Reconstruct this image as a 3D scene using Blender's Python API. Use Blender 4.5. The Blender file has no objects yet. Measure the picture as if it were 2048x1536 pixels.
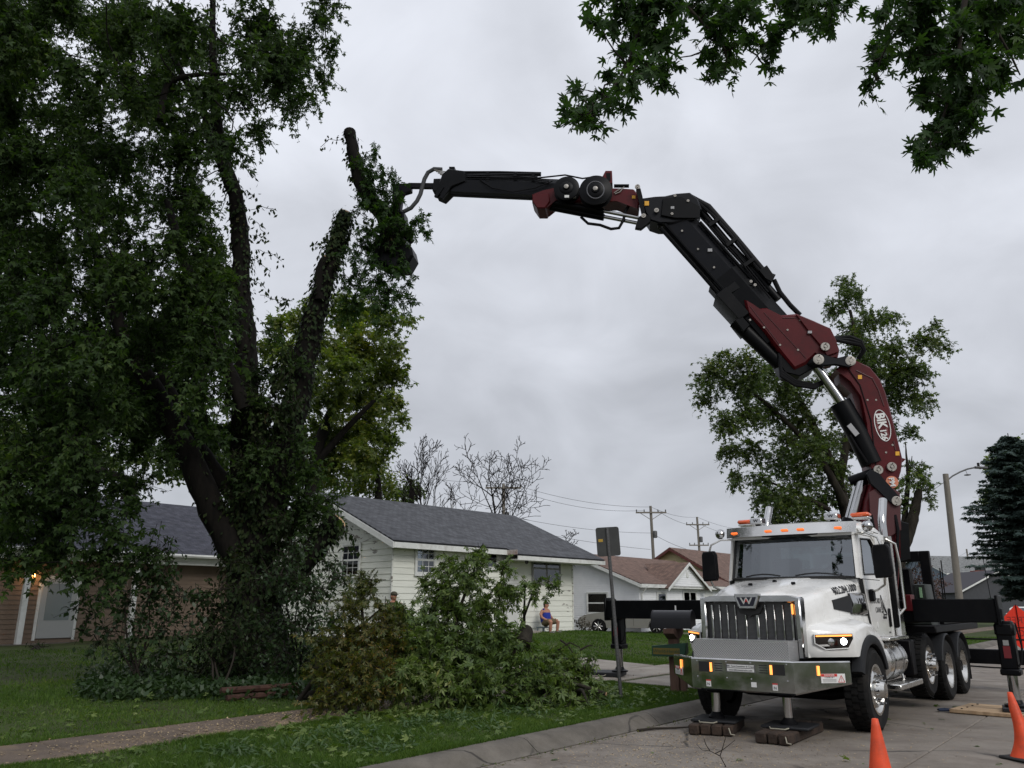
import bpy, math, random
import numpy as np
from mathutils import Vector, Matrix
R = math.radians
random.seed(7)
RNG = np.random.default_rng(11)
SC = bpy.context.scene
COL = SC.collection

# ---------------------------------------------------------------- camera
FPX, HORIZON, EYE = 1600.0, 1210.0, 1.65           # focal length in px of a 2048 px wide picture
PITCH = math.atan((HORIZON - 768) / FPX)
cam_d = bpy.data.cameras.new("camera")
cam_d.sensor_width = 36.0
cam_d.lens = FPX / 2048 * 36.0
cam_d.clip_end = 3000
cam = bpy.data.objects.new("camera", cam_d)
COL.objects.link(cam)
cam.location = (0, 0, EYE)
cam.rotation_euler = (R(90) + PITCH, 0, 0)
SC.camera = cam

# ---------------------------------------------------------------- world: overcast cloud deck over a Nishita sky
SUN_EL, SUN_AZ = R(36), R(152)                      # azimuth clockwise from +Y
W = bpy.data.worlds.new("World")
SC.world = W
W.use_nodes = True
wn, wl = W.node_tree.nodes, W.node_tree.links
wn.clear()
wo = wn.new("ShaderNodeOutputWorld")
bg = wn.new("ShaderNodeBackground")
sky = wn.new("ShaderNodeTexSky")
sky.sky_type = 'NISHITA'
sky.sun_disc = False
sky.sun_elevation = SUN_EL
sky.sun_rotation = SUN_AZ
skm = wn.new("ShaderNodeVectorMath"); skm.operation = 'SCALE'; skm.inputs[3].default_value = 0.08
wl.new(sky.outputs[0], skm.inputs[0])
tc = wn.new("ShaderNodeTexCoord")
sep = wn.new("ShaderNodeSeparateXYZ")
wl.new(tc.outputs["Generated"], sep.inputs[0])
# flatten the direction onto a cloud plane so the clouds stretch towards the horizon
zc = wn.new("ShaderNodeMath"); zc.operation = 'MAXIMUM'; zc.inputs[1].default_value = 0.0
wl.new(sep.outputs[2], zc.inputs[0])
za = wn.new("ShaderNodeMath"); za.operation = 'ADD'; za.inputs[1].default_value = 0.55
wl.new(zc.outputs[0], za.inputs[0])
dv = wn.new("ShaderNodeVectorMath"); dv.operation = 'DIVIDE'
cmbz = wn.new("ShaderNodeCombineXYZ")
for i in range(3): wl.new(za.outputs[0], cmbz.inputs[i])
wl.new(tc.outputs["Generated"], dv.inputs[0]); wl.new(cmbz.outputs[0], dv.inputs[1])
def wnoise(scale, detail, rough, off, dist=0.0):
    mp = wn.new("ShaderNodeMapping"); mp.inputs[1].default_value = off
    wl.new(dv.outputs[0], mp.inputs[0])
    nz = wn.new("ShaderNodeTexNoise")
    nz.inputs["Scale"].default_value = scale; nz.inputs["Detail"].default_value = detail
    nz.inputs["Roughness"].default_value = rough; nz.inputs["Distortion"].default_value = dist
    wl.new(mp.outputs[0], nz.inputs["Vector"])
    return nz.outputs["Fac"]
n1 = wnoise(1.3, 5, 0.5, (3.1, 1.7, 0.0), 0.4)
n3 = wnoise(2.6, 3, 0.45, (7.3, 2.2, 0.0), 0.9)
n2 = wnoise(5.0, 6, 0.55, (0.4, 5.2, 0.0), 0.6)
def wmath(op, a, b):
    m = wn.new("ShaderNodeMath"); m.operation = op
    for i, q in enumerate((a, b)):
        if isinstance(q, (int, float)): m.inputs[i].default_value = q
        else: wl.new(q, m.inputs[i])
    return m.outputs[0]
cl = wmath('ADD', wmath('MULTIPLY', wmath('SUBTRACT', n1, 0.5), 0.68), wmath('ADD', wmath('MULTIPLY', wmath('SUBTRACT', n2, 0.5), 0.42), wmath('MULTIPLY', wmath('SUBTRACT', n3, 0.5), 0.66)))
grad = wmath('ADD', 0.56, wmath('MULTIPLY', zc.outputs[0], 0.42))        # an overcast dome: zenith brighter than horizon
lum = wmath('MAXIMUM', wmath('MULTIPLY', grad, wmath('ADD', 1.0, cl)), 0.02)
cmb = wn.new("ShaderNodeCombineColor")
wl.new(wmath('MULTIPLY', lum, 0.95), cmb.inputs[0]); wl.new(wmath('MULTIPLY', lum, 0.985), cmb.inputs[1]); wl.new(wmath('MULTIPLY', lum, 1.075), cmb.inputs[2])
mx = wn.new("ShaderNodeMix"); mx.data_type = 'RGBA'; mx.inputs[0].default_value = 0.94
wl.new(skm.outputs[0], mx.inputs[6]); wl.new(cmb.outputs[0], mx.inputs[7])
wl.new(mx.outputs[2], bg.inputs[0])
bg.inputs[1].default_value = 1.0
wl.new(bg.outputs[0], wo.inputs[0])

# ---------------------------------------------------------------- sun (veiled by cloud), exposure
sd = bpy.data.lights.new("sun", 'SUN')
sd.energy = 1.5; sd.angle = R(25); sd.color = (1.0, 0.97, 0.93)
sun = bpy.data.objects.new("sun", sd)
COL.objects.link(sun)
sdir = Vector((math.sin(SUN_AZ) * math.cos(SUN_EL), math.cos(SUN_AZ) * math.cos(SUN_EL), math.sin(SUN_EL)))
sun.rotation_euler = sdir.to_track_quat('Z', 'Y').to_euler()
sun.location = (0, -5, 30)
vs = SC.view_settings
vs.view_transform = 'Standard'; vs.look = 'None'; vs.exposure = 0.0; vs.gamma = 1.0; vs.use_curve_mapping = False
SC.render.engine = 'CYCLES'
cy = SC.cycles
cy.max_bounces = 6; cy.diffuse_bounces = 3; cy.glossy_bounces = 3; cy.transmission_bounces = 4; cy.transparent_max_bounces = 10
cy.caustics_reflective = False; cy.caustics_refractive = False
cy.use_denoising = True
try:
    cy.denoiser = 'OPENIMAGEDENOISE'; cy.denoising_prefilter = 'ACCURATE'
except Exception: pass

# ---------------------------------------------------------------- measuring: photograph pixels to places
CP, SP = math.cos(PITCH), math.sin(PITCH)
def ray(px, py):
    x, y = px - 1024.0, py - 768.0
    return Vector((x, FPX * CP + y * SP, FPX * SP - y * CP))
def at(px, py, Y):                       # the point seen at a pixel, Y metres in front of the camera
    r = ray(px, py)
    p = r * (Y / r.y)
    return Vector((p.x, p.y, p.z + EYE))
PHI = R(38.3)                            # the street runs 38 degrees to the right of the view
DV = Vector((math.sin(PHI), math.cos(PHI), 0)); NV = Vector((math.cos(PHI), -math.sin(PHI), 0))
def tn(t, n, z=0.0): return DV * t + NV * n + Vector((0, 0, z))
def to_tn(x, y): return x * DV.x + y * DV.y, x * NV.x + y * NV.y
def sstep(a, b, x):
    u = min(1.0, max(0.0, (x - a) / (b - a))); return u * u * (3 - 2 * u)
CURB = -6.03                             # kerb toe on the house side of the street
def ground_z(x, y):
    t, n = to_tn(x, y)
    if n > 2.6: return 0.13
    if n > CURB - 0.34: return 0.0
    top = 0.40 + 0.27 * sstep(11, 24, t) - 0.36 * sstep(26.5, 34, t)
    return 0.13 + (top - 0.13) * sstep(6.5, 19.0, -n)
def ground_z_tn(t, n):
    p = tn(t, n); return ground_z(p.x, p.y)
def gnd(px, py, dz=0.0):                 # the ground seen at a pixel
    z = 0.1
    for _ in range(12):
        r = ray(px, py); k = (z - EYE) / r.z
        p = r * k
        z = ground_z(p.x, p.y)
    return Vector((p.x, p.y, z + dz))

# ---------------------------------------------------------------- mesh building
class MB:
    def __init__(s): s.v = []; s.f = []; s.mi = []; s.m = 0; s.X = None
    def add(s, vs, fs):
        o = len(s.v)
        if s.X is not None: vs = [s.X @ Vector(p) for p in vs]
        s.v.extend([tuple(p) for p in vs])
        for f in fs:
            s.f.append(tuple(i + o for i in f)); s.mi.append(s.m)
        return s
    def box(s, x0, x1, y0, y1, z0, z1, b=0.0):
        x0, x1 = min(x0, x1), max(x0, x1); y0, y1 = min(y0, y1), max(y0, y1); z0, z1 = min(z0, z1), max(z0, z1)
        if b <= 0:
            vs = [(x, y, z) for x in (x0, x1) for y in (y0, y1) for z in (z0, z1)]
            fs = [(0, 1, 3, 2), (4, 6, 7, 5), (0, 4, 5, 1), (2, 3, 7, 6), (0, 2, 6, 4), (1, 5, 7, 3)]
            return s.add(vs, fs)
        b = min(b, (x1 - x0) * .45, (y1 - y0) * .45, (z1 - z0) * .45)
        vs = []; idx = {}
        lo, hi = (x0, y0, z0), (x1, y1, z1)
        for sx in (0, 1):
            for sy in (0, 1):
                for sz in (0, 1):
                    sg = (sx, sy, sz)
                    for ax in range(3):
                        p = []
                        for k in range(3):
                            e = hi[k] if sg[k] else lo[k]
                            p.append(e if k == ax else (e - b if sg[k] else e + b))
                        idx[(sx, sy, sz, ax)] = len(vs); vs.append(p)
        fs = []
        I = lambda a, ax: idx[(a[0], a[1], a[2], ax)]
        for ax in range(3):
            o1, o2 = [k for k in range(3) if k != ax]
            for sd_ in (0, 1):
                q = []
                for (a, c) in ((0, 0), (1, 0), (1, 1), (0, 1)):
                    g = [0, 0, 0]; g[ax] = sd_; g[o1] = a; g[o2] = c; q.append(I(g, ax))
                fs.append(tuple(q))
            for a in (0, 1):                       # edges running along ax
                for c in (0, 1):
                    g0 = [0, 0, 0]; g1 = [0, 0, 0]
                    g0[ax] = 0; g1[ax] = 1
                    for g in (g0, g1): g[o1] = a; g[o2] = c
                    fs.append((I(g0, o1), I(g1, o1), I(g1, o2), I(g0, o2)))
        for sx in (0, 1):
            for sy in (0, 1):
                for sz in (0, 1):
                    fs.append(tuple(idx[(sx, sy, sz, k)] for k in range(3)))
        return s.add(vs, fs)
    def prism(s, poly, axis, a0, a1, bev=0.0):      # polygon in the two other axes, extruded along axis
        def mk(p, a):
            return (a, p[0], p[1]) if axis == 'x' else (p[0], a, p[1]) if axis == 'y' else (p[0], p[1], a)
        n = len(poly)
        if bev > 0:
            cx = sum(p[0] for p in poly) / n; cy_ = sum(p[1] for p in poly) / n
            def inset(p):
                dx, dy = p[0] - cx, p[1] - cy_; L = math.hypot(dx, dy) or 1
                k = max(0.0, (L - bev) / L); return (cx + dx * k, cy_ + dy * k)
            pin = [inset(p) for p in poly]
            sg = 1 if a1 > a0 else -1
            rings = [[mk(p, a0) for p in pin], [mk(p, a0 + sg * bev) for p in poly], [mk(p, a1 - sg * bev) for p in poly], [mk(p, a1) for p in pin]]
        else:
            rings = [[mk(p, a0) for p in poly], [mk(p, a1) for p in poly]]
        return s.loft(rings)
    def loft(s, rings, cap=True, closed=True):
        n = len(rings[0]); vs = [p for r in rings for p in r]; fs = []
        for i in range(len(rings) - 1):
            for j in range(n if closed else n - 1):
                a = i * n + j; b = i * n + (j + 1) % n
                fs.append((a, b, b + n, a + n))
        if cap:
            fs.append(tuple(range(n))[::-1]); fs.append(tuple(range((len(rings) - 1) * n, len(rings) * n)))
        return s.add(vs, fs)
    def tube(s, pts, rad, seg=8, cap=True):
        pts = [Vector(p) for p in pts]
        if not hasattr(rad, '__len__'): rad = [rad] * len(pts)
        T = []
        for i in range(len(pts)):
            a = pts[max(0, i - 1)]; b = pts[min(len(pts) - 1, i + 1)]
            d = b - a; T.append(d.normalized() if d.length > 1e-9 else Vector((0, 0, 1)))
        u = T[0].orthogonal().normalized(); rings = []
        for i, p in enumerate(pts):
            u = (u - T[i] * u.dot(T[i])); u = u.normalized() if u.length > 1e-6 else T[i].orthogonal().normalized()
            w = T[i].cross(u)
            rings.append([p + (u * math.cos(2 * math.pi * k / seg) + w * math.sin(2 * math.pi * k / seg)) * rad[i] for k in range(seg)])
        return s.loft(rings, cap)
    def lathe(s, prof, c, axis, seg=24, cap=True):   # prof: (radius, offset along axis)
        ax = Vector(axis).normalized(); u = ax.orthogonal().normalized(); w = ax.cross(u); c = Vector(c)
        rings = [[c + ax * h + (u * math.cos(2 * math.pi * k / seg) + w * math.sin(2 * math.pi * k / seg)) * max(r, 1e-4) for k in range(seg)] for r, h in prof]
        return s.loft(rings, cap)
    def quad(s, a, b, c, d): return s.add([a, b, c, d], [(0, 1, 2, 3)])
PMAT = {}
def obj(name, mb, mats, parent=None, world=False, smooth=True, ang=0.7):
    me = bpy.data.meshes.new(name)
    me.from_pydata(mb.v, [], mb.f)
    if not isinstance(mats, (list, tuple)): mats = [mats]
    for m in mats: me.materials.append(m)
    if len(mats) > 1: me.polygons.foreach_set('material_index', mb.mi)
    me.update()
    import bmesh
    bm = bmesh.new(); bm.from_mesh(me)
    bmesh.ops.recalc_face_normals(bm, faces=bm.faces)
    bm.to_mesh(me); bm.free()
    if smooth:
        me.polygons.foreach_set('use_smooth', [True] * len(me.polygons))
        me.set_sharp_from_angle(angle=ang)
    return link(name, me, parent, world)
def link(name, me, parent=None, world=False):
    o = bpy.data.objects.new(name, me)
    COL.objects.link(o)
    if parent is not None:
        o.parent = parent
        if world and parent.parent is None and parent.name in PMAT: o.matrix_parent_inverse = PMAT[parent.name].inverted()
    return o
def root_name(o):
    while o.parent is not None: o = o.parent
    return o.name
def tag(o, label, cat, group=None, kind=None):
    if label: o['label'] = label
    if cat: o['category'] = cat
    if group: o['group'] = group
    if kind: o['kind'] = kind
    return o
def thing(name, label, cat, loc=(0, 0, 0), rotz=0.0, group=None):
    o = bpy.data.objects.new(name, None)
    COL.objects.link(o)
    o.empty_display_size = 0.3
    o.location = loc; o.rotation_euler = (0, 0, rotz)
    PMAT[o.name] = Matrix.Translation(Vector(loc)) @ Matrix.Rotation(rotz, 4, 'Z')
    return tag(o, label, cat, group)
def struct(o): o['kind'] = 'structure'; return o
def copy_tree(o, parent=None):
    c = o.copy(); COL.objects.link(c)
    c.parent = parent
    for ch in list(o.children): copy_tree(ch, c)
    return c
def fastmesh(name, V, F, mat, attr=None):
    V = np.asarray(V, dtype=np.float32); F = np.asarray(F, dtype=np.int32)
    me = bpy.data.meshes.new(name)
    k = F.shape[1]
    me.vertices.add(len(V)); me.vertices.foreach_set('co', V.ravel())
    me.loops.add(F.size); me.loops.foreach_set('vertex_index', F.ravel())
    me.polygons.add(len(F)); me.polygons.foreach_set('loop_start', np.arange(0, F.size, k, dtype=np.int32))
    try: me.polygons.foreach_set('loop_total', np.full(len(F), k, dtype=np.int32))
    except Exception: pass
    me.materials.append(mat)
    me.update(calc_edges=True)
    return me

# ---------------------------------------------------------------- materials
MATS = {}
def nt(name):
    m = bpy.data.materials.new(name); m.use_nodes = True
    n = m.node_tree.nodes; l = m.node_tree.links
    return m, n, l, n["Principled BSDF"]
def setp(p, **k):
    for a, v in k.items():
        a = a.replace('_', ' ')
        if a in p.inputs: p.inputs[a].default_value = v
def rgb(c): return (c[0], c[1], c[2], 1.0)
def mat(name, col, rough=0.6, metal=0.0, var=0.0, vscale=3.0, col2=None, bump=0.0, bscale=40.0, stretch=(1, 1, 1), spec=0.5, coat=0.0, dirt=None, dscale=1.5, damt=0.5, coords='pos', rvar=0.0):
    """plain procedural surface: two-tone noise, fine bump, optional dirt blotches"""
    if name in MATS: return MATS[name]
    m, n, l, p = nt(name)
    setp(p, Roughness=rough, Metallic=metal); p.inputs["Specular IOR Level"].default_value = spec
    if coat: p.inputs["Coat Weight"].default_value = coat; p.inputs["Coat Roughness"].default_value = 0.08
    if coords == 'pos':
        g = n.new("ShaderNodeNewGeometry"); vec = g.outputs["Position"]
    else:
        g = n.new("ShaderNodeTexCoord"); vec = g.outputs["Object"]
    mp = n.new("ShaderNodeMapping"); mp.inputs[3].default_value = stretch
    l.new(vec, mp.inputs[0]); vec = mp.outputs[0]
    c_out = None
    if var > 0 or col2:
        nz = n.new("ShaderNodeTexNoise"); nz.inputs["Scale"].default_value = vscale; nz.inputs["Detail"].default_value = 6; nz.inputs["Roughness"].default_value = 0.65
        l.new(vec, nz.inputs["Vector"])
        cr = n.new("ShaderNodeValToRGB")
        a = col if col2 else tuple(c * (1 - var) for c in col); b = col2 if col2 else tuple(min(1, c * (1 + var)) for c in col)
        cr.color_ramp.elements[0].position = 0.36; cr.color_ramp.elements[1].position = 0.66
        cr.color_ramp.elements[0].color = rgb(a); cr.color_ramp.elements[1].color = rgb(b)
        l.new(nz.outputs["Fac"], cr.inputs[0]); c_out = cr.outputs[0]
    if dirt:
        nz = n.new("ShaderNodeTexNoise"); nz.inputs["Scale"].default_value = dscale; nz.inputs["Detail"].default_value = 8; nz.inputs["Roughness"].default_value = 0.7
        l.new(vec, nz.inputs["Vector"])
        cr = n.new("ShaderNodeValToRGB"); cr.color_ramp.elements[0].position = 0.5; cr.color_ramp.elements[1].position = 0.72
        cr.color_ramp.elements[0].color = (0, 0, 0, 1); cr.color_ramp.elements[1].color = (damt, damt, damt, 1)
        l.new(nz.outputs["Fac"], cr.inputs[0])
        mm = n.new("ShaderNodeMix"); mm.data_type = 'RGBA'
        l.new(cr.outputs[0], mm.inputs[0])
        if c_out: l.new(c_out, mm.inputs[6])
        else: mm.inputs[6].default_value = rgb(col)
        mm.inputs[7].default_value = rgb(dirt); c_out = mm.outputs[2]
    if c_out: l.new(c_out, p.inputs["Base Color"])
    else: p.inputs["Base Color"].default_value = rgb(col)
    if rvar > 0:
        nz = n.new("ShaderNodeTexNoise"); nz.inputs["Scale"].default_value = vscale * 1.7; nz.inputs["Detail"].default_value = 5
        l.new(vec, nz.inputs["Vector"])
        mr = n.new("ShaderNodeMapRange"); mr.inputs[1].default_value = 0.3; mr.inputs[2].default_value = 0.7
        mr.inputs[3].default_value = max(0.02, rough - rvar); mr.inputs[4].default_value = min(1, rough + rvar)
        l.new(nz.outputs["Fac"], mr.inputs[0]); l.new(mr.outputs[0], p.inputs["Roughness"])
    if bump > 0:
        nb = n.new("ShaderNodeTexNoise"); nb.inputs["Scale"].default_value = bscale; nb.inputs["Detail"].default_value = 5
        l.new(vec, nb.inputs["Vector"])
        bp = n.new("ShaderNodeBump"); bp.inputs["Strength"].default_value = bump; bp.inputs["Distance"].default_value = 0.02
        l.new(nb.outputs["Fac"], bp.inputs["Height"]); l.new(bp.outputs[0], p.inputs["Normal"])
    MATS[name] = m
    return m
def emit(name, col, strength):
    if name in MATS: return MATS[name]
    m, n, l, p = nt(name)
    p.inputs["Base Color"].default_value = rgb(col); p.inputs["Emission Color"].default_value = rgb(col); p.inputs["Emission Strength"].default_value = strength
    MATS[name] = m; return m
def leafmat(name, cols, rough=0.45, trans=0.35, tcol=None, spec=0.4):
    """leaf blades: a colour per leaf, some light passing through"""
    if name in MATS: return MATS[name]
    m, n, l, p = nt(name)
    g = n.new("ShaderNodeNewGeometry")
    cr = n.new("ShaderNodeValToRGB"); cr.color_ramp.interpolation = 'LINEAR'
    el = cr.color_ramp.elements
    while len(el) < len(cols): el.new(0.5)
    for i, (pos, c) in enumerate(cols):
        el[i].position = pos; el[i].color = rgb(c)
    nz = n.new("ShaderNodeTexNoise"); nz.inputs["Scale"].default_value = 0.55; nz.inputs["Detail"].default_value = 3
    l.new(g.outputs["Position"], nz.inputs["Vector"])
    ad = n.new("ShaderNodeMath"); ad.operation = 'MULTIPLY_ADD'; ad.inputs[1].default_value = 0.62
    l.new(g.outputs["Random Per Island"], ad.inputs[0])
    sc_ = n.new("ShaderNodeMapRange"); sc_.inputs[1].default_value = 0.3; sc_.inputs[2].default_value = 0.7; sc_.inputs[4].default_value = 0.38
    l.new(nz.outputs["Fac"], sc_.inputs[0]); l.new(sc_.outputs[0], ad.inputs[2])
    l.new(ad.outputs[0], cr.inputs[0])
    l.new(cr.outputs[0], p.inputs["Base Color"])
    setp(p, Roughness=rough); p.inputs["Specular IOR Level"].default_value = spec
    tr = n.new("ShaderNodeBsdfTranslucent")
    mt = n.new("ShaderNodeMix"); mt.data_type = 'RGBA'; mt.blend_type = 'MULTIPLY'; mt.inputs[0].default_value = 1.0
    l.new(cr.outputs[0], mt.inputs[6]); mt.inputs[7].default_value = rgb(tcol or (1.5, 1.7, 0.6))
    l.new(mt.outputs[2], tr.inputs[0])
    ms = n.new("ShaderNodeMixShader"); ms.inputs[0].default_value = trans
    l.new(p.outputs[0], ms.inputs[1]); l.new(tr.outputs[0], ms.inputs[2])
    l.new(ms.outputs[0], n["Material Output"].inputs[0])
    MATS[name] = m; return m
def glass(name, tint=(0.55, 0.6, 0.6), fac=0.1, rough=0.02):
    if name in MATS: return MATS[name]
    m, n, l, p = nt(name)
    n.remove(p)
    tr = n.new("ShaderNodeBsdfTransparent"); tr.inputs[0].default_value = rgb(tint)
    gl = n.new("ShaderNodeBsdfGlossy"); gl.inputs["Roughness"].default_value = rough; gl.inputs[0].default_value = (0.9, 0.95, 1, 1)
    fr = n.new("ShaderNodeFresnel"); fr.inputs[0].default_value = 1.5
    ad = n.new("ShaderNodeMath"); ad.operation = 'ADD'; ad.inputs[1].default_value = fac; ad.use_clamp = True
    l.new(fr.outputs[0], ad.inputs[0])
    ms = n.new("ShaderNodeMixShader"); l.new(ad.outputs[0], ms.inputs[0])
    l.new(tr.outputs[0], ms.inputs[1]); l.new(gl.outputs[0], ms.inputs[2]); l.new(ms.outputs[0], n["Material Output"].inputs[0])
    MATS[name] = m; return m
def text_obj(name, txt, size, mat_, origin, right, up, parent, world=False, align='CENTER', ext=0.0015, xscale=1.0, shear=0.0, bold=0.0):
    cu = bpy.data.curves.new(name, 'FONT'); cu.body = txt; cu.size = size; cu.align_x = align; cu.align_y = 'CENTER'; cu.extrude = ext; cu.shear = shear; cu.offset = bold; cu.resolution_u = 3
    tmp = bpy.data.objects.new("tmp", cu); COL.objects.link(tmp)
    bpy.context.view_layer.update()
    me = bpy.data.meshes.new_from_object(tmp.evaluated_get(bpy.context.evaluated_depsgraph_get()))
    bpy.data.objects.remove(tmp); bpy.data.curves.remove(cu)
    r = Vector(right).normalized(); u = Vector(up).normalized(); w = r.cross(u)
    M = Matrix(((r.x * xscale, u.x, w.x, origin[0]), (r.y * xscale, u.y, w.y, origin[1]), (r.z * xscale, u.z, w.z, origin[2]), (0, 0, 0, 1)))
    me.transform(M); me.materials.clear(); me.materials.append(mat_); me.name = name
    return link(name, me, parent, world)
# ================================================================ SETTING
M_soil = mat('lawn_soil', (0.038, 0.044, 0.018), 0.95, var=0.0, col2=(0.055, 0.080, 0.022), vscale=0.9, bump=0.8, bscale=25, spec=0.2)
M_conc = mat('street_concrete', (0.155, 0.132, 0.110), 0.75, col2=(0.235, 0.205, 0.172), vscale=1.3, bump=0.35, bscale=90, dirt=(0.085, 0.062, 0.045), dscale=0.8, damt=0.75, rvar=0.18)
M_curb = mat('kerb_concrete', (0.085, 0.075, 0.062), 0.85, col2=(0.155, 0.138, 0.115), vscale=2.2, bump=0.5, bscale=70, dirt=(0.09, 0.08, 0.06), dscale=2.0, damt=0.7)
M_walk = mat('sidewalk_concrete', (0.080, 0.060, 0.046), 0.85, col2=(0.145, 0.108, 0.080), vscale=2.0, bump=0.5, bscale=60, dirt=(0.34, 0.24, 0.13), dscale=1.2, damt=0.6)
M_drive = mat('driveway_concrete', (0.24, 0.21, 0.18), 0.85, col2=(0.33, 0.30, 0.26), vscale=1.5, bump=0.4, bscale=60, dirt=(0.13, 0.11, 0.09), dscale=1.0, damt=0.6)
M_subg = mat('joint_filler', (0.05, 0.045, 0.04), 0.95)

def add_cracks(m, scale=.45, width=.010, col=(.03, .026, .022)):
    n = m.node_tree.nodes; l = m.node_tree.links; p = n["Principled BSDF"]
    g = n.new("ShaderNodeNewGeometry"); nz = n.new("ShaderNodeTexNoise"); nz.inputs["Scale"].default_value = 1.6; nz.inputs["Detail"].default_value = 6
    l.new(g.outputs["Position"], nz.inputs["Vector"])
    mxv = n.new("ShaderNodeMix"); mxv.data_type = 'VECTOR'; mxv.inputs[0].default_value = .22; l.new(g.outputs["Position"], mxv.inputs[4]); l.new(nz.outputs["Color"], mxv.inputs[5])
    vo = n.new("ShaderNodeTexVoronoi"); vo.feature = 'DISTANCE_TO_EDGE'; vo.inputs["Scale"].default_value = scale; l.new(mxv.outputs[1], vo.inputs["Vector"])
    cr = n.new("ShaderNodeValToRGB"); cr.color_ramp.elements[0].position = width * .3; cr.color_ramp.elements[1].position = width; cr.color_ramp.elements[0].color = (1, 1, 1, 1); cr.color_ramp.elements[1].color = (0, 0, 0, 1); l.new(vo.outputs["Distance"], cr.inputs[0])
    n2_ = n.new("ShaderNodeTexNoise"); n2_.inputs["Scale"].default_value = .5; l.new(g.outputs["Position"], n2_.inputs["Vector"])
    c2 = n.new("ShaderNodeValToRGB"); c2.color_ramp.elements[0].position = .48; c2.color_ramp.elements[1].position = .58; l.new(n2_.outputs["Fac"], c2.inputs[0])
    ml_ = n.new("ShaderNodeMath"); ml_.operation = 'MULTIPLY'; l.new(cr.outputs[0], ml_.inputs[0]); l.new(c2.outputs[0], ml_.inputs[1])
    src = p.inputs["Base Color"].links[0].from_socket; mm = n.new("ShaderNodeMix"); mm.data_type = 'RGBA'; l.new(ml_.outputs[0], mm.inputs[0]); l.new(src, mm.inputs[6]); mm.inputs[7].default_value = rgb(col); l.new(mm.outputs[2], p.inputs["Base Color"])
add_cracks(M_conc); add_cracks(M_curb, .8, .012); add_cracks(M_walk, .9, .012)
def ground_sheet():
    ts = sorted(set([-900, -400, -150, -60, -30, -15] + [i * 1.0 for i in range(-8, 62)] + [70, 80, 95, 120, 160, 250, 450, 900, 1600]))
    ns = sorted(set([-1600, -700, -300, -150, -90, -60, -45, -38] + [-34 + i * 1.0 for i in range(0, 27)] + [-7.4, -7.0, -6.7, -6.36, -6.34, -4, 0, 2.7, 2.72, 4, 8, 20, 60, 200, 900]))
    V = []; F = []
    for t in ts:
        for n in ns:
            p = tn(t, n)
            if -6.35 < n < 2.71: z = -0.12
            elif n >= 2.71: z = 0.13
            else: z = ground_z(p.x, p.y)
            V.append((p.x, p.y, z))
    k = len(ns)
    for i in range(len(ts) - 1):
        for j in range(k - 1): F.append((i * k + j, i * k + j + 1, (i + 1) * k + j + 1, (i + 1) * k + j))
    me = fastmesh('ground', V, F, M_soil)
    me.polygons.foreach_set('use_smooth', [True] * len(me.polygons))
    return struct(link('ground', me))
ground_sheet()

def slab(name, t0, t1, n0, n1, m, parent, thick=0.12, gap=0.010, lift=0.0, follow=False, k=6):
    mb = MB(); a, b, c, d = t0 + gap, t1 - gap, n0 + gap, n1 - gap
    z = lambda t, n: (ground_z_tn(t, n) if follow else 0.0) + lift
    e = 0.012
    rings = []
    for (ins, dz) in ((0, -thick), (0, -e), (e, 0)):
        ring = []
        for i in range(k): u = i / k; t = a + ins + (b - a - 2 * ins) * u; ring.append(tn(t, c + ins, z(t, c) + dz))
        for i in range(3): u = i / 3; n = c + ins + (d - c - 2 * ins) * u; ring.append(tn(b - ins, n, z(b, n) + dz))
        for i in range(k): u = i / k; t = b - ins - (b - a - 2 * ins) * u; ring.append(tn(t, d - ins, z(t, d) + dz))
        for i in range(3): u = i / 3; n = d - ins - (d - c - 2 * ins) * u; ring.append(tn(a + ins, n, z(a, n) + dz))
        rings.append(ring)
    mb.loft(rings)
    return obj(name, mb, m, parent, smooth=False)
road_bed = MB()
for t0, t1 in ((-40, 400),):
    road_bed.quad(tn(t0, -6.3, -0.05), tn(t1, -6.3, -0.05), tn(t1, 2.7, -0.05), tn(t0, 2.7, -0.05))
road = struct(obj('road', road_bed, M_subg, smooth=False))
tj = [-6.0 + 4.6 * i for i in range(0, 16)]
for i in range(len(tj) - 1):
    for (n0, n1) in ((-5.975, -2.47), (-2.47, 2.72)):
        slab('road_slab', tj[i], tj[i + 1], n0, n1, M_conc, road, lift=random.uniform(-0.003, 0.004))
for (n0, n1) in ((-5.975, -2.47), (-2.47, 2.72)):
    slab('road_slab', tj[-1], 240, n0, n1, M_conc, road); slab('road_slab', -40, tj[0], n0, n1, M_conc, road)
# kerb and gutter, cast in sections
def kerb_section(t0, t1, parent, side=1):
    mb = MB(); g = 0.008
    prof = [(-5.985, -0.10), (-5.985, 0.0015), (-6.03, 0.012), (-6.10, 0.065), (-6.17, 0.115), (-6.22, 0.135), (-6.38, 0.140), (-6.38, -0.10)]
    if side < 0: prof = [(-3.25 - n, z) for n, z in prof]
    mb.loft([[tn(t, n, z) for n, z in prof] for t in (t0 + g, t1 - g)])
    return obj('kerb_stone', mb, M_curb, parent, ang=0.5)
kb = MB(); kb.quad(tn(-40, -6.37, -0.09), tn(240, -6.37, -0.09), tn(240, -5.6, -0.09), tn(-40, -5.6, -0.09))
kerb = struct(obj('kerb', kb, M_subg, smooth=False))
kt = [-40] + [2.2 + 2.95 * i for i in range(0, 14)] + [60, 120, 240]
for i in range(len(kt) - 1): kerb_section(kt[i], kt[i + 1], kerb)
kerb_section(-40, 240, kerb, -1)
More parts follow.
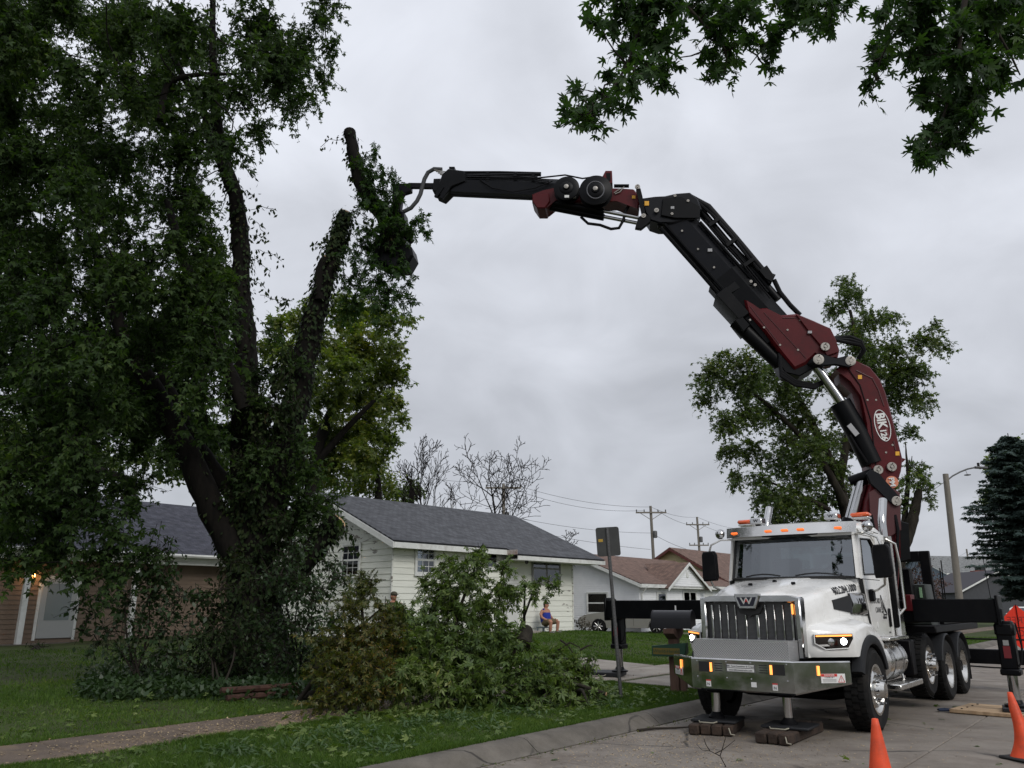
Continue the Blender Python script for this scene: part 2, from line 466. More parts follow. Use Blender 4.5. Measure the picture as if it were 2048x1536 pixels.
# sidewalk and driveway
sb = MB(); sb.quad(tn(-30, -10.1, 0.02), tn(90, -10.1, 0.02), tn(90, -8.8, 0.02), tn(-30, -8.8, 0.02))
walk = struct(obj('sidewalk', sb, M_subg, smooth=False))
sl = [-3.0 + 1.45 * i for i in range(0, 24)]
for i in range(len(sl) - 1):
    slab('sidewalk_slab', sl[i], sl[i + 1], -10.04, -8.97, M_drive if 14.6 < sl[i] + .7 < 18.6 else M_walk, walk, thick=0.1, follow=True, lift=0.022 + random.uniform(-.004, .004), k=2)
for a_, b_ in ((34, 60), (60, 90)): slab('sidewalk_slab', a_, b_, -10.08, -8.82, M_walk, walk, thick=0.1, follow=True, lift=0.02, k=8)
db = MB(); db.quad(tn(14.7, -12.5, 0.03), tn(18.4, -12.5, 0.03), tn(18.4, -6.4, 0.03), tn(14.7, -6.4, 0.03))
drive = struct(obj('driveway', db, M_subg, smooth=False))
for (n0, n1) in ((-8.8, -6.4), (-12.2, -10.1)):
    for (t0, t1) in ((14.7, 16.55), (16.55, 18.4)):
        slab('driveway_slab', t0, t1, n0, n1, M_drive, drive, follow=True, lift=0.02)

# ================================================================ HOUSES
M_wpaint, _n, _l, _p = nt('white_siding_paint')      # chalky white paint, flaking to grey wood in patches
def _flake(m, n, l, p, base, wood, lo, hi, scale):
    g = n.new("ShaderNodeNewGeometry")
    mp = n.new("ShaderNodeMapping"); mp.inputs[3].default_value = (1, 1, 3.2); l.new(g.outputs["Position"], mp.inputs[0])
    nz = n.new("ShaderNodeTexNoise"); nz.inputs["Scale"].default_value = scale; nz.inputs["Detail"].default_value = 7; nz.inputs["Roughness"].default_value = 0.62
    l.new(mp.outputs[0], nz.inputs["Vector"])
    cr = n.new("ShaderNodeValToRGB"); cr.color_ramp.elements[0].position = lo; cr.color_ramp.elements[1].position = hi
    cr.color_ramp.elements[0].color = rgb(base); cr.color_ramp.elements[1].color = rgb(wood)
    l.new(nz.outputs["Fac"], cr.inputs[0])
    n2_ = n.new("ShaderNodeTexNoise"); n2_.inputs["Scale"].default_value = 1.1; n2_.inputs["Detail"].default_value = 4; l.new(mp.outputs[0], n2_.inputs["Vector"])
    mr = n.new("ShaderNodeMapRange"); mr.inputs[1].default_value = .3; mr.inputs[2].default_value = .7; mr.inputs[3].default_value = 0.86; mr.inputs[4].default_value = 1.0; l.new(n2_.outputs["Fac"], mr.inputs[0])
    mm = n.new("ShaderNodeVectorMath"); mm.operation = 'SCALE'; l.new(cr.outputs[0], mm.inputs[0]); l.new(mr.outputs[0], mm.inputs[3])
    l.new(mm.outputs[0], p.inputs["Base Color"]); setp(p, Roughness=0.7)
_flake(M_wpaint, _n, _l, _p, (0.84, 0.85, 0.76), (0.30, 0.28, 0.25), 0.635, 0.655, 1.25)
M_wflake, _n, _l, _p = nt('flaking_white_paint')
_flake(M_wflake, _n, _l, _p, (0.76, 0.77, 0.71), (0.26, 0.24, 0.21), 0.55, 0.60, 2.6)
M_trim = mat('white_trim', (0.72, 0.73, 0.70), 0.6, var=0.06, vscale=2.0, dirt=(0.34, 0.31, 0.27), dscale=3.0, damt=0.5)
M_dark = mat('dark_opening', (0.012, 0.013, 0.015), 0.5)
M_pane = mat('window_pane_dark', (0.02, 0.024, 0.028), 0.06, spec=0.8)
M_curt = mat('curtain_grey', (0.10, 0.11, 0.12), 0.9, var=0.25, vscale=6.0, stretch=(6, 6, 0.4))
M_glass = glass('window_glass', (0.62, 0.66, 0.66), 0.06)
def shingle(name, c1, c2, rowh=0.14, w=0.22):
    if name in MATS: return MATS[name]
    m, n, l, p = nt(name)
    tcn = n.new("ShaderNodeTexCoord")
    br = n.new("ShaderNodeTexBrick"); br.inputs["Scale"].default_value = 1.0
    br.inputs["Brick Width"].default_value = w; br.inputs["Row Height"].default_value = rowh; br.inputs["Mortar Size"].default_value = 0.006; br.inputs["Bias"].default_value = 0.0
    br.inputs["Color1"].default_value = rgb(c1); br.inputs["Color2"].default_value = rgb(c2); br.inputs["Mortar"].default_value = rgb(tuple(c * .35 for c in c1))
    l.new(tcn.outputs["UV"], br.inputs["Vector"])
    nz = n.new("ShaderNodeTexNoise"); nz.inputs["Scale"].default_value = 3.0; nz.inputs["Detail"].default_value = 8; l.new(tcn.outputs["UV"], nz.inputs["Vector"])
    mr = n.new("ShaderNodeMapRange"); mr.inputs[1].default_value = .3; mr.inputs[2].default_value = .7; mr.inputs[3].default_value = 0.65; mr.inputs[4].default_value = 1.35; l.new(nz.outputs["Fac"], mr.inputs[0])
    mm = n.new("ShaderNodeVectorMath"); mm.operation = 'SCALE'; l.new(br.outputs[0], mm.inputs[0]); l.new(mr.outputs[0], mm.inputs[3])
    l.new(mm.outputs[0], p.inputs["Base Color"]); setp(p, Roughness=0.9)
    bp = n.new("ShaderNodeBump"); bp.inputs["Strength"].default_value = 0.6; bp.inputs["Distance"].default_value = 0.01
    l.new(br.outputs["Fac"], bp.inputs["Height"]); bp.invert = True; l.new(bp.outputs[0], p.inputs["Normal"])
    MATS[name] = m; return m
def roof_plane(name, corners, m, parent, thick=0.06):
    """corners: eave-left, eave-right, ridge-right, ridge-left (local). A slab with UVs in metres along eave / slope."""
    a, b, c, d = [Vector(p) for p in corners]
    nrm = (b - a).cross(d - a).normalized()
    mb = MB(); mb.loft([[p - nrm * thick for p in (a, b, c, d)], [a, b, c, d]])
    o = obj(name, mb, m, parent, smooth=False)
    me = o.data; uv = me.uv_layers.new(name='UVMap')
    ux = (b - a).normalized(); uy = nrm.cross(ux)
    for lp in me.loops:
        v = me.vertices[lp.vertex_index].co - a
        uv.data[lp.index].uv = (v.dot(ux), v.dot(uy))
    return o
_board_cache = {}
def board_mesh(L, h, m):
    k = (round(L, 3), round(h, 3), m.name)
    if k not in _board_cache:
        mb = MB(); mb.loft([[(x, -0.004, h - 0.001), (x, -0.022, 0.0), (x, 0.0, 0.0), (x, 0.004, h - 0.001)] for x in (0.0, L)])
        o = obj('siding_board', mb, m, smooth=False); me = o.data; bpy.data.objects.remove(o); _board_cache[k] = me
    return _board_cache[k]
def siding(parent, origin, rotz, L, z0, z1, h, m):
    """lap boards on a wall plane; outward is local -y"""
    z = z0; i = 0
    while z < z1 - 0.02:
        hh = min(h, z1 - z)
        o = link('siding_board', board_mesh(L, hh, m), parent)
        o.location = (origin[0], origin[1], z); o.rotation_euler = (R(random.uniform(-.08, .08)), 0, rotz)
        z += h; i += 1
def window(parent, M, w, h, cols=2, rows=2, sashes=2, trim=0.07, curtain=True, trimmat=None, muntins=True):
    """M: matrix with x right, z up, -y outward, origin at the lower left of the opening"""
    tm = trimmat or M_trim
    mb = MB(); mb.X = M
    for (x0, x1, z0, z1) in ((-trim, 0, -trim, h + trim), (w, w + trim, -trim, h + trim), (0, w, h, h + trim), (0, w, -trim, 0)):
        mb.box(x0, x1, -0.055, 0.0, z0, z1, 0.006)
    mb.box(-trim - .02, w + trim + .02, -0.075, 0.0, -trim - 0.03, -trim - .001, 0.006)
    fr = obj('window', mb, tm, parent)
    b = MB(); b.X = M; b.box(0.001, w - .001, -0.012, -0.004, 0.001, h - .001)
    obj('curtain' if curtain else 'dark_interior', b, M_curt if curtain else M_dark, fr)
    step = h / sashes
    for s_ in range(sashes):
        z0 = s_ * step; mb = MB(); mb.X = M; t = 0.035; y0 = -0.046 + 0.010 * (s_ % 2)
        for (a0, a1, c0, c1) in ((0.002, t, z0 + .002, z0 + step), (w - t, w - .002, z0 + .002, z0 + step), (t, w - t, z0 + .002, z0 + t), (t, w - t, z0 + step - t, z0 + step)):
            mb.box(a0, a1, y0, y0 + 0.02, c0, c1, .003)
        if muntins:
            for i in range(1, cols): x = w * i / cols; mb.box(x - .009, x + .009, y0 + .002, y0 + .016, z0 + t, z0 + step - t)
            for i in range(1, rows): z = z0 + step * i / rows; mb.box(t, w - t, y0 + .003, y0 + .017, z - .009, z + .009)
        obj('sash', mb, tm, fr)
        g = MB(); g.X = M; g.box(t, w - t, y0 + .008, y0 + .011, z0 + t, z0 + step - t)
        obj('pane', g, M_glass, fr)
    return fr
def wallM(origin, rotz): return Matrix.Translation(Vector(origin)) @ Matrix.Rotation(rotz, 4, 'Z')

# ---- the white house behind the brush
def white_house():
    O = Vector((-3.84, 26.3, 0.0)); L, D = 9.33, 8.0
    a = R(90 - 42)
    h = thing('white_house', 'single-storey white clapboard house with flaking paint and dark grey shingle roof', 'house', O, a)
    zb, ze, zr = 0.62, 3.72, 5.45
    mb = MB(); mb.box(0, L, 0.0, D, zb - .5, ze); wall = obj('wall', mb, M_wpaint, h, smooth=False)
    f = MB(); f.box(-0.03, L + .03, -0.03, D + .03, zb - .6, zb); obj('foundation', f, M_curb, h)
    siding(wall, (0, 0, 0), 0, L, zb, ze, 0.2, M_wpaint)
    siding(wall, (0, D, 0), R(-90), D, zb, ze, 0.2, M_wpaint)
    for x_ in (-.05, L):
        c = MB(); c.box(x_, x_ + .05, -0.05, 0.0, zb, ze); obj('corner_board', c, M_wflake, h)
    # gable end: vertical boards cut to the slope
    ov, og = 0.45, 0.35
    sl_ = (zr - ze) / (D / 2)
    for i in range(int(D / 0.25)):
        y0, y1 = i * .25, (i + 1) * .25
        zt = lambda y: ze + sl_ * min(y, D - y) + 0.05
        g = MB(); pr = [(y0 + .004, ze - .02), (y1 - .004, ze - .02), (y1 - .004, zt(y1 - .004)), (y0 + .004, zt(y0 + .004))]
        g.prism(pr, 'x', -0.03, 0.02); obj('gable_board', g, M_wflake, wall, smooth=False)
    g = MB(); g.prism([(0, ze), (D, ze), (D / 2, zr)], 'x', L - .02, L + .02); obj('gable', g, M_wpaint, h, smooth=False)
    sh = shingle('grey_roof_shingles', (0.055, 0.058, 0.066), (0.085, 0.088, 0.098))
    # front slope: the eave steps forward over the entrance
    def fz(y): return ze + 0.12 + sl_ * (y)
    stp = 4.95
    roof_plane('roof', [(-og, -ov, fz(-ov)), (stp, -ov, fz(-ov)), (stp, D / 2, fz(D / 2)), (-og, D / 2, fz(D / 2))], sh, h)
    o2 = 0.95
    roof_plane('roof', [(stp + .004, -o2, fz(-o2)), (L + 1.0, -o2, fz(-o2)), (L + 1.0, D / 2, fz(D / 2)), (stp + .004, D / 2, fz(D / 2))], sh, h)
    roof_plane('roof', [(L + 1.0, D + ov, fz(-ov)), (-og, D + ov, fz(-ov)), (-og, D / 2, fz(D / 2)), (L + 1.0, D / 2, fz(D / 2))], sh, h)
    fa = MB()
    fa.box(-og, stp, -ov - .03, -ov + .0, fz(-ov) - .24, fz(-ov) - .065); fa.box(stp + .03, L + 1.0, -o2 - .03, -o2, fz(-o2) - .21, fz(-o2) - .065)
    obj('fascia', fa, M_trim, h)
    fd = MB(); fd.box(stp, stp + .028, -o2, -ov + .03, fz(-ov) - .24, fz(-ov) - .07); obj('fascia_return', fd, mat('rusty_peeled_board', (0.22, 0.12, 0.09), 0.9, col2=(0.5, 0.48, 0.45), vscale=7), h)
    so = MB(); so.box(-og + .02, stp - .02, -ov, 0.0, fz(-ov) - .22, fz(-ov) - .2); so.box(stp + .04, L + .98, -o2, 0.0, fz(-o2) - .20, fz(-o2) - .18); obj('soffit', so, M_trim, h)
    for s_ in (0, 1):
        rk = MB(); y0, y1 = (-ov, D / 2) if s_ == 0 else (D + ov, D / 2)
        rk.prism([(y0, fz(-ov) - .26), (y0, fz(-ov) - .06), (y1, fz(D / 2) - .06), (y1, fz(D / 2) - .26)], 'x', -og - .03, -og); obj('rake_board', rk, M_trim, h, smooth=False)
    window(h, wallM((0.98, -.024, 2.67), 0), 0.79, 0.86, 3, 2)
    window(h, wallM((6.88, -.024, 2.50), 0), 0.80, 1.03, 2, 2, muntins=False, trim=.05, trimmat=mat('grey_frame', (.3, .3, .3), .6)); window(h, wallM((7.71, -.024, 2.50), 0), 0.80, 1.03, 2, 2, muntins=False, trim=.05, trimmat=MATS['grey_frame'])
    window(h, wallM((-.024, 2.60, 2.61), R(-90)), 0.92, 1.0, 3, 2)
    window(h, wallM((4.35, -.024, 2.95), 0), 0.5, 0.5, 1, 1, 1)
    # front door with its small pediment, and the porch lantern
    d = MB(); d.box(5.28, 6.0, -.06, 0, 0.9, 2.42, .008); dr = obj('door', d, mat('door_white', (.62, .63, .6), .5), h)
    d = MB(); d.box(5.5, 5.85, -.067, -.061, 1.75, 2.25); obj('door_window', d, M_pane, dr)
    d = MB(); d.tube([(5.93, -.062, 1.6), (5.93, -.12, 1.6)], .025, 8); obj('handle', d, mat('steel', (.5, .5, .5), .35, 1.0), dr)
    d = MB(); d.box(5.2, 5.275, -.05, 0, .9, 2.5); d.box(6.005, 6.08, -.05, 0, .9, 2.5); d.box(5.2, 6.08, -.055, 0, 2.43, 2.52)
    d.prism([(5.05, 2.53), (6.23, 2.53), (5.64, 3.0)], 'y', -.06, -.0); obj('door_surround', d, M_trim, h)
    s = MB(); s.box(5.0, 6.3, -.9, -.03, .4, .75, .01); s.box(5.0, 6.3, -1.2, -.9, .4, .6, .01); obj('step', s, M_drive, h)
    lm = MB(); lm.tube([(6.0, -.5, 3.58), (6.0, -.5, 3.34)], .008, 6); lm.lathe([(.02, .0), (.11, -.05), (.08, -.06), (.06, -.22), (.02, -.25)], (6.0, -.5, 3.36), (0, 0, 1), 8); obj('porch_lantern', lm, mat('black_iron', (.02, .02, .02), .5), h)
    v = MB(); v.box(.60, .72, -.06, -.02, 3.42, 3.52, .01); obj('wall_vent', v, M_trim, h)
    vp = MB(); vp.tube([(6.6, 4.2, 5.2), (6.6, 4.2, 5.75)], .05, 8); obj('roof_vent', vp, MATS['steel'], h)
    return h
white_house()

# ---- dim tan house on the far left
def tan_house():
    a = R(90 - 40); O = Vector((-16.0, 27.3, 0.0))
    h = thing('tan_house', 'tan sided house with dark shingle roof and white porch posts, porch light on', 'house', O, a)
    M_tan = mat('tan_siding', (0.185, 0.135, 0.098), 0.75, var=0.10, vscale=1.4, bump=.15)
    x0, x1, yw, D = -9.0, 12.0, 0.55, 9.0
    zb, ze = 0.42, 3.35
    w = MB(); w.box(x0, x1, yw, D, zb - .6, ze); wall = obj('wall', w, M_tan, h, smooth=False)
    siding(wall, (x0, yw, 0), 0, x1 - x0, zb, ze - .1, 0.155, M_tan)
    sh = shingle('slate_blue_shingles', (0.040, 0.042, 0.058), (0.068, 0.070, 0.090), .15, .3)
    yr, zr = 4.6, 5.95
    roof_plane('roof', [(x0 - .4, -.35, 3.5), (x1 + .4, -.35, 3.5), (x1 + .4, yr, zr), (x0 - .4, yr, zr)], sh, h)
    roof_plane('roof', [(x1 + .4, D + .4, 3.5), (x0 - .4, D + .4, 3.5), (x0 - .4, yr, zr), (x1 + .4, yr, zr)], sh, h)
    for xx in (x0, x1):
        g = MB(); g.prism([(yw, ze), (D, ze), (yr, zr - .1)], 'x', xx - .03, xx + .03); obj('gable', g, M_tan, h, smooth=False)
    gt = MB(); gt.loft([[(x, -.36, 3.50), (x, -.48, 3.50), (x, -.50, 3.44), (x, -.46, 3.38), (x, -.36, 3.38)] for x in (x0 - .4, x1 + .4)]); obj('gutter', gt, M_trim, h)
    b = MB(); b.box(x0, x1, -.1, .1, 3.12, 3.37, .01); obj('porch_beam', b, M_trim, h)
    sf = MB(); sf.box(x0, x1, -.34, yw - .03, 3.372, 3.40); obj('soffit', sf, M_trim, h)
    for px_, dg in ((-0.06, True), (3.54, False), (7.6, False), (-4.6, False)):
        p = MB(); p.box(px_ - .09, px_ + .09, -.09, .09, 0.4, 3.119, .012); p.box(px_ - .13, px_ + .13, -.13, .13, .1, .399, .01)
        po = obj('porch_post', p, M_trim, h)
        if dg:
            for i, ch in enumerate('4031'):
                text_obj('house_number', ch, .24, M_dark, (px_, -.094, 2.83 - .235 * i), (1, 0, 0), (0, 0, 1), po, ext=.003)
    st = MB(); st.box(x0, x1, -.25, yw - .03, .1, .42, .015); obj('porch_floor', st, M_curb, h)
    d = MB(); d.box(.62, 1.78, yw - .06, yw, .56, 2.5, .01); dr = obj('door', d, mat('storm_door_white', (.40, .41, .40), .4), h)
    d = MB(); d.box(.80, 1.60, yw - .068, yw - .061, 1.15, 2.36); obj('door_window', d, mat('door_glass_pale', (.20, .23, .23), .12, spec=.6), dr)
    d = MB(); d.box(.52, .615, yw - .05, yw, .5, 2.6); d.box(1.785, 1.88, yw - .05, yw, .5, 2.6); d.box(.52, 1.88, yw - .055, yw, 2.51, 2.62); obj('door_surround', d, M_trim, h)
    window(h, wallM((8.6, yw - .024, 1.3), 0), 1.6, 1.3, 3, 2)
    window(h, wallM((-3.4, yw - .024, 1.3), 0), 1.4, 1.3, 3, 2)
    lp = MB(); lp.box(.18, .32, yw - .06, yw - .0, 2.55, 2.75, .01); lpo = obj('porch_light', lp, MATS['black_iron'], h)
    bl = MB(); bl.lathe([(.02, -.09), (.055, -.05), (.06, .02), (.03, .07), (.01, .09)], (.25, yw - .13, 2.62), (0, 0, 1), 12); obj('bulb_globe', bl, emit('porch_bulb', (1.0, .42, .10), 14.0), lpo)
    ld = bpy.data.lights.new('porch_glow', 'POINT'); ld.energy = 5; ld.color = (1, .55, .22); ld.shadow_soft_size = .06
    lo = bpy.data.objects.new('porch_glow', ld); COL.objects.link(lo); lo.parent = h; lo.location = (.25, yw - .26, 2.6)
    for xx, yy in ((-.6, 4.2), (4.9, 3.9)):
        v = MB(); v.box(xx - .15, xx + .15, yy - .15, yy + .15, zr - .35, zr + .12, .02); obj('roof_vent', v, M_dark, h)
tan_house()

# ---- second white house and yellow house down the street, blue and grey houses far right
def plain_house(name, label, O, ang, L, D, zb, ze, zr, wallmat, roofmat, rowh, trimmat, overh=.35, boards=True, gable_left=True):
    h = thing(name, label, 'house', O, R(90 - ang))
    w = MB(); w.box(0, L, 0, D, zb - .8, ze); wall = obj('wall', w, wallmat, h, smooth=False)
    if boards:
        siding(wall, (0, 0, 0), 0, L, zb, ze, rowh, wallmat); siding(wall, (0, D, 0), R(-90), D, zb, ze, rowh, wallmat)
    sl_ = (zr - ze) / (D / 2)
    z = ze
    g = MB(); g.prism([(0, ze), (D, ze), (D / 2, zr)], 'x', L - .04, L); obj('gable', g, wallmat, h, smooth=False)
    g = MB(); g.prism([(0, ze), (D, ze), (D / 2, zr)], 'x', 0.0, 0.04); ga = obj('gable', g, wallmat, h, smooth=False)
    if boards:
        while z < zr - .1:
            y0 = (z + rowh * .6 - ze) / sl_
            o = link('siding_board', board_mesh(D - 2 * y0, min(rowh, zr - z), wallmat), ga); o.location = (-.0, D - y0, z); o.rotation_euler = (0, 0, R(-90)); z += rowh
    f = lambda y: ze + .1 + sl_ * y
    roof_plane('roof', [(-overh, -overh, f(-overh)), (L + overh, -overh, f(-overh)), (L + overh, D / 2, f(D / 2)), (-overh, D / 2, f(D / 2))], roofmat, h)
    roof_plane('roof', [(L + overh, D + overh, f(-overh)), (-overh, D + overh, f(-overh)), (-overh, D / 2, f(D / 2)), (L + overh, D / 2, f(D / 2))], roofmat, h)
    fa = MB(); fa.box(-overh, L + overh, -overh - .03, -overh, f(-overh) - .2, f(-overh) - .02); obj('fascia', fa, trimmat, h)
    for y0, y1 in ((-overh, D / 2), (D + overh, D / 2)):
        rk = MB(); rk.prism([(y0, f(-overh) - .22), (y0, f(-overh) - .05), (y1, f(D / 2) - .05), (y1, f(D / 2) - .22)], 'x', -overh - .03, -overh); obj('rake_board', rk, trimmat, h, smooth=False)
    return h
M_vinyl = mat('white_vinyl_siding', (0.88, 0.89, 0.90), 0.5, var=.03)
M_brown = shingle('brown_roof_shingles', (0.12, 0.072, 0.055), (0.17, 0.105, 0.08))
h2 = plain_house('bungalow', 'white vinyl sided bungalow with brown shingle roof behind the silver car', (6.55, 42.5, 0), 40, 11.0, 8.2, .55, 2.75, 4.35, M_vinyl, M_brown, .115, M_trim)
window(h2, wallM((-.03, 3.2, 1.25), R(-90)), 1.25, 1.0, 1, 1, 2, muntins=False)
window(h2, wallM((1.75, -.03, 1.5), 0), .85, .75, 1, 1, 1, muntins=False)
for q in (4.6, 5.35): window(h2, wallM((q, -.03, 1.4), 0), .68, .95, 1, 1, 2, muntins=False)
d = MB(); d.box(7.2, 8.15, -.06, 0, .6, 2.6, .01); obj('door', d, MATS['door_white'], h2)
d = MB(); d.box(-.09, -.025, 4.6, 5.0, 3.15, 3.7); 
for i in range(7): d.box(-.105, -.085, 4.6, 5.0, 3.17 + i * .075, 3.21 + i * .075)
obj('gable_vent', d, M_trim, h2)
d = MB(); d.tube([(.12, -.38, 2.6), (.12, -.3, 2.45), (.12, -.07, 2.2), (.12, -.07, .6)], .045, 8); obj('downspout', d, M_trim, h2)
# small front gable over the windows
g = MB(); g.prism([(2.2, 2.62), (6.6, 2.62), (4.4, 3.85)], 'y', -.42, 1.4); obj('front_gable', g, M_vinyl, h2, smooth=False)
zz = 2.66
while zz < 3.7:
    ww = (3.85 - zz - .08) / 1.23 * 2.2
    o = link('siding_board', board_mesh(round(2 * ww, 2), .115, M_vinyl), h2); o.location = (4.4 - ww, -.42, zz); zz += .115
for sgn in (-1, 1):
    roof_plane('front_gable_roof', [(4.4 + sgn * 2.45, -.6, 2.52), (4.4, -.6, 3.94), (4.4, 2.2, 3.94), (4.4 + sgn * 2.45, .2, 2.52)][::1 if sgn < 0 else -1], M_brown, h2)
    r_ = MB(); r_.prism([(4.4 + sgn * 2.45, 2.36), (4.4 + sgn * 2.45, 2.50), (4.4, 3.92), (4.4, 3.76)], 'y', -.64, -.60); obj('rake_board', r_, M_trim, h2, smooth=False)
v = MB(); v.box(4.28, 4.52, -.47, -.42, 3.1, 3.42, .02); obj('gable_vent', v, M_trim, h2)
M_yel = mat('yellow_siding', (0.50, 0.44, 0.24), 0.6, var=.05)
M_rust = mat('dark_red_trim', (0.10, 0.028, 0.022), 0.6)
pY = at(1455, 1165, 52)
h3 = plain_house('yellow_house', 'yellow lap sided house with dark red roof edge seen over the bungalow', (pY.x, pY.y, 0), 40, 9, 7.6, .5, 3.1, 5.25, M_yel, M_brown, .2, M_rust)
M_blue = mat('blue_grey_siding', (0.17, 0.21, 0.26), 0.6, var=.06); M_gr = shingle('pale_grey_shingles', (.15, .155, .155), (.20, .205, .20)); M_brick = mat('red_chimney_brick', (.22, .06, .04), .9, col2=(.30, .10, .07), vscale=5)
pB = at(2030, 1200, 108)
h4 = plain_house('blue_house', 'two-storey blue-grey house with pale grey roof and brick chimney, far right', (pB.x - 10.5, pB.y - 4, 0), 75, 14, 10, .3, 5.6, 7.9, M_blue, M_gr, .3, M_trim, boards=False)
for q in (1.2, 4.6, 8.2): window(h4, wallM((q, -.03, 4.0), 0), .9, 1.1, 1, 1, 2, muntins=False)
pc = at(1965, 1175, 92)
c_ = MB(); c_.box(-.75, .75, -.4, .4, 0, 5.2, .02); c_.box(-.85, .85, -.5, .5, 5.2, 5.35); c_.X = None
chim = obj('brick_chimney', c_, M_brick, None); chim.location = (pc.x, pc.y, 0); tag(chim, 'red brick chimney standing in front of the blue-grey house', 'chimney')
cc = MB(); cc.box(-.4, .4, -.3, .3, 5.351, 5.75); obj('chimney_cap', cc, M_dark, chim)
M_char = mat('charcoal_siding', (.055, .058, .065), .7, var=.08)
pG = at(2000, 1200, 84)
h5 = plain_house('grey_house', 'charcoal grey gabled house beside the brick chimney, far right', (pG.x + 2.2, pG.y - 3.5, 0), 2, 9, 8.0, .3, 2.9, 4.9, M_char, mat('dark_far_roof', (.045, .042, .05), .9), .3, M_trim, boards=False)
# ================================================================ TRUCK (local frame: x = driver side, y = rearwards, z up, origin under the front axle)
M_paint = mat('white_truck_paint', (0.78, 0.775, 0.75), 0.28, coat=0.6, var=0.02, vscale=1.2, dirt=(0.50, 0.48, 0.43), dscale=1.8, damt=0.5, rvar=.12)
M_chrome = mat('chrome', (0.50, 0.50, 0.50), 0.13, 1.0, bump=0.04, bscale=5, rvar=0.07, dirt=(.36, .35, .33), dscale=4, damt=.5)
M_alu = mat('polished_aluminium', (0.66, 0.65, 0.62), 0.24, 1.0, var=.08, vscale=6, rvar=.1)
M_blk = mat('black_steel', (0.004, 0.004, 0.005), 0.5, var=.3, vscale=3, dirt=(0.018, 0.016, 0.014), dscale=2.5, damt=0.4, spec=.14)
M_plast = mat('grey_plastic', (0.016, 0.017, 0.019), 0.6, spec=.25)
M_rub = mat('tyre_rubber', (0.010, 0.010, 0.010), 0.85, var=.3, vscale=9, dirt=(0.04, 0.035, 0.03), dscale=5, damt=.5, spec=.2, bump=.3, bscale=60)
M_seal = mat('rubber_seal', (0.01, 0.01, 0.01), 0.55)
M_wglass = glass('truck_glass', (0.30, 0.35, 0.35), 0.16)
M_int = mat('cab_interior', (0.035, 0.035, 0.037), 0.8)
M_mirror = mat('mirror_glass', (0.75, 0.78, 0.8), 0.03, 1.0)
M_amber = emit('amber_led', (1.0, 0.33, 0.07), 1.9)
M_amber2 = emit('amber_marker', (0.9, 0.17, 0.03), 0.9)
M_beacon = mat('orange_beacon_lens', (0.75, 0.11, 0.02), 0.25, coat=.5)
M_head = emit('headlamp_led', (0.93, 0.96, 1.0), 30.0)
M_lens = mat('dark_headlamp_lens', (0.012, 0.009, 0.008), 0.06, spec=.9)
M_plate, _n, _l, _p = nt('tread_plate')
def _tread(m, n, l, p):
    tcn = n.new("ShaderNodeTexCoord"); mp = n.new("ShaderNodeMapping"); mp.inputs[2].default_value = (0, 0, R(45)); mp.inputs[3].default_value = (1, 1, 1)
    l.new(tcn.outputs["UV"], mp.inputs[0])
    ch = n.new("ShaderNodeTexChecker"); ch.inputs["Scale"].default_value = 42
    l.new(mp.outputs[0], ch.inputs[0])
    w1 = n.new("ShaderNodeTexWave"); w1.inputs["Scale"].default_value = 13; w1.bands_direction = 'X'; l.new(mp.outputs[0], w1.inputs[0])
    w2 = n.new("ShaderNodeTexWave"); w2.inputs["Scale"].default_value = 13; w2.bands_direction = 'Y'; l.new(mp.outputs[0], w2.inputs[0])
    mx_ = n.new("ShaderNodeMath"); mx_.operation = 'MULTIPLY'; l.new(w1.outputs["Fac"], mx_.inputs[0]); l.new(w2.outputs["Fac"], mx_.inputs[1])
    bp = n.new("ShaderNodeBump"); bp.inputs["Strength"].default_value = 1.0; bp.inputs["Distance"].default_value = 0.012; l.new(mx_.outputs[0], bp.inputs["Height"])
    l.new(bp.outputs[0], p.inputs["Normal"]); setp(p, Metallic=1.0, Roughness=0.3); p.inputs["Base Color"].default_value = (.42, .42, .42, 1)
_tread(M_plate, _n, _l, _p)
M_mesh, _n, _l, _p = nt('grille_mesh')
def _gm(m, n, l, p):
    tcn = n.new("ShaderNodeTexCoord"); mp = n.new("ShaderNodeMapping"); l.new(tcn.outputs["Object"], mp.inputs[0]); mp.inputs[3].default_value = (1, 1, 1)
    vo = n.new("ShaderNodeTexVoronoi"); vo.inputs["Scale"].default_value = 62; vo.inputs["Randomness"].default_value = 0.0; vo.feature = 'DISTANCE_TO_EDGE'; l.new(mp.outputs[0], vo.inputs["Vector"])
    cr = n.new("ShaderNodeValToRGB"); cr.color_ramp.elements[0].position = .08; cr.color_ramp.elements[1].position = .16; cr.color_ramp.elements[0].color = (.16, .16, .16, 1); cr.color_ramp.elements[1].color = (.006, .006, .006, 1)
    l.new(vo.outputs["Distance"], cr.inputs[0]); l.new(cr.outputs[0], p.inputs["Base Color"]); setp(p, Roughness=.4, Metallic=.3)
_gm(M_mesh, _n, _l, _p)
M_ink = mat('black_vinyl', (0.012, 0.012, 0.014), 0.5)
M_grey_ink = mat('grey_vinyl', (0.14, 0.14, 0.14), 0.5)
M_decal_w = mat('sticker_white', (.72, .72, .70), .5); M_decal_r = mat('sticker_red', (.55, .03, .025), .5)

T0 = tn(12.3, -4.54)
truck = thing('crane_truck', 'white conventional-cab truck with chrome bumper and grille, carrying the red crane', 'truck', T0, -PHI)
def P(name, mb, m, parent=None, **k): return obj(name, mb, m, parent or truck, **k)

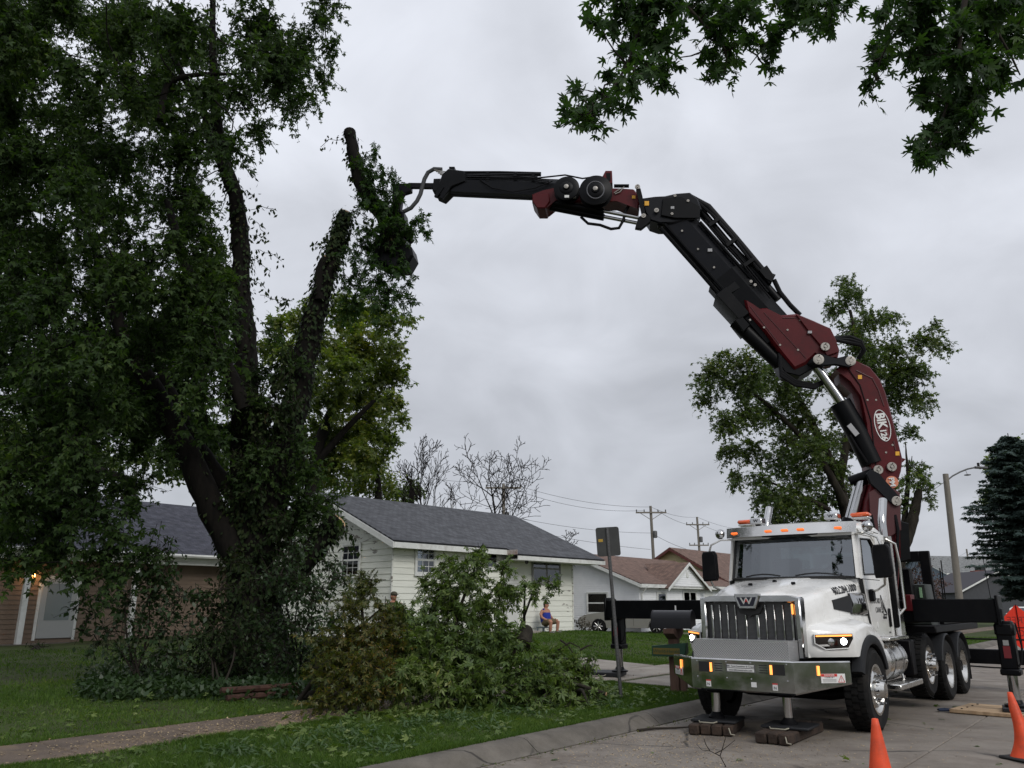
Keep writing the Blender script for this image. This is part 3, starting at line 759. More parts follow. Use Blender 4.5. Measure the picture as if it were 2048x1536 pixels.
# chassis
mb = MB(); 
for sx in (-1, 1): mb.box(sx * .38, sx * .46, -1.15, 8.2, .72, 1.0)
for yy in (-1.05, .9, 2.3, 4.0, 5.5, 7.0, 8.1): mb.box(-.40, .40, yy - .06, yy + .06, .74, .98)
fr = P('frame', mb, M_blk); fr['kind'] = 'stuff'
def single(name, m, fn, parent=None):
    mb = MB(); fn(mb); return P(name, mb, m, parent)
single('front_axle', M_blk, lambda m: m.tube([(-1.0, 0, .5), (-.6, 0, .42), (.6, 0, .42), (1.0, 0, .5)], .07, 10))
for yy, zz in ((3.3, .68), (4.8, .52), (6.15, .52)): single('rear_axle', M_blk, lambda m: m.tube([(-1.0, yy, zz), (-.25, yy, zz), (-.2, yy, zz), (.2, yy, zz), (.25, yy, zz), (1.0, yy, zz)], [.08, .08, .2, .2, .08, .08], 12))
single('engine_block', M_blk, lambda m: m.box(-.45, .45, -.95, .6, .62, 1.55, .05))
single('underbody', M_blk, lambda m: m.box(-.95, .95, .75, 2.15, .72, 1.14, .03))

# wheels
def wheel(x, y, z, r, side, dual, parent=truck):
    w = .30; xo = x; s = side
    t = MB()
    def tyre_prof(x0):
        return [(r * .60, x0), (r * .66, x0 + s * .005), (r * .90, x0 + s * .02), (r * .97, x0 + s * -.005), (r, x0 - s * .035), (r, x0 - s * (w - .035)), (r * .97, x0 - s * (w - .005)), (r * .88, x0 - s * (w + .01)), (r * .60, x0 - s * w)]
    t.lathe([(a, b) for a, b in tyre_prof(0)], (xo, y, z), (1, 0, 0), 44, cap=False)
    tyre = P('tyre', t, M_rub, parent, ang=.5)
    tr = MB()
    for k in range(36):
        a0 = 2 * math.pi * (k + .5) / 36
        for lane, off in ((-.09, 0), (.0, .5), (.09, 0)):
            a = a0 + off * 2 * math.pi / 36
            ca, sa = math.cos(a), math.sin(a); da = .062
            mid = -s * w / 2 + lane
            pts = []
            for rr in (r - .004, r + .013):
                for (dx, d_) in ((-.04, -da), (.04, -da), (.04, da), (-.04, da)):
                    aa = a + d_ * .9; pts.append((xo + mid + dx, y + math.cos(aa) * rr, z + math.sin(aa) * rr))
            tr.add(pts, [(0, 1, 2, 3), (4, 5, 6, 7), (0, 1, 5, 4), (1, 2, 6, 5), (2, 3, 7, 6), (3, 0, 4, 7)])
    to = P('tread', tr, M_rub, tyre, smooth=False); to['kind'] = 'stuff'
    rm = MB(); q = r * .6
    if not dual:
        prof = [(q, -.0), (q + .012, .008), (q - .02, .006), (q - .05, -.05), (q * .78, -.03), (q * .66, .0), (q * .50, .012), (q * .36, .015)]
    else:
        prof = [(q, -.0), (q + .012, .008), (q - .02, .004), (q - .045, -.10), (q * .80, -.15), (q * .62, -.155), (q * .42, -.13)]
    rm.lathe([(a, b * s) for a, b in prof], (xo, y, z), (1, 0, 0), 36, cap=False)
    rim = P('rim', rm, M_alu, parent)
    hb = MB(); h0 = .012 if not dual else -.13
    hb.lathe([(q * .42, h0 * s), (q * .36, (h0 + .05) * s), (q * .30, (h0 + .10) * s), (.02, (h0 + .105) * s)], (xo, y, z), (1, 0, 0), 20)
    P('hub', hb, M_alu if not dual else M_blk, rim)
    for k in range(10):
        a = 2 * math.pi * k / 10; rr = q * .58; n_ = MB(); h1 = .004 if not dual else -.152
        L_ = .075 if not dual else .04
        n_.lathe([(.022, h1 * s), (.022, (h1 + .03) * s), (.016, (h1 + .034) * s), (.014, (h1 + L_) * s), (.002, (h1 + L_ + .008) * s)], (xo, y + math.cos(a) * rr, z + math.sin(a) * rr), (1, 0, 0), 6)
        P('lug_nut', n_, M_chrome, rim)
    br = MB(); br.lathe([(q * .9, -s * .2), (q * .9, -s * .26), (.05, -s * .27)], (xo, y, z), (1, 0, 0), 20); P('brake_drum', br, M_blk, rim)
    return tyre
for sx in (-1, 1):
    wheel(sx * 1.22, 0.0, .53, .535, sx, False)
    wheel(sx * 1.22, 3.3, .68, .50, sx, False)
    for yy in (4.8, 6.15):
        wheel(sx * 1.22, yy, .515, .515, sx, True)
        i_ = MB(); i_.lathe([(.3, 0), (.47, sx * .02), (.515, sx * -.03), (.515, sx * -.26), (.3, sx * -.29)], (sx * .88, yy, .515), (1, 0, 0), 32); P('inner_tyre', i_, M_rub)

# hood
def hood_ring(y, w, zt, zb, crown=.012):
    half = [(0, zt + crown), (.32 * w, zt + crown * .6), (.34 * w, zt - .006), (.74 * w, zt - .022), (.92 * w, zt - .055), (.982 * w, zt - .11), (w, zt - .26), (w * 1.005, zb)]
    return [(-x, y, z) for x, z in half[::-1]] + [(x, y, z) for x, z in half[1:]]
mb = MB(); mb.loft([hood_ring(-1.17, .715, 1.735, .98), hood_ring(-1.10, .735, 1.765, .98), hood_ring(-.8, .79, 1.83, 1.0), hood_ring(-.4, .86, 1.92, 1.05), hood_ring(.05, .925, 2.0, 1.1), hood_ring(.46, .985, 2.05, 1.15)])
hood = P('hood', mb, M_paint, ang=.9)
for q in ((-.33, -.35), (-.05, -.1), (.3, -.3)):
    k = MB(); k.box(q[0] - .03, q[0] + .03, q[1] - .02, q[1] + .02, 1.92 + (q[1] + .4) * .19, 1.958 + (q[1] + .4) * .19, .008); P('washer_nozzle', k, M_blk, hood)
mb = MB(); mb.loft([hood_ring(.465, .975, 2.035, 1.15, 0), hood_ring(.86, 1.035, 2.05, 1.15, 0)]); P('cowl', mb, M_paint)
# hood side vents with chrome scoop
def hx(y): return .715 + (.985 - .715) * (y + 1.17) / 1.63
for s in (-1, 1):
    v = MB(); pl = [(-.40, 1.715), (.16, 1.79), (.16, 1.54), (-.38, 1.595)]
    v.loft([[(s * (hx(y) + d_ - .01), y, z) for y, z in pl] for d_ in (-.02, .040)]); P('side_vent', v, mat('vent_black', (.008, .008, .009), .5), hood)
    v = MB(); pl = [(.10, 1.815), (.66, 1.835), (.74, 1.68), (.68, 1.50), (.12, 1.525), (.19, 1.67)]
    v.loft([[(s * (hx(min(y, .5)) - .02), y, z) for y, z in pl], [(s * (hx(min(y, .5)) + .035), y, z) for y, z in pl], [(s * (hx(min(y, .5)) + .05), .40 + (y - .40) * .82, 1.70 + (z - 1.70) * .8) for y, z in pl]]); sc_o = P('vent_scoop', v, M_chrome, hood)
    if s > 0: text_obj('scoop_emblem', 'W', .13, M_ink, (hx(.45) + .055, .42, 1.70), (0.12, 1, 0), (0, 0, 1), sc_o, xscale=1.3)
from mathutils.bvhtree import BVHTree
def wrap_on(o, target, d_=Vector((-1, 0, 0)), lift=.004):       # lay flat lettering onto a curved panel
    bv = BVHTree.FromPolygons([v.co for v in target.data.vertices], [p.vertices for p in target.data.polygons])
    for v in o.data.vertices:
        hit = bv.ray_cast(v.co - d_ * 1.5, d_)
        if hit[0] is not None: v.co = hit[0] - d_ * lift
ph_ = text_obj('phone_number', '402.284.1000', .138, M_ink, (hx(.08), .06, 1.866), (0, 1, .095), (0, 0, 1), hood, xscale=.98, bold=.004, ext=0)
import bmesh
_b = bmesh.new(); _b.from_mesh(ph_.data); bmesh.ops.triangulate(_b, faces=_b.faces); bmesh.ops.subdivide_edges(_b, edges=_b.edges, cuts=2, use_grid_fill=True); _b.to_mesh(ph_.data); _b.free()
wrap_on(ph_, hood, lift=.007)

# fenders: lofted outward from the hood side, wheel arch cut out, swept front face
def fender(s):
    arch = [(-.60 * math.cos(R(a)) * 1.03, .53 + .63 * math.sin(R(a))) for a in range(48, 133, 12)]
    def ring(x, yf, top, rear, zin):
        front = [(yf + .04, .985), (yf, 1.05), (yf + .01, 1.28 + top * .3), (yf + .06, 1.33 + top * .5)]
        upper = [(-.45, 1.385 + top), (-.1, 1.425 + top), (.25, 1.40 + top), (.52, 1.27 + top * .8), (rear, 1.10)]
        low = [(rear - .02, .98)] + [(y, z + zin) for y, z in arch[::-1]] + [(-.62, .985)]
        return [(s * x, y, z) for y, z in front + upper + low]
    mb = MB(); mb.loft([ring(.70, -1.17, .12, .74, 0), ring(.80, -1.13, .09, .74, 0), ring(1.0, -.92, .035, .73, 0), ring(1.14, -.76, .0, .72, 0), ring(1.19, -.69, -.03, .70, 0.0), ring(1.20, -.66, -.07, .68, .01)])
    f = P('fender', mb, M_paint, ang=.8)
    fl = MB(); R0, R1 = .60, .715
    sec = []
    for a in range(22, 165, 8):
        ca, sa = -math.cos(R(a)), math.sin(R(a))
        sec.append([(s * x, ca * rr, .53 + sa * rr) for x, rr in ((1.10, R0), (1.235, R0), (1.25, R0 + .03), (1.235, R1), (1.19, R1 + .01), (1.10, R1))])
    fl.loft(sec); P('wheel_arch_trim', fl, M_plast, f)
    ft = MB(); sec = []
    for a in range(20, 185, 8):
        ca, sa = -math.cos(R(a)), math.sin(R(a)); sec.append([(s * x, ca * rr, .53 + sa * rr) for x, rr in ((.72, .585), (1.20, .585), (1.20, .605), (.72, .605))])
    ft.loft(sec); P('wheel_well', ft, M_blk, f)
    # headlamp on the swept face
    A = Vector((s * .79, -1.142, 0)); B = Vector((s * 1.175, -.725, 0)); u = (B - A).normalized(); nn = Vector((u.y, -u.x, 0)) * (1 if s > 0 else -1); Lh = (B - A).length
    def q(a, z, o): p = A + u * a * Lh + nn * o; return (p.x, p.y, z)
    pl = [(0.02, 1.275), (.98, 1.285), (1.0, 1.22), (.86, 1.10), (.28, 1.085), (.02, 1.16)]
    hl = MB(); hl.loft([[q(a, z, -.05) for a, z in pl], [q(a, z, .022) for a, z in pl], [q(.5 + (a - .5) * .95, 1.19 + (z - 1.19) * .9, .03) for a, z in pl]]); ho = P('headlight', hl, M_lens, f)
    bz = MB()
    for i in range(len(pl)):
        a, b = pl[i], pl[(i + 1) % len(pl)]
        bz.tube([q(a[0], a[1], .02), q(b[0], b[1], .02)], .010, 6)
    P('bezel', bz, M_paint, ho)['kind'] = 'stuff'
    db_ = MB(); db_.loft([[q(a, z, o) for o in (.028, .037) for (a, z) in ((.05, 1.245), (.05, 1.262))][0:2] + [q(a, z, .037) for (a, z) in ((.05, 1.262), (.05, 1.245))], [q(.95, 1.252, .028), q(.95, 1.272, .028), q(.95, 1.272, .037), q(.95, 1.252, .037)]]); P('indicator_bar', db_, M_amber, ho)
    ln = MB(); c = Vector(q(.74, 1.185, .026)); ln.lathe([(.044, 0), (.040, .012), (.02, .02), (.002, .022)], c, nn, 16); P('lamp_lens', ln, M_head, ho)
    ln = MB(); c = Vector(q(.42, 1.18, .024)); ln.lathe([(.05, 0), (.045, .012), (.02, .018), (.002, .02)], c, nn, 16); P('lamp_lens', ln, M_chrome, ho)
    return f
for s in (-1, 1): fender(s)

# grille
mb = MB()
def frame_pr(m, x0, x1, z0, z1, t, y0, y1, b):
    m.box(x0, x0 + t, y0, y1, z0, z1, b); m.box(x1 - t, x1, y0, y1, z0, z1, b); m.box(x0 + t, x1 - t, y0, y1, z1 - t * .8, z1, b)
frame_pr(mb, -.72, .72, .96, 1.755, .09, -1.30, -1.12, .02); P('grille_surround', mb, M_chrome)['kind'] = 'stuff'
mb = MB(); mb.loft([[(x, y, z) for x, z in ((-.70, 1.735), (-.55, 1.775), (.55, 1.775), (.70, 1.735), (.70, 1.70), (-.70, 1.70))] for y in (-1.31, -1.08)]); P('hood_lip', mb, M_chrome)
mb = MB(); mb.box(-.635, .635, -1.215, -1.19, .95, 1.70); grl = P('grille', mb, M_mesh)
for x, w_ in ((-.565, .030), (-.45, .018), (-.335, .018), (-.22, .018), (-.07, .024), (.095, .040), (.215, .018), (.335, .018), (.455, .018), (.575, .030)):
    k = MB(); k.box(x - w_ / 2, x + w_ / 2, -1.245, -1.216, .96, 1.655 if abs(x) > .12 else 1.52, .004); P('grille_bar', k, M_chrome, grl)
mb = MB(); mb.prism([(-.19, 1.62), (.19, 1.62), (.14, 1.54), (.045, 1.52), (0, 1.49), (-.045, 1.52), (-.14, 1.54)], 'y', -1.262, -1.22); P('emblem_v_plate', mb, M_seal, grl)  # black V-shaped plate under the emblem
em = MB(); em.prism([(-.175, 1.80), (.175, 1.80), (.18, 1.76), (.115, 1.60), (-.115, 1.60), (-.18, 1.76)], 'y', -1.345, -1.25, .012); emo = P('emblem', em, M_chrome, grl)
em = MB(); em.prism([(-.14, 1.755), (.14, 1.755), (.09, 1.635), (-.09, 1.635)], 'y', -1.352, -1.346); P('emblem_field', em, mat('emblem_navy', (.008, .008, .02), .3), emo)
text_obj('emblem_letter', 'W', .12, M_alu, (-.0, -1.356, 1.70), (1, 0, 0), (0, 0, 1), emo, xscale=1.35, bold=.003)
text_obj('emblem_star', 'A', .07, M_decal_r, (0, -1.359, 1.705), (1, 0, 0), (0, 0, 1), emo)
mb = MB(); mb.box(.585, .607, -1.275, -1.246, 1.53, 1.665, .004); P('marker_strobe', mb, M_amber, grl)
# tread-plate box on the bumper
mb = MB(); mb.box(-.68, .64, -1.66, -1.30, .945, 1.20); tp = P('tread_plate_box', mb, M_plate, smooth=False)
uv = tp.data.uv_layers.new(name='UVMap')
for pl_ in tp.data.polygons:
    for li in pl_.loop_indices:
        c = tp.data.vertices[tp.data.loops[li].vertex_index].co; n_ = pl_.normal
        uv.data[li].uv = (c.x, c.z) if abs(n_.y) > .7 else (c.y, c.z) if abs(n_.x) > .7 else (c.x, c.y)

# bumper: mirror-polished, swept wings rising at the ends
def bx(u):  # plan outline param 0..3
    pts = [(-1.24, -1.17), (-.70, -1.70), (.70, -1.70), (1.24, -1.17)]; i = min(2, int(u)); f_ = u - i
    return (pts[i][0] + (pts[i + 1][0] - pts[i][0]) * f_, pts[i][1] + (pts[i + 1][1] - pts[i][1]) * f_)
mb = MB(); sec = []
for u in (0, .04, .5, .95, 1, 1.05, 1.5, 1.95, 2, 2.05, 2.5, 2.96, 3):
    x, y = bx(u); zb = .555 if 1 <= u <= 2 else .555 + .125 * (abs(u - 1.5) - .5); o = .0
    sec.append([(x * .975, y + .10, .955), (x, y + .005, .96), (x, y - .008, .945), (x, y - .008, zb + .02), (x * .995, y + .02, zb), (x * .95, y + .22, zb + .03), (x * .93, y + .22, zb + .05), (x * .96, y + .09, zb + .04)])
mb.loft(sec); bumper = P('bumper', mb, M_chrome, ang=.35)
def face_pt(u, z, o=0.0):
    x, y = bx(u); i = min(2, int(u)); p0, p1 = bx(i), bx(i + .999)
    d_ = Vector((p1[0] - p0[0], p1[1] - p0[1], 0)).normalized(); n_ = Vector((d_.y, -d_.x, 0))
    return Vector((x, y - .008, z)) + n_ * o, d_, n_
def bumper_box(name, u, z0, z1, w, m, o0=-.004, o1=.012, parent=bumper):
    p, d_, n_ = face_pt(u, 0); k = MB(); vs = []
    for o in (o0, o1):
        for (a, z) in ((-w / 2, z0), (w / 2, z0), (w / 2, z1), (-w / 2, z1)):
            vs.append(p + d_ * a + n_ * o + Vector((0, 0, z)))
    k.add(vs, [(0, 1, 2, 3), (4, 5, 6, 7), (0, 1, 5, 4), (1, 2, 6, 5), (2, 3, 7, 6), (3, 0, 4, 7)]); return P(name, k, m, parent, smooth=False)
for u in (1.15, 1.85): bumper_box('lamp_pocket', u, .785, .915, .20, M_seal, -.004, .003)
for u in (.45, 1.205, 1.795, 2.43): bumper_box('amber_strobe', u, .79, .905, .030, M_amber, .004, .016)
for u in (1.28, 1.72):
    for z in (.80, .83, .86, .89): bumper_box('air_slot', u, z, z + .012, .11, M_seal, -.004, .002)
sp = bumper_box('maker_plate', 1.5, .80, .90, .40, mat('plate_dark_trim', (.10, .10, .10), .4), -.004, .003)
for i, (tx, z) in enumerate((('BIK Tow-Container & Crane', .873), ('www.biktowntrucks.com', .826))):
    s2 = bumper_box('plate_strip', 1.5, z - .019, z + .019, .37, M_decal_w, .003, .005)
    p, d_, n_ = face_pt(1.5, z, .006); text_obj('plate_text', tx, .032, M_ink, p, d_, (0, 0, 1), s2)
def danger(u, z):
    p, d_, n_ = face_pt(u, z); b = bumper_box('danger_placard', u, z - .055, z + .055, .32, M_decal_w, -.002, .004)
    r_ = bumper_box('red_band', u, z, z + .001, .001, M_decal_r, 0, .001, b); bpy.data.objects.remove(r_)
    k = MB(); vs = [p + d_ * a + n_ * o + Vector((0, 0, c)) for o in (.003, .006) for a, c in ((-.158, .022), (.055, .022), (.055, .053), (-.158, .053))]
    k.add(vs, [(0, 1, 2, 3), (4, 5, 6, 7), (0, 1, 5, 4), (1, 2, 6, 5), (2, 3, 7, 6), (3, 0, 4, 7)]); P('red_band', k, M_decal_r, b, smooth=False)
    text_obj('danger_word', 'DANGER', .034, M_decal_w, p + d_ * -.05 + n_ * .007 + Vector((0, 0, .038)), d_, (0, 0, 1), b)
    text_obj('placard_text', '• LOOK UP •', .024, M_ink, p + d_ * -.05 + n_ * .005 + Vector((0, 0, .010)), d_, (0, 0, 1), b)
    for i in range(3):
        k = MB(); z_ = -.010 - .014 * i
        k.add([p + d_ * a + n_ * .005 + Vector((0, 0, c)) for a, c in ((-.14, z_), (.04, z_), (.04, z_ - .005), (-.14, z_ - .005))], [(0, 1, 2, 3)]); P('placard_line', k, M_grey_ink, b, smooth=False)
    tri = [(.065, -.045), (.150, -.045), (.1075, .035)]; k = MB()
    for i in range(3):
        a, c = tri[i], tri[(i + 1) % 3]; k.tube([p + d_ * a[0] + n_ * .005 + Vector((0, 0, a[1])), p + d_ * c[0] + n_ * .005 + Vector((0, 0, c[1]))], .004, 4)
    k.tube([p + d_ * .112 + n_ * .005 + Vector((0, 0, .01)), p + d_ * .10 + n_ * .005 + Vector((0, 0, -.012)), p + d_ * .114 + n_ * .005 + Vector((0, 0, -.014)), p + d_ * .105 + n_ * .005 + Vector((0, 0, -.034))], .003, 4)
    P('warning_symbol', k, M_decal_r, b)['kind'] = 'stuff'
danger(2.68, .755); danger(.30, .755)
for u in (1.17, 1.82):
    b = bumper_box('sticker', u, .60, .685, .065, M_decal_w, -.002, .003)
    p, d_, n_ = face_pt(u, .63); text_obj('sticker_symbol', 'N', .05, M_ink, p + n_ * .004, d_, (0, 0, 1), b)
    bumper_box('sticker_band', u, .67, .6852, .0652, M_decal_r, 0, .004, b)
bumper_box('sticker', 1.62, .625, .685, .07, M_decal_w, -.002, .003)
for u in (1.06, 1.36, 1.6, 1.94):
    for z in (.92, .72):
        p, d_, n_ = face_pt(u, z); k = MB(); k.lathe([(.011, 0), (.010, .004), (.002, .007)], p, n_, 10); P('bolt_head', k, M_chrome, bumper)
single('tow_crossmember', M_blk, lambda m: m.box(-.85, .85, -1.45, -1.1, .60, .92, .02))

# cab: built of pillars, panels, roof and glass
XD = 1.055
mb = MB()
lower = lambda y, xh, zt, zb: [(-xh, y, zb), (-xh, y, zt), (xh, y, zt), (xh, y, zb)]
single('floor_pan', M_blk, lambda m: m.box(-1.0, 1.0, .70, 2.0, 1.12, 1.24, .02))
single('firewall', M_paint, lambda m: m.box(-.98, .98, .56, .72, 1.2, 2.04, .02))
mb = MB(); mb.box(-1.05, 1.05, 1.93, 2.0, 1.15, 2.25, .02); mb.box(-1.05, -.68, 1.93, 2.0, 2.25, 2.68, .02); mb.box(.68, 1.05, 1.93, 2.0, 2.25, 2.68, .02); mb.box(-1.0, 1.0, 1.93, 2.0, 2.62, 2.75, .02); P('cab_back', mb, M_paint)['kind'] = 'stuff'
mb = MB()
def rr(y, xh, z, e=.1): return [(-xh, y, z - .16), (-xh + .015, y, z - e), (-xh + .10, y, z - .02), (-xh * .4, y, z + .012), (xh * .4, y, z + .012), (xh - .10, y, z - .02), (xh - .015, y, z - e), (xh, y, z - .16)]
mb.loft([rr(.56, .96, 2.84), rr(.66, 1.0, 2.87), rr(.95, 1.025, 2.93), rr(1.3, 1.03, 2.95), rr(1.75, 1.03, 2.94), rr(2.0, 1.02, 2.90)]); P('roof', mb, M_paint, ang=.9)
for s in (-1, 1):
    mb = MB(); mb.loft([[(s * .985, .545, 2.04), (s * 1.045, .70, 2.04), (s * 1.045, .60, 2.04), (s * .985, .43, 2.04)], [(s * .945, .70, 2.74), (s * 1.01, .80, 2.74), (s * 1.01, .72, 2.74), (s * .945, .58, 2.74)]]); P('pillar', mb, M_paint)
    mb = MB(); mb.prism([(1.52, 1.16), (2.0, 1.16), (2.0, 2.76), (1.44, 2.76), (1.48, 2.05)], 'x', s * .985, s * 1.045, .0); P('rear_side_panel', mb, M_paint)
    # door: lower skin and window frame, with a shut-line gap round it
    d_ = MB(); d_.prism([(.55, 2.02), (.62, 1.75), (.80, 1.20), (1.88, 1.16), (1.88, 2.02)], 'x', s * 1.0, s * (XD + .005), .008); door = P('door', d_, M_paint)
    gp = MB(); gl_ = [(.542, 2.03), (.612, 1.75), (.792, 1.19), (1.888, 1.152), (1.888, 2.03)]
    gp.prism(gl_, 'x', s * .99, s * 1.043); P('door_gap', gp, M_seal, door)
    wf = MB()
    fr_o = [(.53, 2.03), (.66, 2.70), (1.30, 2.72), (1.50, 2.60), (1.50, 2.03)]; fr_i = [(.62, 2.09), (.73, 2.63), (1.27, 2.65), (1.41, 2.55), (1.41, 2.12)]
    dx = lambda z: XD - .003 - (z - 2.03) * .055
    rings = [[(s * (dx(z) - .04), y, z) for y, z in fr_i], [(s * dx(z), y, z) for y, z in fr_i], [(s * dx(z), y, z) for y, z in fr_o], [(s * (dx(z) - .04), y, z) for y, z in fr_o]]
    wf.loft(rings, cap=False); P('window_frame', wf, M_paint, door)
    sl2 = MB(); n5 = len(fr_i)
    for i in range(n5):
        a, b = fr_i[i], fr_i[(i + 1) % n5]; sl2.tube([(s * (dx(a[1]) + .001), a[0], a[1]), (s * (dx(b[1]) + .001), b[0], b[1])], .014, 6)
    P('window_seal', sl2, M_seal, door)['kind'] = 'stuff'
    gw = MB(); gw.loft([[(s * (dx(z) - .022), y, z) for y, z in fr_i], [(s * (dx(z) - .016), y, z) for y, z in fr_i]]); P('side_window', gw, M_wglass, door)
    sp_ = MB(); sp_.prism([(1.41, 2.03), (1.5, 2.03), (1.5, 2.76), (1.30, 2.76), (1.30, 2.72), (1.50, 2.60)], 'x', s * 1.0, s * 1.03); P('rear_pillar', sp_, M_paint)
    h_ = MB(); h_.box(s * (XD + .004), s * (XD + .03), 1.66, 1.76, 1.32, 1.60, .012); P('door_handle', h_, M_blk, door)
    rl = MB(); rl.box(s * .99, s * 1.03, .70, 1.5, 2.69, 2.79, .01); P('roof_rail', rl, M_paint)
# driver-door lettering and triangular logo
dl = [o for o in truck.children if o.name.startswith('door')][-1] if False else None
doors = [o for o in truck.children if o.name.split('.')[0] == 'door']
DD = doors[1]
ox = XD + .009
text_obj('door_text', 'MIDCARD', .115, M_grey_ink, (ox, 1.07, 1.71), (0, 1, 0), (0, 0, 1), DD, xscale=.85)
text_obj('door_text', 'CRANE', .115, M_grey_ink, (ox, 1.14, 1.575), (0, 1, 0), (0, 0, 1), DD, xscale=.85)
def decal(pts, m, nm='door_logo'):
    k = MB(); k.prism(pts, 'x', ox - .003, ox + .001); return P(nm, k, m, DD, smooth=False)
decal([(1.33, 1.80), (1.36, 1.80), (1.36, 1.585), (1.33, 1.57)], M_ink); decal([(1.36, 1.80), (1.39, 1.74), (1.63, 1.52), (1.575, 1.52)], M_ink)
decal([(1.395, 1.66), (1.425, 1.66), (1.545, 1.54), (1.505, 1.535)], M_ink); decal([(1.395, 1.70), (1.42, 1.67), (1.42, 1.54), (1.395, 1.54)], M_ink); decal([(1.33, 1.56), (1.40, 1.56), (1.40, 1.535), (1.33, 1.53)], M_ink)
decal([(1.44, 1.515), (1.60, 1.515), (1.60, 1.495), (1.44, 1.495)], M_ink); decal([(1.36, 1.48), (1.56, 1.48), (1.56, 1.445), (1.36, 1.445)], M_ink); decal([(1.40, 1.53), (1.43, 1.53), (1.43, 1.48), (1.40, 1.48)], M_ink)
k = MB(); k.lathe([(.045, 0), (.045, .003), (.002, .004)], (ox - .003, 1.02, 1.36), (1, 0, 0), 16); P('door_badge', k, M_decal_w, DD)
text_obj('door_code', 'MC 126', .035, M_ink, (ox, 1.66, 1.235), (0, 1, 0), (0, 0, 1), DD)
# windshield: raked and gently curved
def ws(x, f):   # f 0 bottom..1 top
    xh = .965 - .03 * f; y0 = .40 + .12 * (abs(x) ** 2.2); return (x * xh, y0 + .155 * f, 2.055 + .665 * f)
mb = MB(); xs = [-1 + i / 6 for i in range(13)]
outl = [ws(x, 0) for x in xs] + [ws(1, .5)] + [ws(x, 1) for x in xs[::-1]] + [ws(-1, .5)]
for i in range(12):
    for j in range(4):
        mb.quad(ws(xs[i], j / 4), ws(xs[i + 1], j / 4), ws(xs[i + 1], (j + 1) / 4), ws(xs[i], (j + 1) / 4))
P('windshield', mb, M_wglass, ang=3.0)
mb = MB(); pts = outl + [outl[0]]; mb.tube(pts, .022, 6); P('windshield_seal', mb, M_seal)
mb = MB()
for i in range(12):
    a, b = ws(xs[i], .80), ws(xs[i + 1], .80); c, e = ws(xs[i + 1], 1.0), ws(xs[i], 1.0)
    mb.quad(*[(p[0], p[1] + .012, p[2]) for p in (a, b, c, e)])
P('tint_band', mb, mat('windscreen_tint', (.006, .007, .008), .4))
for (x0, x1, f0) in ((-.75, -.15, .02), (.1, .75, .02)):
    k = MB(); k.tube([ws(x0 + (x1 - x0) * i / 4, f0 + .03 + .05 * math.sin(i / 4 * 3.1)) for i in range(5)], .012, 5); P('wiper', k, M_seal)
# interior
single('dashboard', M_int, lambda m: m.box(-.93, .93, .72, 1.0, 1.75, 2.06, .06))
for sx in (-.5, .5):
    mb = MB(); mb.box(sx - .25, sx + .25, 1.35, 1.75, 1.6, 1.74, .05); mb.box(sx - .25, sx + .25, 1.68, 1.82, 1.70, 2.42, .05); P('seat', mb, M_int)['kind'] = 'stuff'
mb = MB(); mb.tube([(.5 + .22 * math.cos(2 * math.pi * i / 20), 1.06 + .06 * math.sin(2 * math.pi * i / 20), 2.06 + .2 * math.sin(2 * math.pi * i / 20)) for i in range(21)], .015, 6); P('steering_wheel', mb, M_int)
g = MB(); g.box(-.68, .68, 1.96, 1.966, 2.25, 2.62); P('rear_window', g, M_wglass)
single('headliner', M_int, lambda m: m.box(-.93, .93, .72, 1.92, 2.70, 2.735))
# visor, marker lamps, roof lights, beacons
def vis(x, f): return (x * (.985 + .015 * f), .40 + .14 * abs(x) ** 2.4 - .05 + .06 * f, 2.715 + .165 * f)
mb = MB(); vx = [-1.04 + 2.08 * i / 16 for i in range(17)]
mb.loft([[vis(x, 0), vis(x, 1), (vis(x, 1)[0], vis(x, 1)[1] + .12, vis(x, 1)[2] - .01), (vis(x, 1)[0], vis(x, 1)[1] + .12, vis(x, 1)[2] - .025), (vis(x, 1)[0], vis(x, 1)[1] + .02, vis(x, 1)[2] - .02), (vis(x, 0)[0], vis(x, 0)[1] + .012, vis(x, 0)[2])] for x in vx]); visor = P('sun_visor', mb, mat('stainless', (.66, .65, .63), .2, 1.0, rvar=.08), ang=.5)
for x in (-.88, -.27, 0.0, .25, .80):
    p = Vector(vis(x, .42)); k = MB(); k.box(p.x - .055, p.x + .055, p.y - .03, p.y + .01, p.z - .016, p.z + .018, .010); P('marker_lamp', k, M_amber2, visor)
for x in (-.62, .60):
    k = MB(); k.box(x - .105, x + .105, .78, .98, 2.945, 3.055, .02); lo = P('roof_lamp', k, M_chrome); text_obj('lamp_emblem', 'W', .06, M_ink, (x, .778, 3.0), (1, 0, 0), (0, 0, 1), lo, xscale=1.3, bold=.002)
    k = MB(); k.box(x - .03, x + .03, .85, .93, 2.90, 2.95); P('lamp_foot', k, M_blk, lo)
for x in (-.98, .92):
    k = MB(); k.box(x - .13, x + .13, 1.22, 1.42, 2.975, 3.01, .008); k.box(x - .12, x - .10, 1.3, 1.34, 2.82, 2.98); k.box(x + .10, x + .12, 1.3, 1.34, 2.82, 2.98); bo = P('beacon_bracket', k, M_alu); bo['kind'] = 'stuff'
    k = MB(); k.box(x - .14, x + .14, 1.20, 1.40, 3.011, 3.075, .022); P('beacon', k, M_beacon)
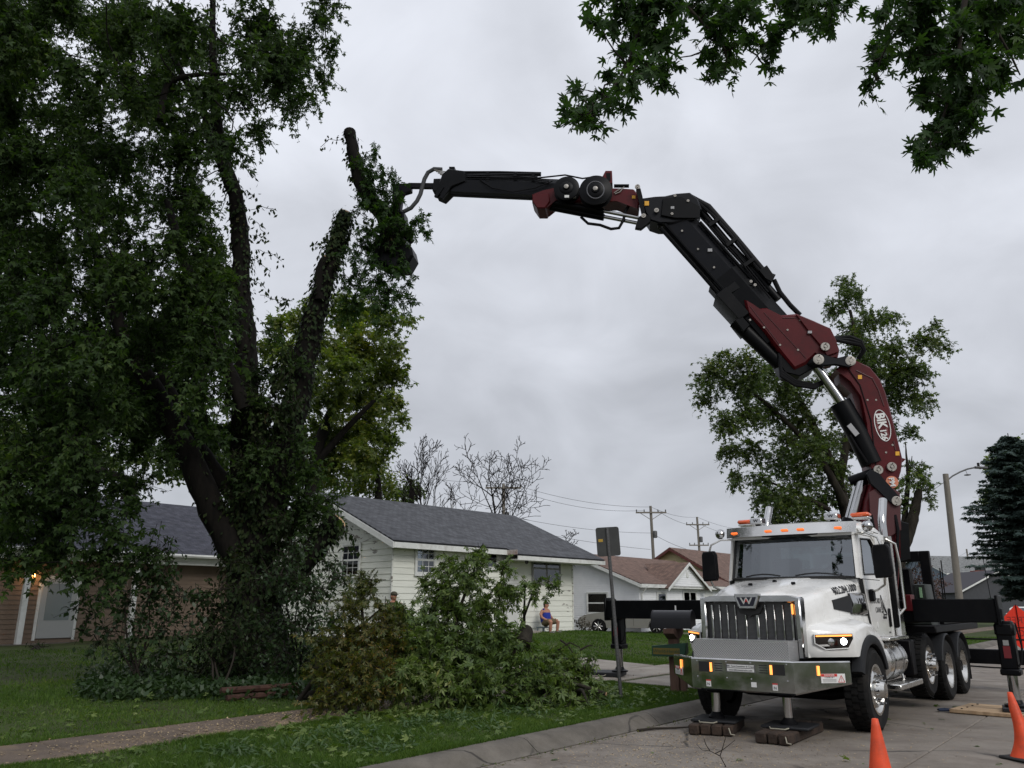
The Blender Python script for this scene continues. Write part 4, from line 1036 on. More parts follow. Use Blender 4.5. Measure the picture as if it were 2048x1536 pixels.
# mirrors
for s in (-1, 1):
    xm = s * 1.36; ym = .52
    k = MB(); k.prism([(-.115, 2.03), (.10, 2.04), (.125, 2.10), (.115, 2.46), (.08, 2.52), (-.10, 2.51), (-.125, 2.46), (-.13, 2.09)], 'y', ym - .05, ym + .075, .02); k.v = [(x + xm, y, z) for x, y, z in k.v]; mo = P('mirror', k, M_blk)
    k = MB(); k.box(xm - .10, xm + .09, ym + .073, ym + .08, 2.16, 2.48, .004); P('mirror_glass', k, M_mirror, mo)
    k = MB(); k.tube([(s * .98, .66, 2.70), (s * 1.16, .56, 2.70), (s * 1.32, ym, 2.62), (s * 1.36, ym, 2.50)], .018, 8); P('mirror_arm', k, M_alu, mo)
    k = MB(); k.tube([(s * 1.36, ym, 2.04), (s * 1.34, ym + .05, 1.94), (s * 1.20, ym + .15, 1.86), (s * XD, ym + .28, 1.84)], .018, 8); P('lower_arm', k, M_alu, mo)
    k = MB(); k.box(s * XD, s * (XD + .07), .70, .86, 1.70, 1.88, .025); P('mirror_mount', k, M_blk, mo)
    c = (s * 1.18, .60, 2.80); k = MB(); k.lathe([(.075, -.02), (.085, .0), (.075, .03), (.045, .06), (.01, .075)], c, (0, -1, .1), 16); P('convex_mirror', k, M_chrome, mo)
    k = MB(); k.tube([(s * 1.18, .62, 2.78), (s * 1.15, .60, 2.70)], .012, 6); P('convex_bracket', k, M_blk, mo)
# exhaust stacks with perforated shields, grab rails
M_perf, _n, _l, _p = nt('perforated_shield')
def _pf(m, n, l, p):
    tcn = n.new("ShaderNodeTexCoord"); mp = n.new("ShaderNodeMapping"); mp.inputs[3].default_value = (1, 1, .55); l.new(tcn.outputs["Object"], mp.inputs[0])
    vo = n.new("ShaderNodeTexVoronoi"); vo.inputs["Scale"].default_value = 24; vo.inputs["Randomness"].default_value = 0; l.new(mp.outputs[0], vo.inputs["Vector"])
    cr = n.new("ShaderNodeValToRGB"); cr.color_ramp.elements[0].position = .30; cr.color_ramp.elements[1].position = .36; cr.color_ramp.elements[0].color = (.01, .01, .01, 1); cr.color_ramp.elements[1].color = (.5, .48, .45, 1)
    l.new(vo.outputs["Distance"], cr.inputs[0]); l.new(cr.outputs[0], p.inputs["Base Color"]); setp(p, Roughness=.3, Metallic=.9)
_pf(M_perf, _n, _l, _p)
for s in (-1, 1):
    xe, ye = s * 1.0, 2.22
    k = MB(); k.tube([(xe, ye, 1.3), (xe, ye, 2.4), (xe, ye, 2.95), (xe, ye + .015, 3.02), (xe, ye + .06, 3.10), (xe, ye + .16, 3.25), (xe, ye + .25, 3.39)], .066, 20, cap=False); P('exhaust_stack', k, M_chrome)
    k = MB(); k.lathe([(.115, 0), (.115, 1.30)], (xe, ye, 1.45), (0, 0, 1), 24, cap=False); P('heat_shield', k, M_perf)
    k = MB(); k.prism([(2.06, 1.14), (2.36, 1.14), (2.36, 1.45), (2.30, 1.60), (2.10, 1.60)], 'x', s * .90, s * 1.13, .03); P('exhaust_box', k, M_alu)
    k = MB(); k.tube([(s * 1.06, 2.06, 2.70), (s * 1.18, 2.14, 2.62), (s * 1.20, 2.20, 2.3), (s * 1.20, 2.20, 1.60), (s * 1.10, 2.12, 1.48)], .022, 8); P('grab_rail', k, M_alu)
    k = MB(); k.box(s * .88, s * 1.12, 2.02, 2.10, 1.30, 2.65, .02); P('cab_extender', k, M_blk)
# tanks and steps
for s in (-1, 1):
    k = MB(); k.lathe([(.05, 0), (.24, 0.0), (.29, .03), (.30, .07), (.30, .98), (.29, 1.02), (.24, 1.05), (.05, 1.05)], (s * .93, .86, .84), (0, 1, 0), 28); tk = P('fuel_tank', k, M_alu)
    for yy in (1.12, 1.62):
        k = MB(); k.lathe([(.301, -.03), (.309, -.03), (.309, .03), (.301, .03)], (s * .93, yy, .84), (0, 1, 0), 28, cap=False); P('tank_strap', k, M_chrome, tk)
    k = MB(); k.box(s * .92, s * 1.26, .80, 1.95, 1.14, 1.19, .01); P('step', k, M_alu)
    k = MB(); k.box(s * 1.02, s * 1.34, .80, 2.15, .46, .54, .012); P('step', k, M_alu)
    k = MB(); k.tube([(s * 1.02, .9, 1.12), (s * 1.12, .9, .52)], .02, 6); P('step_bracket', k, M_alu)
    k = MB(); k.tube([(s * 1.02, 1.9, 1.12), (s * 1.12, 1.9, .52)], .02, 6); P('step_bracket', k, M_alu)
    for yy in (4.8, 6.15):                           # black quarter fenders over the drive wheels
        k = MB(); sec = []
        for a in range(8, 176, 12):
            ca, sa = math.cos(R(a)), math.sin(R(a)); sec.append([(s * x, yy + ca * rr_, .53 + sa * rr_) for x, rr_ in ((.62, .585), (1.24, .585), (1.26, .60), (1.24, .62), (.62, .62))])
        k.loft(sec); P('rear_fender', k, M_plast)
    k = MB(); k.box(s * .47, s * 1.15, 2.45, 2.72, .55, 1.10, .02); P('tool_box', k, M_blk)
    k = MB(); k.box(s * .70, s * .74, 6.8, 6.84, .3, 1.0); k.box(s * .62, s * 1.22, 6.80, 6.82, .22, .85); P('mud_flap', k, M_rub)['kind'] = 'stuff'
# bed behind the crane, with a mesh headache rack and the oil tank
single('bed', M_blk, lambda m: m.box(-1.22, 1.22, 4.15, 8.3, 1.16, 1.30, .02))
single('bed_side', M_blk, lambda m: m.box(1.14, 1.22, 4.9, 8.2, 1.301, 1.62, .01)); single('bed_side', M_blk, lambda m: m.box(-1.22, -1.14, 4.9, 8.2, 1.301, 1.62, .01))
single('oil_tank', mat('dark_tank', (.02, .025, .022), .5), lambda m: m.prism([(.35, 1.301), (1.16, 1.301), (1.12, 2.02), (.35, 2.02)], 'y', 4.2, 4.75, .02))
k = MB(); k.box(1.02, 1.06, 4.17, 4.2, 1.78, 1.96); P('tank_gauge', k, mat('gauge_green', (.25, .42, .25), .4))
yy = 5.0
mb = MB(); mb.box(-1.12, -.98, yy, yy + .1, 1.30, 2.66, .01); mb.box(.92, 1.10, yy, yy + .1, 1.30, 2.66, .01); mb.box(-.98, .92, yy, yy + .1, 2.46, 2.66, .01); P('headache_rack', mb, M_blk)['kind'] = 'stuff'
mb = MB()
for i in range(28):
    x = -.98 + i * .07; mb.tube([(x, yy + .05, 1.32), (x + .5, yy + .05, 2.46)][:2] if x + .5 < .92 else [(x, yy + .05, 1.32), (.92, yy + .05, 1.32 + (.92 - x) / .5 * 1.14)], .005, 3)
    x = .92 - i * .07; mb.tube([(x, yy + .055, 1.32), (x - .5, yy + .055, 2.46)] if x - .5 > -.98 else [(x, yy + .055, 1.32), (-.98, yy + .055, 1.32 + (x + .98) / .5 * 1.14)], .005, 3)
P('rack_mesh', mb, M_blk)['kind'] = 'stuff'
single('cab_ladder_box', M_blk, lambda m: m.box(.40, .95, 3.98, 4.16, 1.35, 2.30, .02))
single('blue_filter', mat('blue_cap', (.03, .06, .25), .4), lambda m: m.lathe([(.07, 0), (.07, .12), (.03, .14)], (.75, 4.4, 2.02), (0, 0, 1), 14))
for x, z in ((1.16, 2.5), (1.12, 2.35)):
    single('marker_whip', M_blk, lambda m: m.tube([(x, 5.6, 1.6), (x + .02, 5.6, z)], .012, 6))
# low rear outrigger beam reaching out over the street
single('rear_beam', M_blk, lambda m: m.box(-1.1, 3.4, 7.1, 7.35, .50, .78, .012))
single('rear_beam_rail', M_blk, lambda m: m.tube([(.9, 7.4, .97), (3.2, 7.4, .97)], .018, 6))
single('hydraulic_hose', M_rub, lambda m: m.tube([(.9, 7.02, .46), (1.6, 7.02, .44), (2.1, 7.02, .44), (2.3, 7.02, .48)], .016, 6))
# front jacks under the bumper
for x in (-.52, .47):
    k = MB(); k.box(x - .09, x + .09, -1.50, -1.30, .50, .95, .02); j = P('front_jack', k, M_blk)
    k = MB(); k.lathe([(.058, 0), (.058, .42)], (x, -1.40, .17), (0, 0, 1), 18); P('jack_rod', k, M_chrome, j)
    k = MB(); k.lathe([(.11, 0), (.11, .03), (.07, .07), (.058, .09)], (x, -1.40, .185 - .02), (0, 0, 1), 18); P('jack_foot', k, M_blk, j)
# ================================================================ LOADER CRANE (its boom works in one upright plane through the slew axis)
M_red = mat('crane_red_paint', (0.082, 0.0055, 0.008), 0.42, var=.18, vscale=1.5, dirt=(0.022, 0.006, 0.006), dscale=2.2, damt=.6, spec=.22)
M_cblk = mat('crane_black_paint', (0.0022, 0.0025, 0.0034), 0.42, var=.25, vscale=2, dirt=(0.010, 0.0095, 0.009), dscale=4, damt=.35, spec=.14)
M_cgrey = mat('crane_dark_grey', (0.0050, 0.0056, 0.0080), 0.40, var=.2, vscale=2, spec=.18, dirt=(.016, .015, .014), dscale=5, damt=.3)
M_hose = mat('hydraulic_rubber', (0.005, 0.005, 0.006), 0.6, spec=.15)
M_pin = mat('pin_zinc', (0.34, 0.32, 0.29), 0.5, .5, var=.15, vscale=20)
M_yel2 = mat('warning_yellow', (.75, .38, .02), .5)
S0 = tn(15.6, -4.54)
BE = Vector((-1, 0.15, 0)).normalized(); BN = Vector((BE.y, -BE.x, 0)) * -1
BN = BN if BN.y < 0 else -BN                         # towards the viewer
crane = thing('loader_crane', 'dark red and black knuckle-boom crane reaching left from the truck to the tree', 'crane', S0, 0.0)
def C(name, mb, m, parent=None, **k): return obj(name, mb, m, parent or crane, world=True, **k)
def bp(px, py, off=0.0):
    r = ray(px, py); o = Vector((0, 0, EYE)); q = S0 + BN * off
    k = (q - o).dot(BN) / r.dot(BN); return o + r * k
def plate(name, pts, near, far, m, parent=None, bev=.02):
    P_ = [bp(x, y, near) for x, y in pts]; c = sum(P_, Vector()) / len(P_)
    ins = [p + (c - p).normalized() * bev for p in P_]
    mb = MB(); mb.loft([ins, [p - BN * bev for p in P_], [p - BN * (near - far - bev) for p in P_], [p - BN * (near - far) for p in ins]])
    return C(name, mb, m, parent, ang=.5)
def beam(name, A, B, sec, m, parent=None, off=0.0, scale_end=1.0):
    a, b = bp(*A, off), bp(*B, off); ax = (b - a).normalized(); up = BN.cross(ax).normalized()
    if up.z < 0: up = -up
    mb = MB(); mb.loft([[p + up * h * k + BN * w * k for h, w in sec] for p, k in ((a, 1.0), (b, scale_end))]); return C(name, mb, m, parent, ang=.3)
def rod(name, pts, r, m, parent=None, off=0.0, seg=14):
    mb = MB(); mb.tube([bp(p[0], p[1], p[2] if len(p) > 2 else off) for p in pts], r, seg); return C(name, mb, m, parent)
def pin(px, py, r, near, parent, depth=.06):
    c = bp(px, py, near); mb = MB(); mb.lathe([(r, 0), (r, depth * .6), (r * .93, depth * .7), (r * .52, depth * .7), (r * .50, depth * .45), (r * .32, depth * .45), (r * .28, depth * .9), (.004, depth * .92)], c, BN, 24); o = C('pivot_pin', mb, M_pin, parent, ang=.3)
    for a in (.6, 3.7):
        k = MB(); u = BN.orthogonal().normalized(); w = BN.cross(u); k.lathe([(r * .10, 0), (r * .10, .02), (.002, .022)], c + (u * math.cos(a) + w * math.sin(a)) * r * .74 + BN * depth * .7, BN, 6); C('bolt', k, M_cblk, o) if r > .05 else None
    return o
def hexsec(h, w): return [(h, w * .45), (h, -w * .45), (h * .35, -w), (-h * .8, -w * .8), (-h, -w * .4), (-h, w * .4), (-h * .8, w * .8), (h * .35, w)]
TM = PMAT[truck.name]
def tb(name, m, fn, parent=None, **k):
    mb = MB(); mb.X = TM; fn(mb); return C(name, mb, m, parent, **k)
# base on the chassis and outriggers
tb('base_frame', M_cblk, lambda m: m.box(-.62, .62, 2.62, 4.0, 1.0, 1.34, .03))
tb('slew_base', M_red, lambda m: m.lathe([(.62, 0), (.62, .25), (.55, .35), (.52, .62)], (0, 3.3, 1.34), (0, 0, 1), 32))
tb('base_bracket', M_red, lambda m: m.box(1.02, 1.16, 2.86, 3.1, 1.55, 1.82, .01))
tb('outrigger_housing', M_cblk, lambda m: m.box(-1.2, 1.2, 2.95, 3.62, 1.36, 1.73, .015))
def outrigger(xe, y, s, zg, name='outrigger_beam'):
    b = tb(name, M_cblk, lambda m: m.box(s * 1.15, xe, y - .17, y + .17, 1.375, 1.745, .012))
    tb('end_plate', M_cblk, lambda m: m.box(xe + s * .002, xe + s * .05, y - .2, y + .2, 1.33, 1.80, .01), b)
    x = xe - s * (.18 if s < 0 else -.06)
    leg = tb('outrigger_leg', M_cblk, lambda m: m.box(x - .12, x + .12, y - .12, y + .12, zg + .55, zg + 1.28, .02))
    tb('leg_head', M_cblk, lambda m: (m.box(x - .14, x + .14, y - .14, y + .14, zg + 1.04, zg + 1.26, .04), m.lathe([(.07, 0), (.07, .16), (.03, .2)], (x - .05, y - .1, zg + 1.3), (0, 0, 1), 10)), leg)['kind'] = 'stuff'
    tb('leg_collar', M_cblk, lambda m: m.box(x - .14, x + .14, y - .14, y + .14, zg + .46, zg + .56, .02), leg)
    tb('reflector', mat('reflector_red', (.16, .012, .016), .4), lambda m: m.box(x - .05, x + .05, y - .126, y - .121, zg + .72, zg + .90), leg)
    tb('reflector', mat('reflector_white', (.28, .28, .27), .4), lambda m: m.box(x - .04, x + .04, y - .126, y - .121, zg + .91, zg + .99), leg)
    tb('leg_rod', M_chrome, lambda m: m.lathe([(.075, 0), (.075, .5)], (x, y, zg + .06), (0, 0, 1), 20), leg)
    tb('leg_foot', M_cblk, lambda m: m.lathe([(.17, 0), (.17, .025), (.10, .05), (.08, .10)], (x, y, zg + .001), (0, 0, 1), 24), leg)
    tb('hose', M_hose, lambda m: m.tube([(x + .16, y - .05, zg + 1.25), (x + .2, y - .05, zg + .9), (x + .17, y - .08, zg + .66), (x + .12, y - .09, zg + .6)], .014, 6), leg)
    return leg
ZL = .235
zgl = ground_z_tn(12.3 + 3.2, -4.54 - 5.05) + .115
outrigger(-4.92, 3.12, -1, zgl)
outrigger(2.38, 3.05, 1, .125)
tb('beam_hinge_mark', M_decal_w, lambda m: m.box(-3.3, -3.27, 2.944, 2.949, 1.45, 1.64))
# column
col_ = plate('column', [(1640, 1215), (1795, 1215), (1803, 1110), (1801, 1040), (1797, 990), (1775, 965), (1742, 968), (1732, 1000), (1715, 1100)], .36, -.36, M_red, bev=.05)
plate('column_cheek', [(1738, 985), (1768, 965), (1800, 985), (1803, 1060), (1770, 1080), (1742, 1060)], .42, .362, mat('crane_red_dark', (.06, .008, .010), .5), col_, .01)
for x0 in (1742, 1790):
    rod('hose', [(x0, 1030, .40), (x0 + 6, 1060, .44), (x0 + 4, 1120, .42), (x0, 1200, .40)], .03, M_hose, col_, seg=8)
plate('valve_block', [(1795, 1040), (1818, 1046), (1822, 1120), (1798, 1125)], .30, -.15, M_cblk, col_)
# main lift cylinder and lower link
rod('lift_cylinder_rod', [(1727, 950), (1701, 1046)], .118, M_chrome, None, .12, 20); rod('lift_cylinder_barrel', [(1703, 1040), (1672, 1150)], .16, M_cblk, None, .12, 20)
rod('cross_pin', [(1699, 962, .10), (1752, 944, .30)], .085, M_cblk)
# inner boom
ib = plate('inner_boom', [(1672, 738), (1690, 722), (1714, 721), (1740, 733), (1760, 757), (1771, 782), (1785, 832), (1806, 918), (1803, 942), (1792, 976), (1772, 984), (1746, 958), (1739, 912), (1732, 850), (1721, 790), (1700, 760)], .32, -.32, M_red, bev=.035)
ibs = plate('inner_boom_underside', [(1676, 742), (1702, 764), (1722, 795), (1733, 855), (1741, 918), (1728, 900), (1716, 830), (1703, 785), (1680, 765)], .20, -.20, mat('crane_red_dark', (.06, .008, .010), .5), ib, .02)
for a, b in (((1712, 741), (1745, 757)), ((1745, 757), (1757, 780)), ((1757, 780), (1768, 812)), ((1787, 882), (1791, 900))):
    rod('weld_seam', [a, b], .014, MATS['crane_red_dark'], ib, .322, 5)
plate('hook_lug', [(1788, 911), (1812, 918), (1806, 924), (1795, 922)], .2, .1, M_red, ib, .005)
link1 = plate('link', [(1733, 948), (1742, 938), (1758, 946), (1800, 994), (1802, 1006), (1792, 1012), (1782, 1006), (1740, 965)], .46, .36, M_cgrey, None, .015)
link2 = plate('link', [(1627, 713), (1636, 706), (1652, 710), (1672, 716), (1694, 711), (1709, 716), (1710, 728), (1700, 734), (1672, 729), (1645, 730), (1630, 726)], .46, .36, M_cgrey, None, .015)
for q in ((1756, 940, .062), (1783, 934, .062), ): pin(q[0], q[1], .085, .34, ib, .05)
pin(1793, 1002, .085, .46, link1, .02); pin(1637, 719, .10, .46, link2, .02); pin(1701, 722, .095, .46, link2, .02)
rod('link_tube', [(1600, 733, .1), (1645, 722, .36)], .12, M_cblk, link2)
# knuckle cylinder
rod('knuckle_cylinder_rod', [(1634, 735), (1692, 818)], .098, M_chrome, None, .22, 20)
kc = rod('knuckle_cylinder_barrel', [(1680, 806), (1716, 868), (1744, 928)], .20, M_cblk, None, .18, 20)
c = plate('cylinder_label', [(1694, 852), (1702, 846), (1719, 867), (1711, 873)], .385, .365, mat('grey_plate', (.34, .34, .35), .5), kc, .002)
rod('hose', [(1700, 870, .36), (1715, 895, .36), (1735, 925, .34)], .022, M_hose, kc, seg=6)
# decals on the inner boom
def dec_ellipse(cx, cy, a, b, th, w, m, near):
    pts = []
    for i in range(41):
        t = 2 * math.pi * i / 40; u, v = a * math.cos(t), b * math.sin(t); pts.append((cx + u * math.cos(th) - v * math.sin(th), cy + u * math.sin(th) + v * math.cos(th)))
    rod('logo_ring', pts, w, m, ib, near, 4)
dec_ellipse(1765, 851, 32, 14.5, R(74), .010, M_decal_w, .322)
dr_ = (bp(1770, 880, .33) - bp(1758, 830, .33)); du_ = BN.cross(dr_)
def dtext(s_, px, py, size, m=None, xs=1.0, bold=.006): text_obj('boom_lettering', s_, size, m or M_decal_w, bp(px, py, .325), dr_, BN.cross(dr_), ib, world=True, xscale=xs, bold=bold)
dtext('BIK', 1762, 841, .215, xs=.92, bold=.008); dtext('126', 1767.5, 869, .15, xs=.95)
M_ltred = mat('logo_pale_red', (.30, .10, .10), .5)
dtext('KNUCKLE', 1775, 866, .045, M_ltred, bold=.001); dtext('THE CRANE', 1754, 850, .042, M_ltred, bold=.001)
c_ = bp(1784, 964, .345); k = MB(); k.lathe([(.11, 0), (.11, .006), (.01, .007)], bp(1784, 964, .322), BN, 24); pmr = C('maker_roundel', k, mat('roundel_orange', (.62, .22, .12), .5), ib)
text_obj('maker_letters', 'PM', .13, M_decal_w, c_, dr_, BN.cross(dr_), pmr, world=True, bold=.004)
for (x, y) in ((1720, 754), (1795, 907)): plate('warning_label', [(x - 4, y - 4), (x + 4, y - 4), (x + 4, y + 4), (x - 4, y + 4)], .33, .318, M_yel2, ib, .002)
# knuckle (outer boom base) and outer boom
ob = plate('outer_boom_base', [(1489, 598), (1503, 606), (1517, 616), (1532, 614), (1563, 629), (1594, 626), (1628, 640), (1661, 655), (1672, 676), (1680, 700), (1676, 716), (1650, 722), (1634, 708), (1612, 728), (1590, 738), (1560, 704), (1527, 660), (1494, 622)], .36, -.36, M_red, bev=.05)
pl2 = plate('base_cheek', [(1592, 628), (1661, 656), (1673, 680), (1678, 704), (1655, 712), (1640, 690), (1622, 668)], .40, .362, M_red, ob, .015)
pin(1650, 694, .085, .40, ob, .05)
plate('black_bracket', [(1555, 705), (1590, 700), (1630, 735), (1600, 752), (1570, 745), (1556, 722)], .30, -.30, M_cblk, ob)  # black bracket at the bottom of the red boom base
tele1 = beam('boom_section', (1556, 676), (1449, 556), hexsec(.40, .33), M_cblk)
tele2 = beam('boom_section', (1500, 612), (1352, 444), hexsec(.33, .27), M_cgrey)
plate('section_collar', [(1432, 588), (1452, 572), (1500, 626), (1480, 640)], .34, -.34, M_cblk, tele1)
rod('guide_pipe', [(1322, 456, .2), (1443, 592, .2)], .05, M_cblk, tele2, seg=8); rod('guide_pipe', [(1330, 448, .27), (1450, 583, .27)], .03, M_cblk, tele2, seg=6)
plate('clamp', [(1447, 580), (1478, 556), (1500, 558), (1505, 570), (1492, 568), (1455, 590)], .31, .27, M_cblk, tele2, .006)
for q in ((1502, 563), (1510, 570)): pin(q[0], q[1], .03, .30, tele2, .02)
ext = rod('extension_cylinder', [(1471, 643), (1560, 728)], .15, M_cblk, None, .12, 14); rod('extension_cylinder', [(1480, 652, -.2), (1570, 738, -.2)], .13, M_cblk, None, 0, 14)
plate('cylinder_cap', [(1470, 640), (1484, 632), (1500, 650), (1488, 662)], .34, -.2, M_cblk, ext, .01)
rod('hose_pipe', [(1396, 416), (1452, 484), (1510, 546), (1556, 600)], .085, M_cblk, None, .08, 10)
hp = rod('hose_pipe', [(1378, 394), (1416, 414), (1470, 476), (1530, 548), (1548, 556)], .075, M_hose, None, .12, 10)
rod('hose_pipe', [(1390, 400, .2), (1425, 430, .2), (1462, 470, .22), (1500, 520, .2), (1540, 566, .2)], .03, M_hose, None, seg=6)
plate('hose_block', [(1518, 540), (1534, 530), (1549, 552), (1544, 564), (1530, 556)], .25, -.1, M_cblk, hp, .01)
rod('rail', [(1400, 444), (1510, 566)], .035, M_cblk, tele2, .22, 8)
rod('pipe_elbow', [(1548, 560), (1560, 585), (1580, 610), (1600, 630)], .05, M_hose, None, .1, 8)
for dx in (0, 6, 12): rod('hose', [(1668, 676 + dx * .3, .1 + dx * .02), (1700, 674 + dx, .2), (1722, 682 + dx * .7, .2), (1728, 698 + dx * .3, .2), (1716, 718, .12)], .04, M_hose, None, seg=8)
for k_ in range(3): rod('hose', [(1560, 712 + 6 * k_, .33), (1562, 742 + 5 * k_, .36), (1590, 762 + 4 * k_, .3), (1628, 770 + 3 * k_, .2), (1660, 758, .1)], .035, M_hose, None, seg=8)
# upper knuckle
kn = plate('knuckle', [(1283, 396), (1310, 392), (1330, 391), (1352, 386), (1380, 384), (1396, 397), (1404, 418), (1388, 438), (1345, 446), (1318, 446), (1300, 440), (1290, 425)], .28, -.28, M_cgrey, bev=.03)
plate('knuckle_cheek', [(1326, 396), (1360, 392), (1400, 412), (1400, 436), (1350, 436), (1322, 430)], .33, .282, M_cblk, kn, .012)
plate('knuckle_lever', [(1272, 378), (1281, 376), (1285, 392), (1291, 428), (1302, 434), (1300, 444), (1282, 458), (1270, 456), (1276, 436), (1284, 430)], .38, .28, M_cblk, kn, .01)
for q in ((1313, 421, .05), (1287, 432, .05), (1275, 374, .055), (1350, 392, .03), (1376, 402, .03), (1344, 428, .03)): pin(q[0], q[1], q[2], .38 if q[0] < 1300 else .33, kn, .03)
plate('warning_label', [(1289, 402), (1298, 402), (1298, 411), (1289, 411)], .30, .278, M_yel2, kn, .002)
plate('lug', [(1314, 446), (1322, 443), (1326, 450), (1316, 453)], .2, .1, M_cblk, kn, .004)
# fly jib: red base, black telescopes, winch reels, twin cylinders
jb = plate('jib_base', [(1066, 387), (1084, 380), (1110, 374), (1240, 376), (1268, 378), (1280, 392), (1277, 418), (1262, 412), (1236, 402), (1200, 404), (1110, 400), (1092, 415), (1075, 416), (1064, 404)], .22, -.22, M_red, bev=.03)
j1 = beam('jib_section', (1130, 380), (895, 370), [(.20, .10), (.20, -.10), (.06, -.17), (-.22, -.13), (-.22, .13), (.06, .17)], M_cgrey)
beam('jib_section', (905, 372), (868, 373), [(.15, .08), (.15, -.08), (-.15, -.10), (-.15, .10)], M_cblk); beam('jib_extension', (900, 373), (818, 372), [(.055, .05), (.055, -.05), (-.055, -.05), (-.055, .05)], M_cblk)
rod('jib_pipe', [(898, 352), (1082, 349)], .045, M_cblk, j1, .06, 8); rod('jib_pipe', [(904, 345), (1000, 345), (1082, 347)], .035, M_cblk, j1, -.02, 8); rod('jib_pipe', [(930, 357), (1075, 356)], .05, M_cblk, j1, .1, 8)
rod('jib_rail', [(902, 388), (1066, 396)], .02, M_cblk, j1, .14, 6)
rod('hose', [(960, 360, .18), (985, 376, .2), (1025, 384, .2), (1070, 376, .22), (1105, 362, .25)], .014, M_hose, None, seg=6)
rod('hose', [(1075, 356, .2), (1130, 350, .2), (1165, 357, .24), (1186, 354, .25)], .018, M_hose, None, seg=6)
plate('jib_head', [(870, 386), (884, 348), (896, 337), (928, 341), (930, 362), (905, 372), (884, 392)], .2, -.2, M_cblk, None, .02)
plate('jib_head_lug', [(868, 392), (880, 372), (888, 374), (874, 394)], .22, .14, M_cblk, None, .006); plate('jib_head_lug', [(878, 395), (892, 374), (900, 377), (884, 397)], .22, .14, M_cblk, None, .006)
plate('hose_clamp_block', [(898, 333), (909, 333), (909, 342), (898, 342)], .1, -.05, M_cblk, None, .006)
for k_ in range(4): rod('hydraulic_fitting', [(868 + 4 * k_, 340 + 3 * k_, .1), (896, 344 + 3 * k_, .12)], .012, M_pin, None, seg=6)
rod('supply_hose', [(884, 339, .05), (868, 338, .05), (856, 345, .05), (849, 358, .05), (845, 372, .06), (841, 388, .08), (834, 402, .1), (822, 416, .1), (806, 424, .1)], .048, mat('hose_sleeve', (.05, .052, .055), .8), None, seg=10)
def reel(px, py, r, near):
    c = bp(px, py, near); mb = MB(); mb.lathe([(r * .5, -.22), (r, -.20), (r, -.185), (r * .75, -.18), (r * .75, -.03), (r, -.02), (r, 0), (r * .96, .006), (r * .55, .012), (r * .48, .03), (r * .25, .034), (r * .22, .06), (.01, .062)], c, BN, 36)
    o = C('hose_reel', mb, M_cblk); mb = MB(); mb.lathe([(.05, 0), (.05, .02), (.02, .03)], c + BN * .062, BN, 12); C('reel_hub', mb, M_pin, o); return o
r1 = reel(1133, 376, .275, .42); r2 = reel(1191, 380, .345, .46)
plate('reel_label', [(1129, 390), (1138, 390), (1138, 395), (1129, 395)], .44, .425, M_decal_w, r1, .002)
mb = MB(); mb.tube([bp(1191 + 17 * math.cos(2 * math.pi * i / 30), 380 + 17 * math.sin(2 * math.pi * i / 30), .475) for i in range(31)], .016, 6); C('reel_ring', mb, mat('ring_grey', (.09, .09, .10), .5), r2)
plate('jib_bracket', [(1205, 352), (1211, 341), (1224, 341), (1225, 366), (1213, 368)], .12, -.12, M_red, jb, .012); plate('bracket_window', [(1212, 346), (1221, 346), (1221, 362), (1214, 362)], .128, .118, M_cblk, jb, .002)
plate('warning_label', [(1264, 391), (1271, 391), (1271, 397), (1264, 397)], .235, .218, M_yel2, jb, .001)
rod('jib_link_pipe', [(1228, 372), (1258, 372)], .04, M_cblk, jb, .1, 8); rod('shackle', [(1228, 386, .24), (1240, 378, .25), (1248, 374, .24), (1240, 384, .25), (1230, 388, .24)], .012, M_pin, jb, seg=6)
for dy, of in ((0, .12), (11, .02)):
    rod('jib_cylinder_barrel', [(1088, 402 + dy * .9, of), (1208, 424 + dy, of)], .075, M_cblk, None, seg=14); rod('jib_cylinder_rod', [(1206, 422 + dy, of), (1278, 436 + dy, of)], .04, M_chrome, None, seg=14)
rod('hose', [(1162, 434, .1), (1176, 447, .12), (1200, 450, .12), (1222, 458, .12), (1238, 456, .12), (1247, 440, .12), (1250, 424, .12), (1256, 414, .12)], .032, M_hose, None, seg=8)
plate('jib_lower_lug', [(1064, 388), (1098, 386), (1100, 402), (1090, 416), (1074, 416), (1064, 402)], .26, -.26, M_red, jb, .02)

for i in range(9):
    f = i / 8; q = (1372 + (1500 - 1372) * f, 452 + (598 - 452) * f)
    if i % 2 == 0: pin(q[0] - 8, q[1] + 10, .022, .268, tele2, .02)
for (a, b) in (((1402, 436), (1540, 596)), ((1410, 440), (1536, 584))): rod('hydraulic_line', [(a[0], a[1], .24), ((a[0] + b[0]) / 2 + 3, (a[1] + b[1]) / 2 - 2, .26), (b[0], b[1], .3)], .016, M_hose, None, seg=6)
for q in ((1420, 455), (1455, 495), (1490, 536)): plate('line_bracket', [(q[0] - 4, q[1] - 8), (q[0] + 16, q[1] - 22), (q[0] + 20, q[1] - 16), (q[0], q[1] - 2)], .29, .22, M_cblk, None, .004)
for (x, y) in ((930, 352), (975, 351), (1030, 350), (1066, 350)): plate('pipe_clamp', [(x - 3, y - 6), (x + 3, y - 6), (x + 3, y + 12), (x - 3, y + 12)], .17, .05, M_cblk, None, .004)
for k_ in range(3): rod('hydraulic_line', [(905, 349 + 4 * k_, .16), (960, 350 + 4 * k_, .17), (1040, 353 + 3 * k_, .18), (1098, 360 + 3 * k_, .2)], .012, M_hose, None, seg=5)
for (x, y) in ((1500, 640), (1528, 655), (1560, 690), (1600, 640), (1630, 652), (1596, 700), (1575, 660)): pin(x, y, .02, .362, ob, .015)
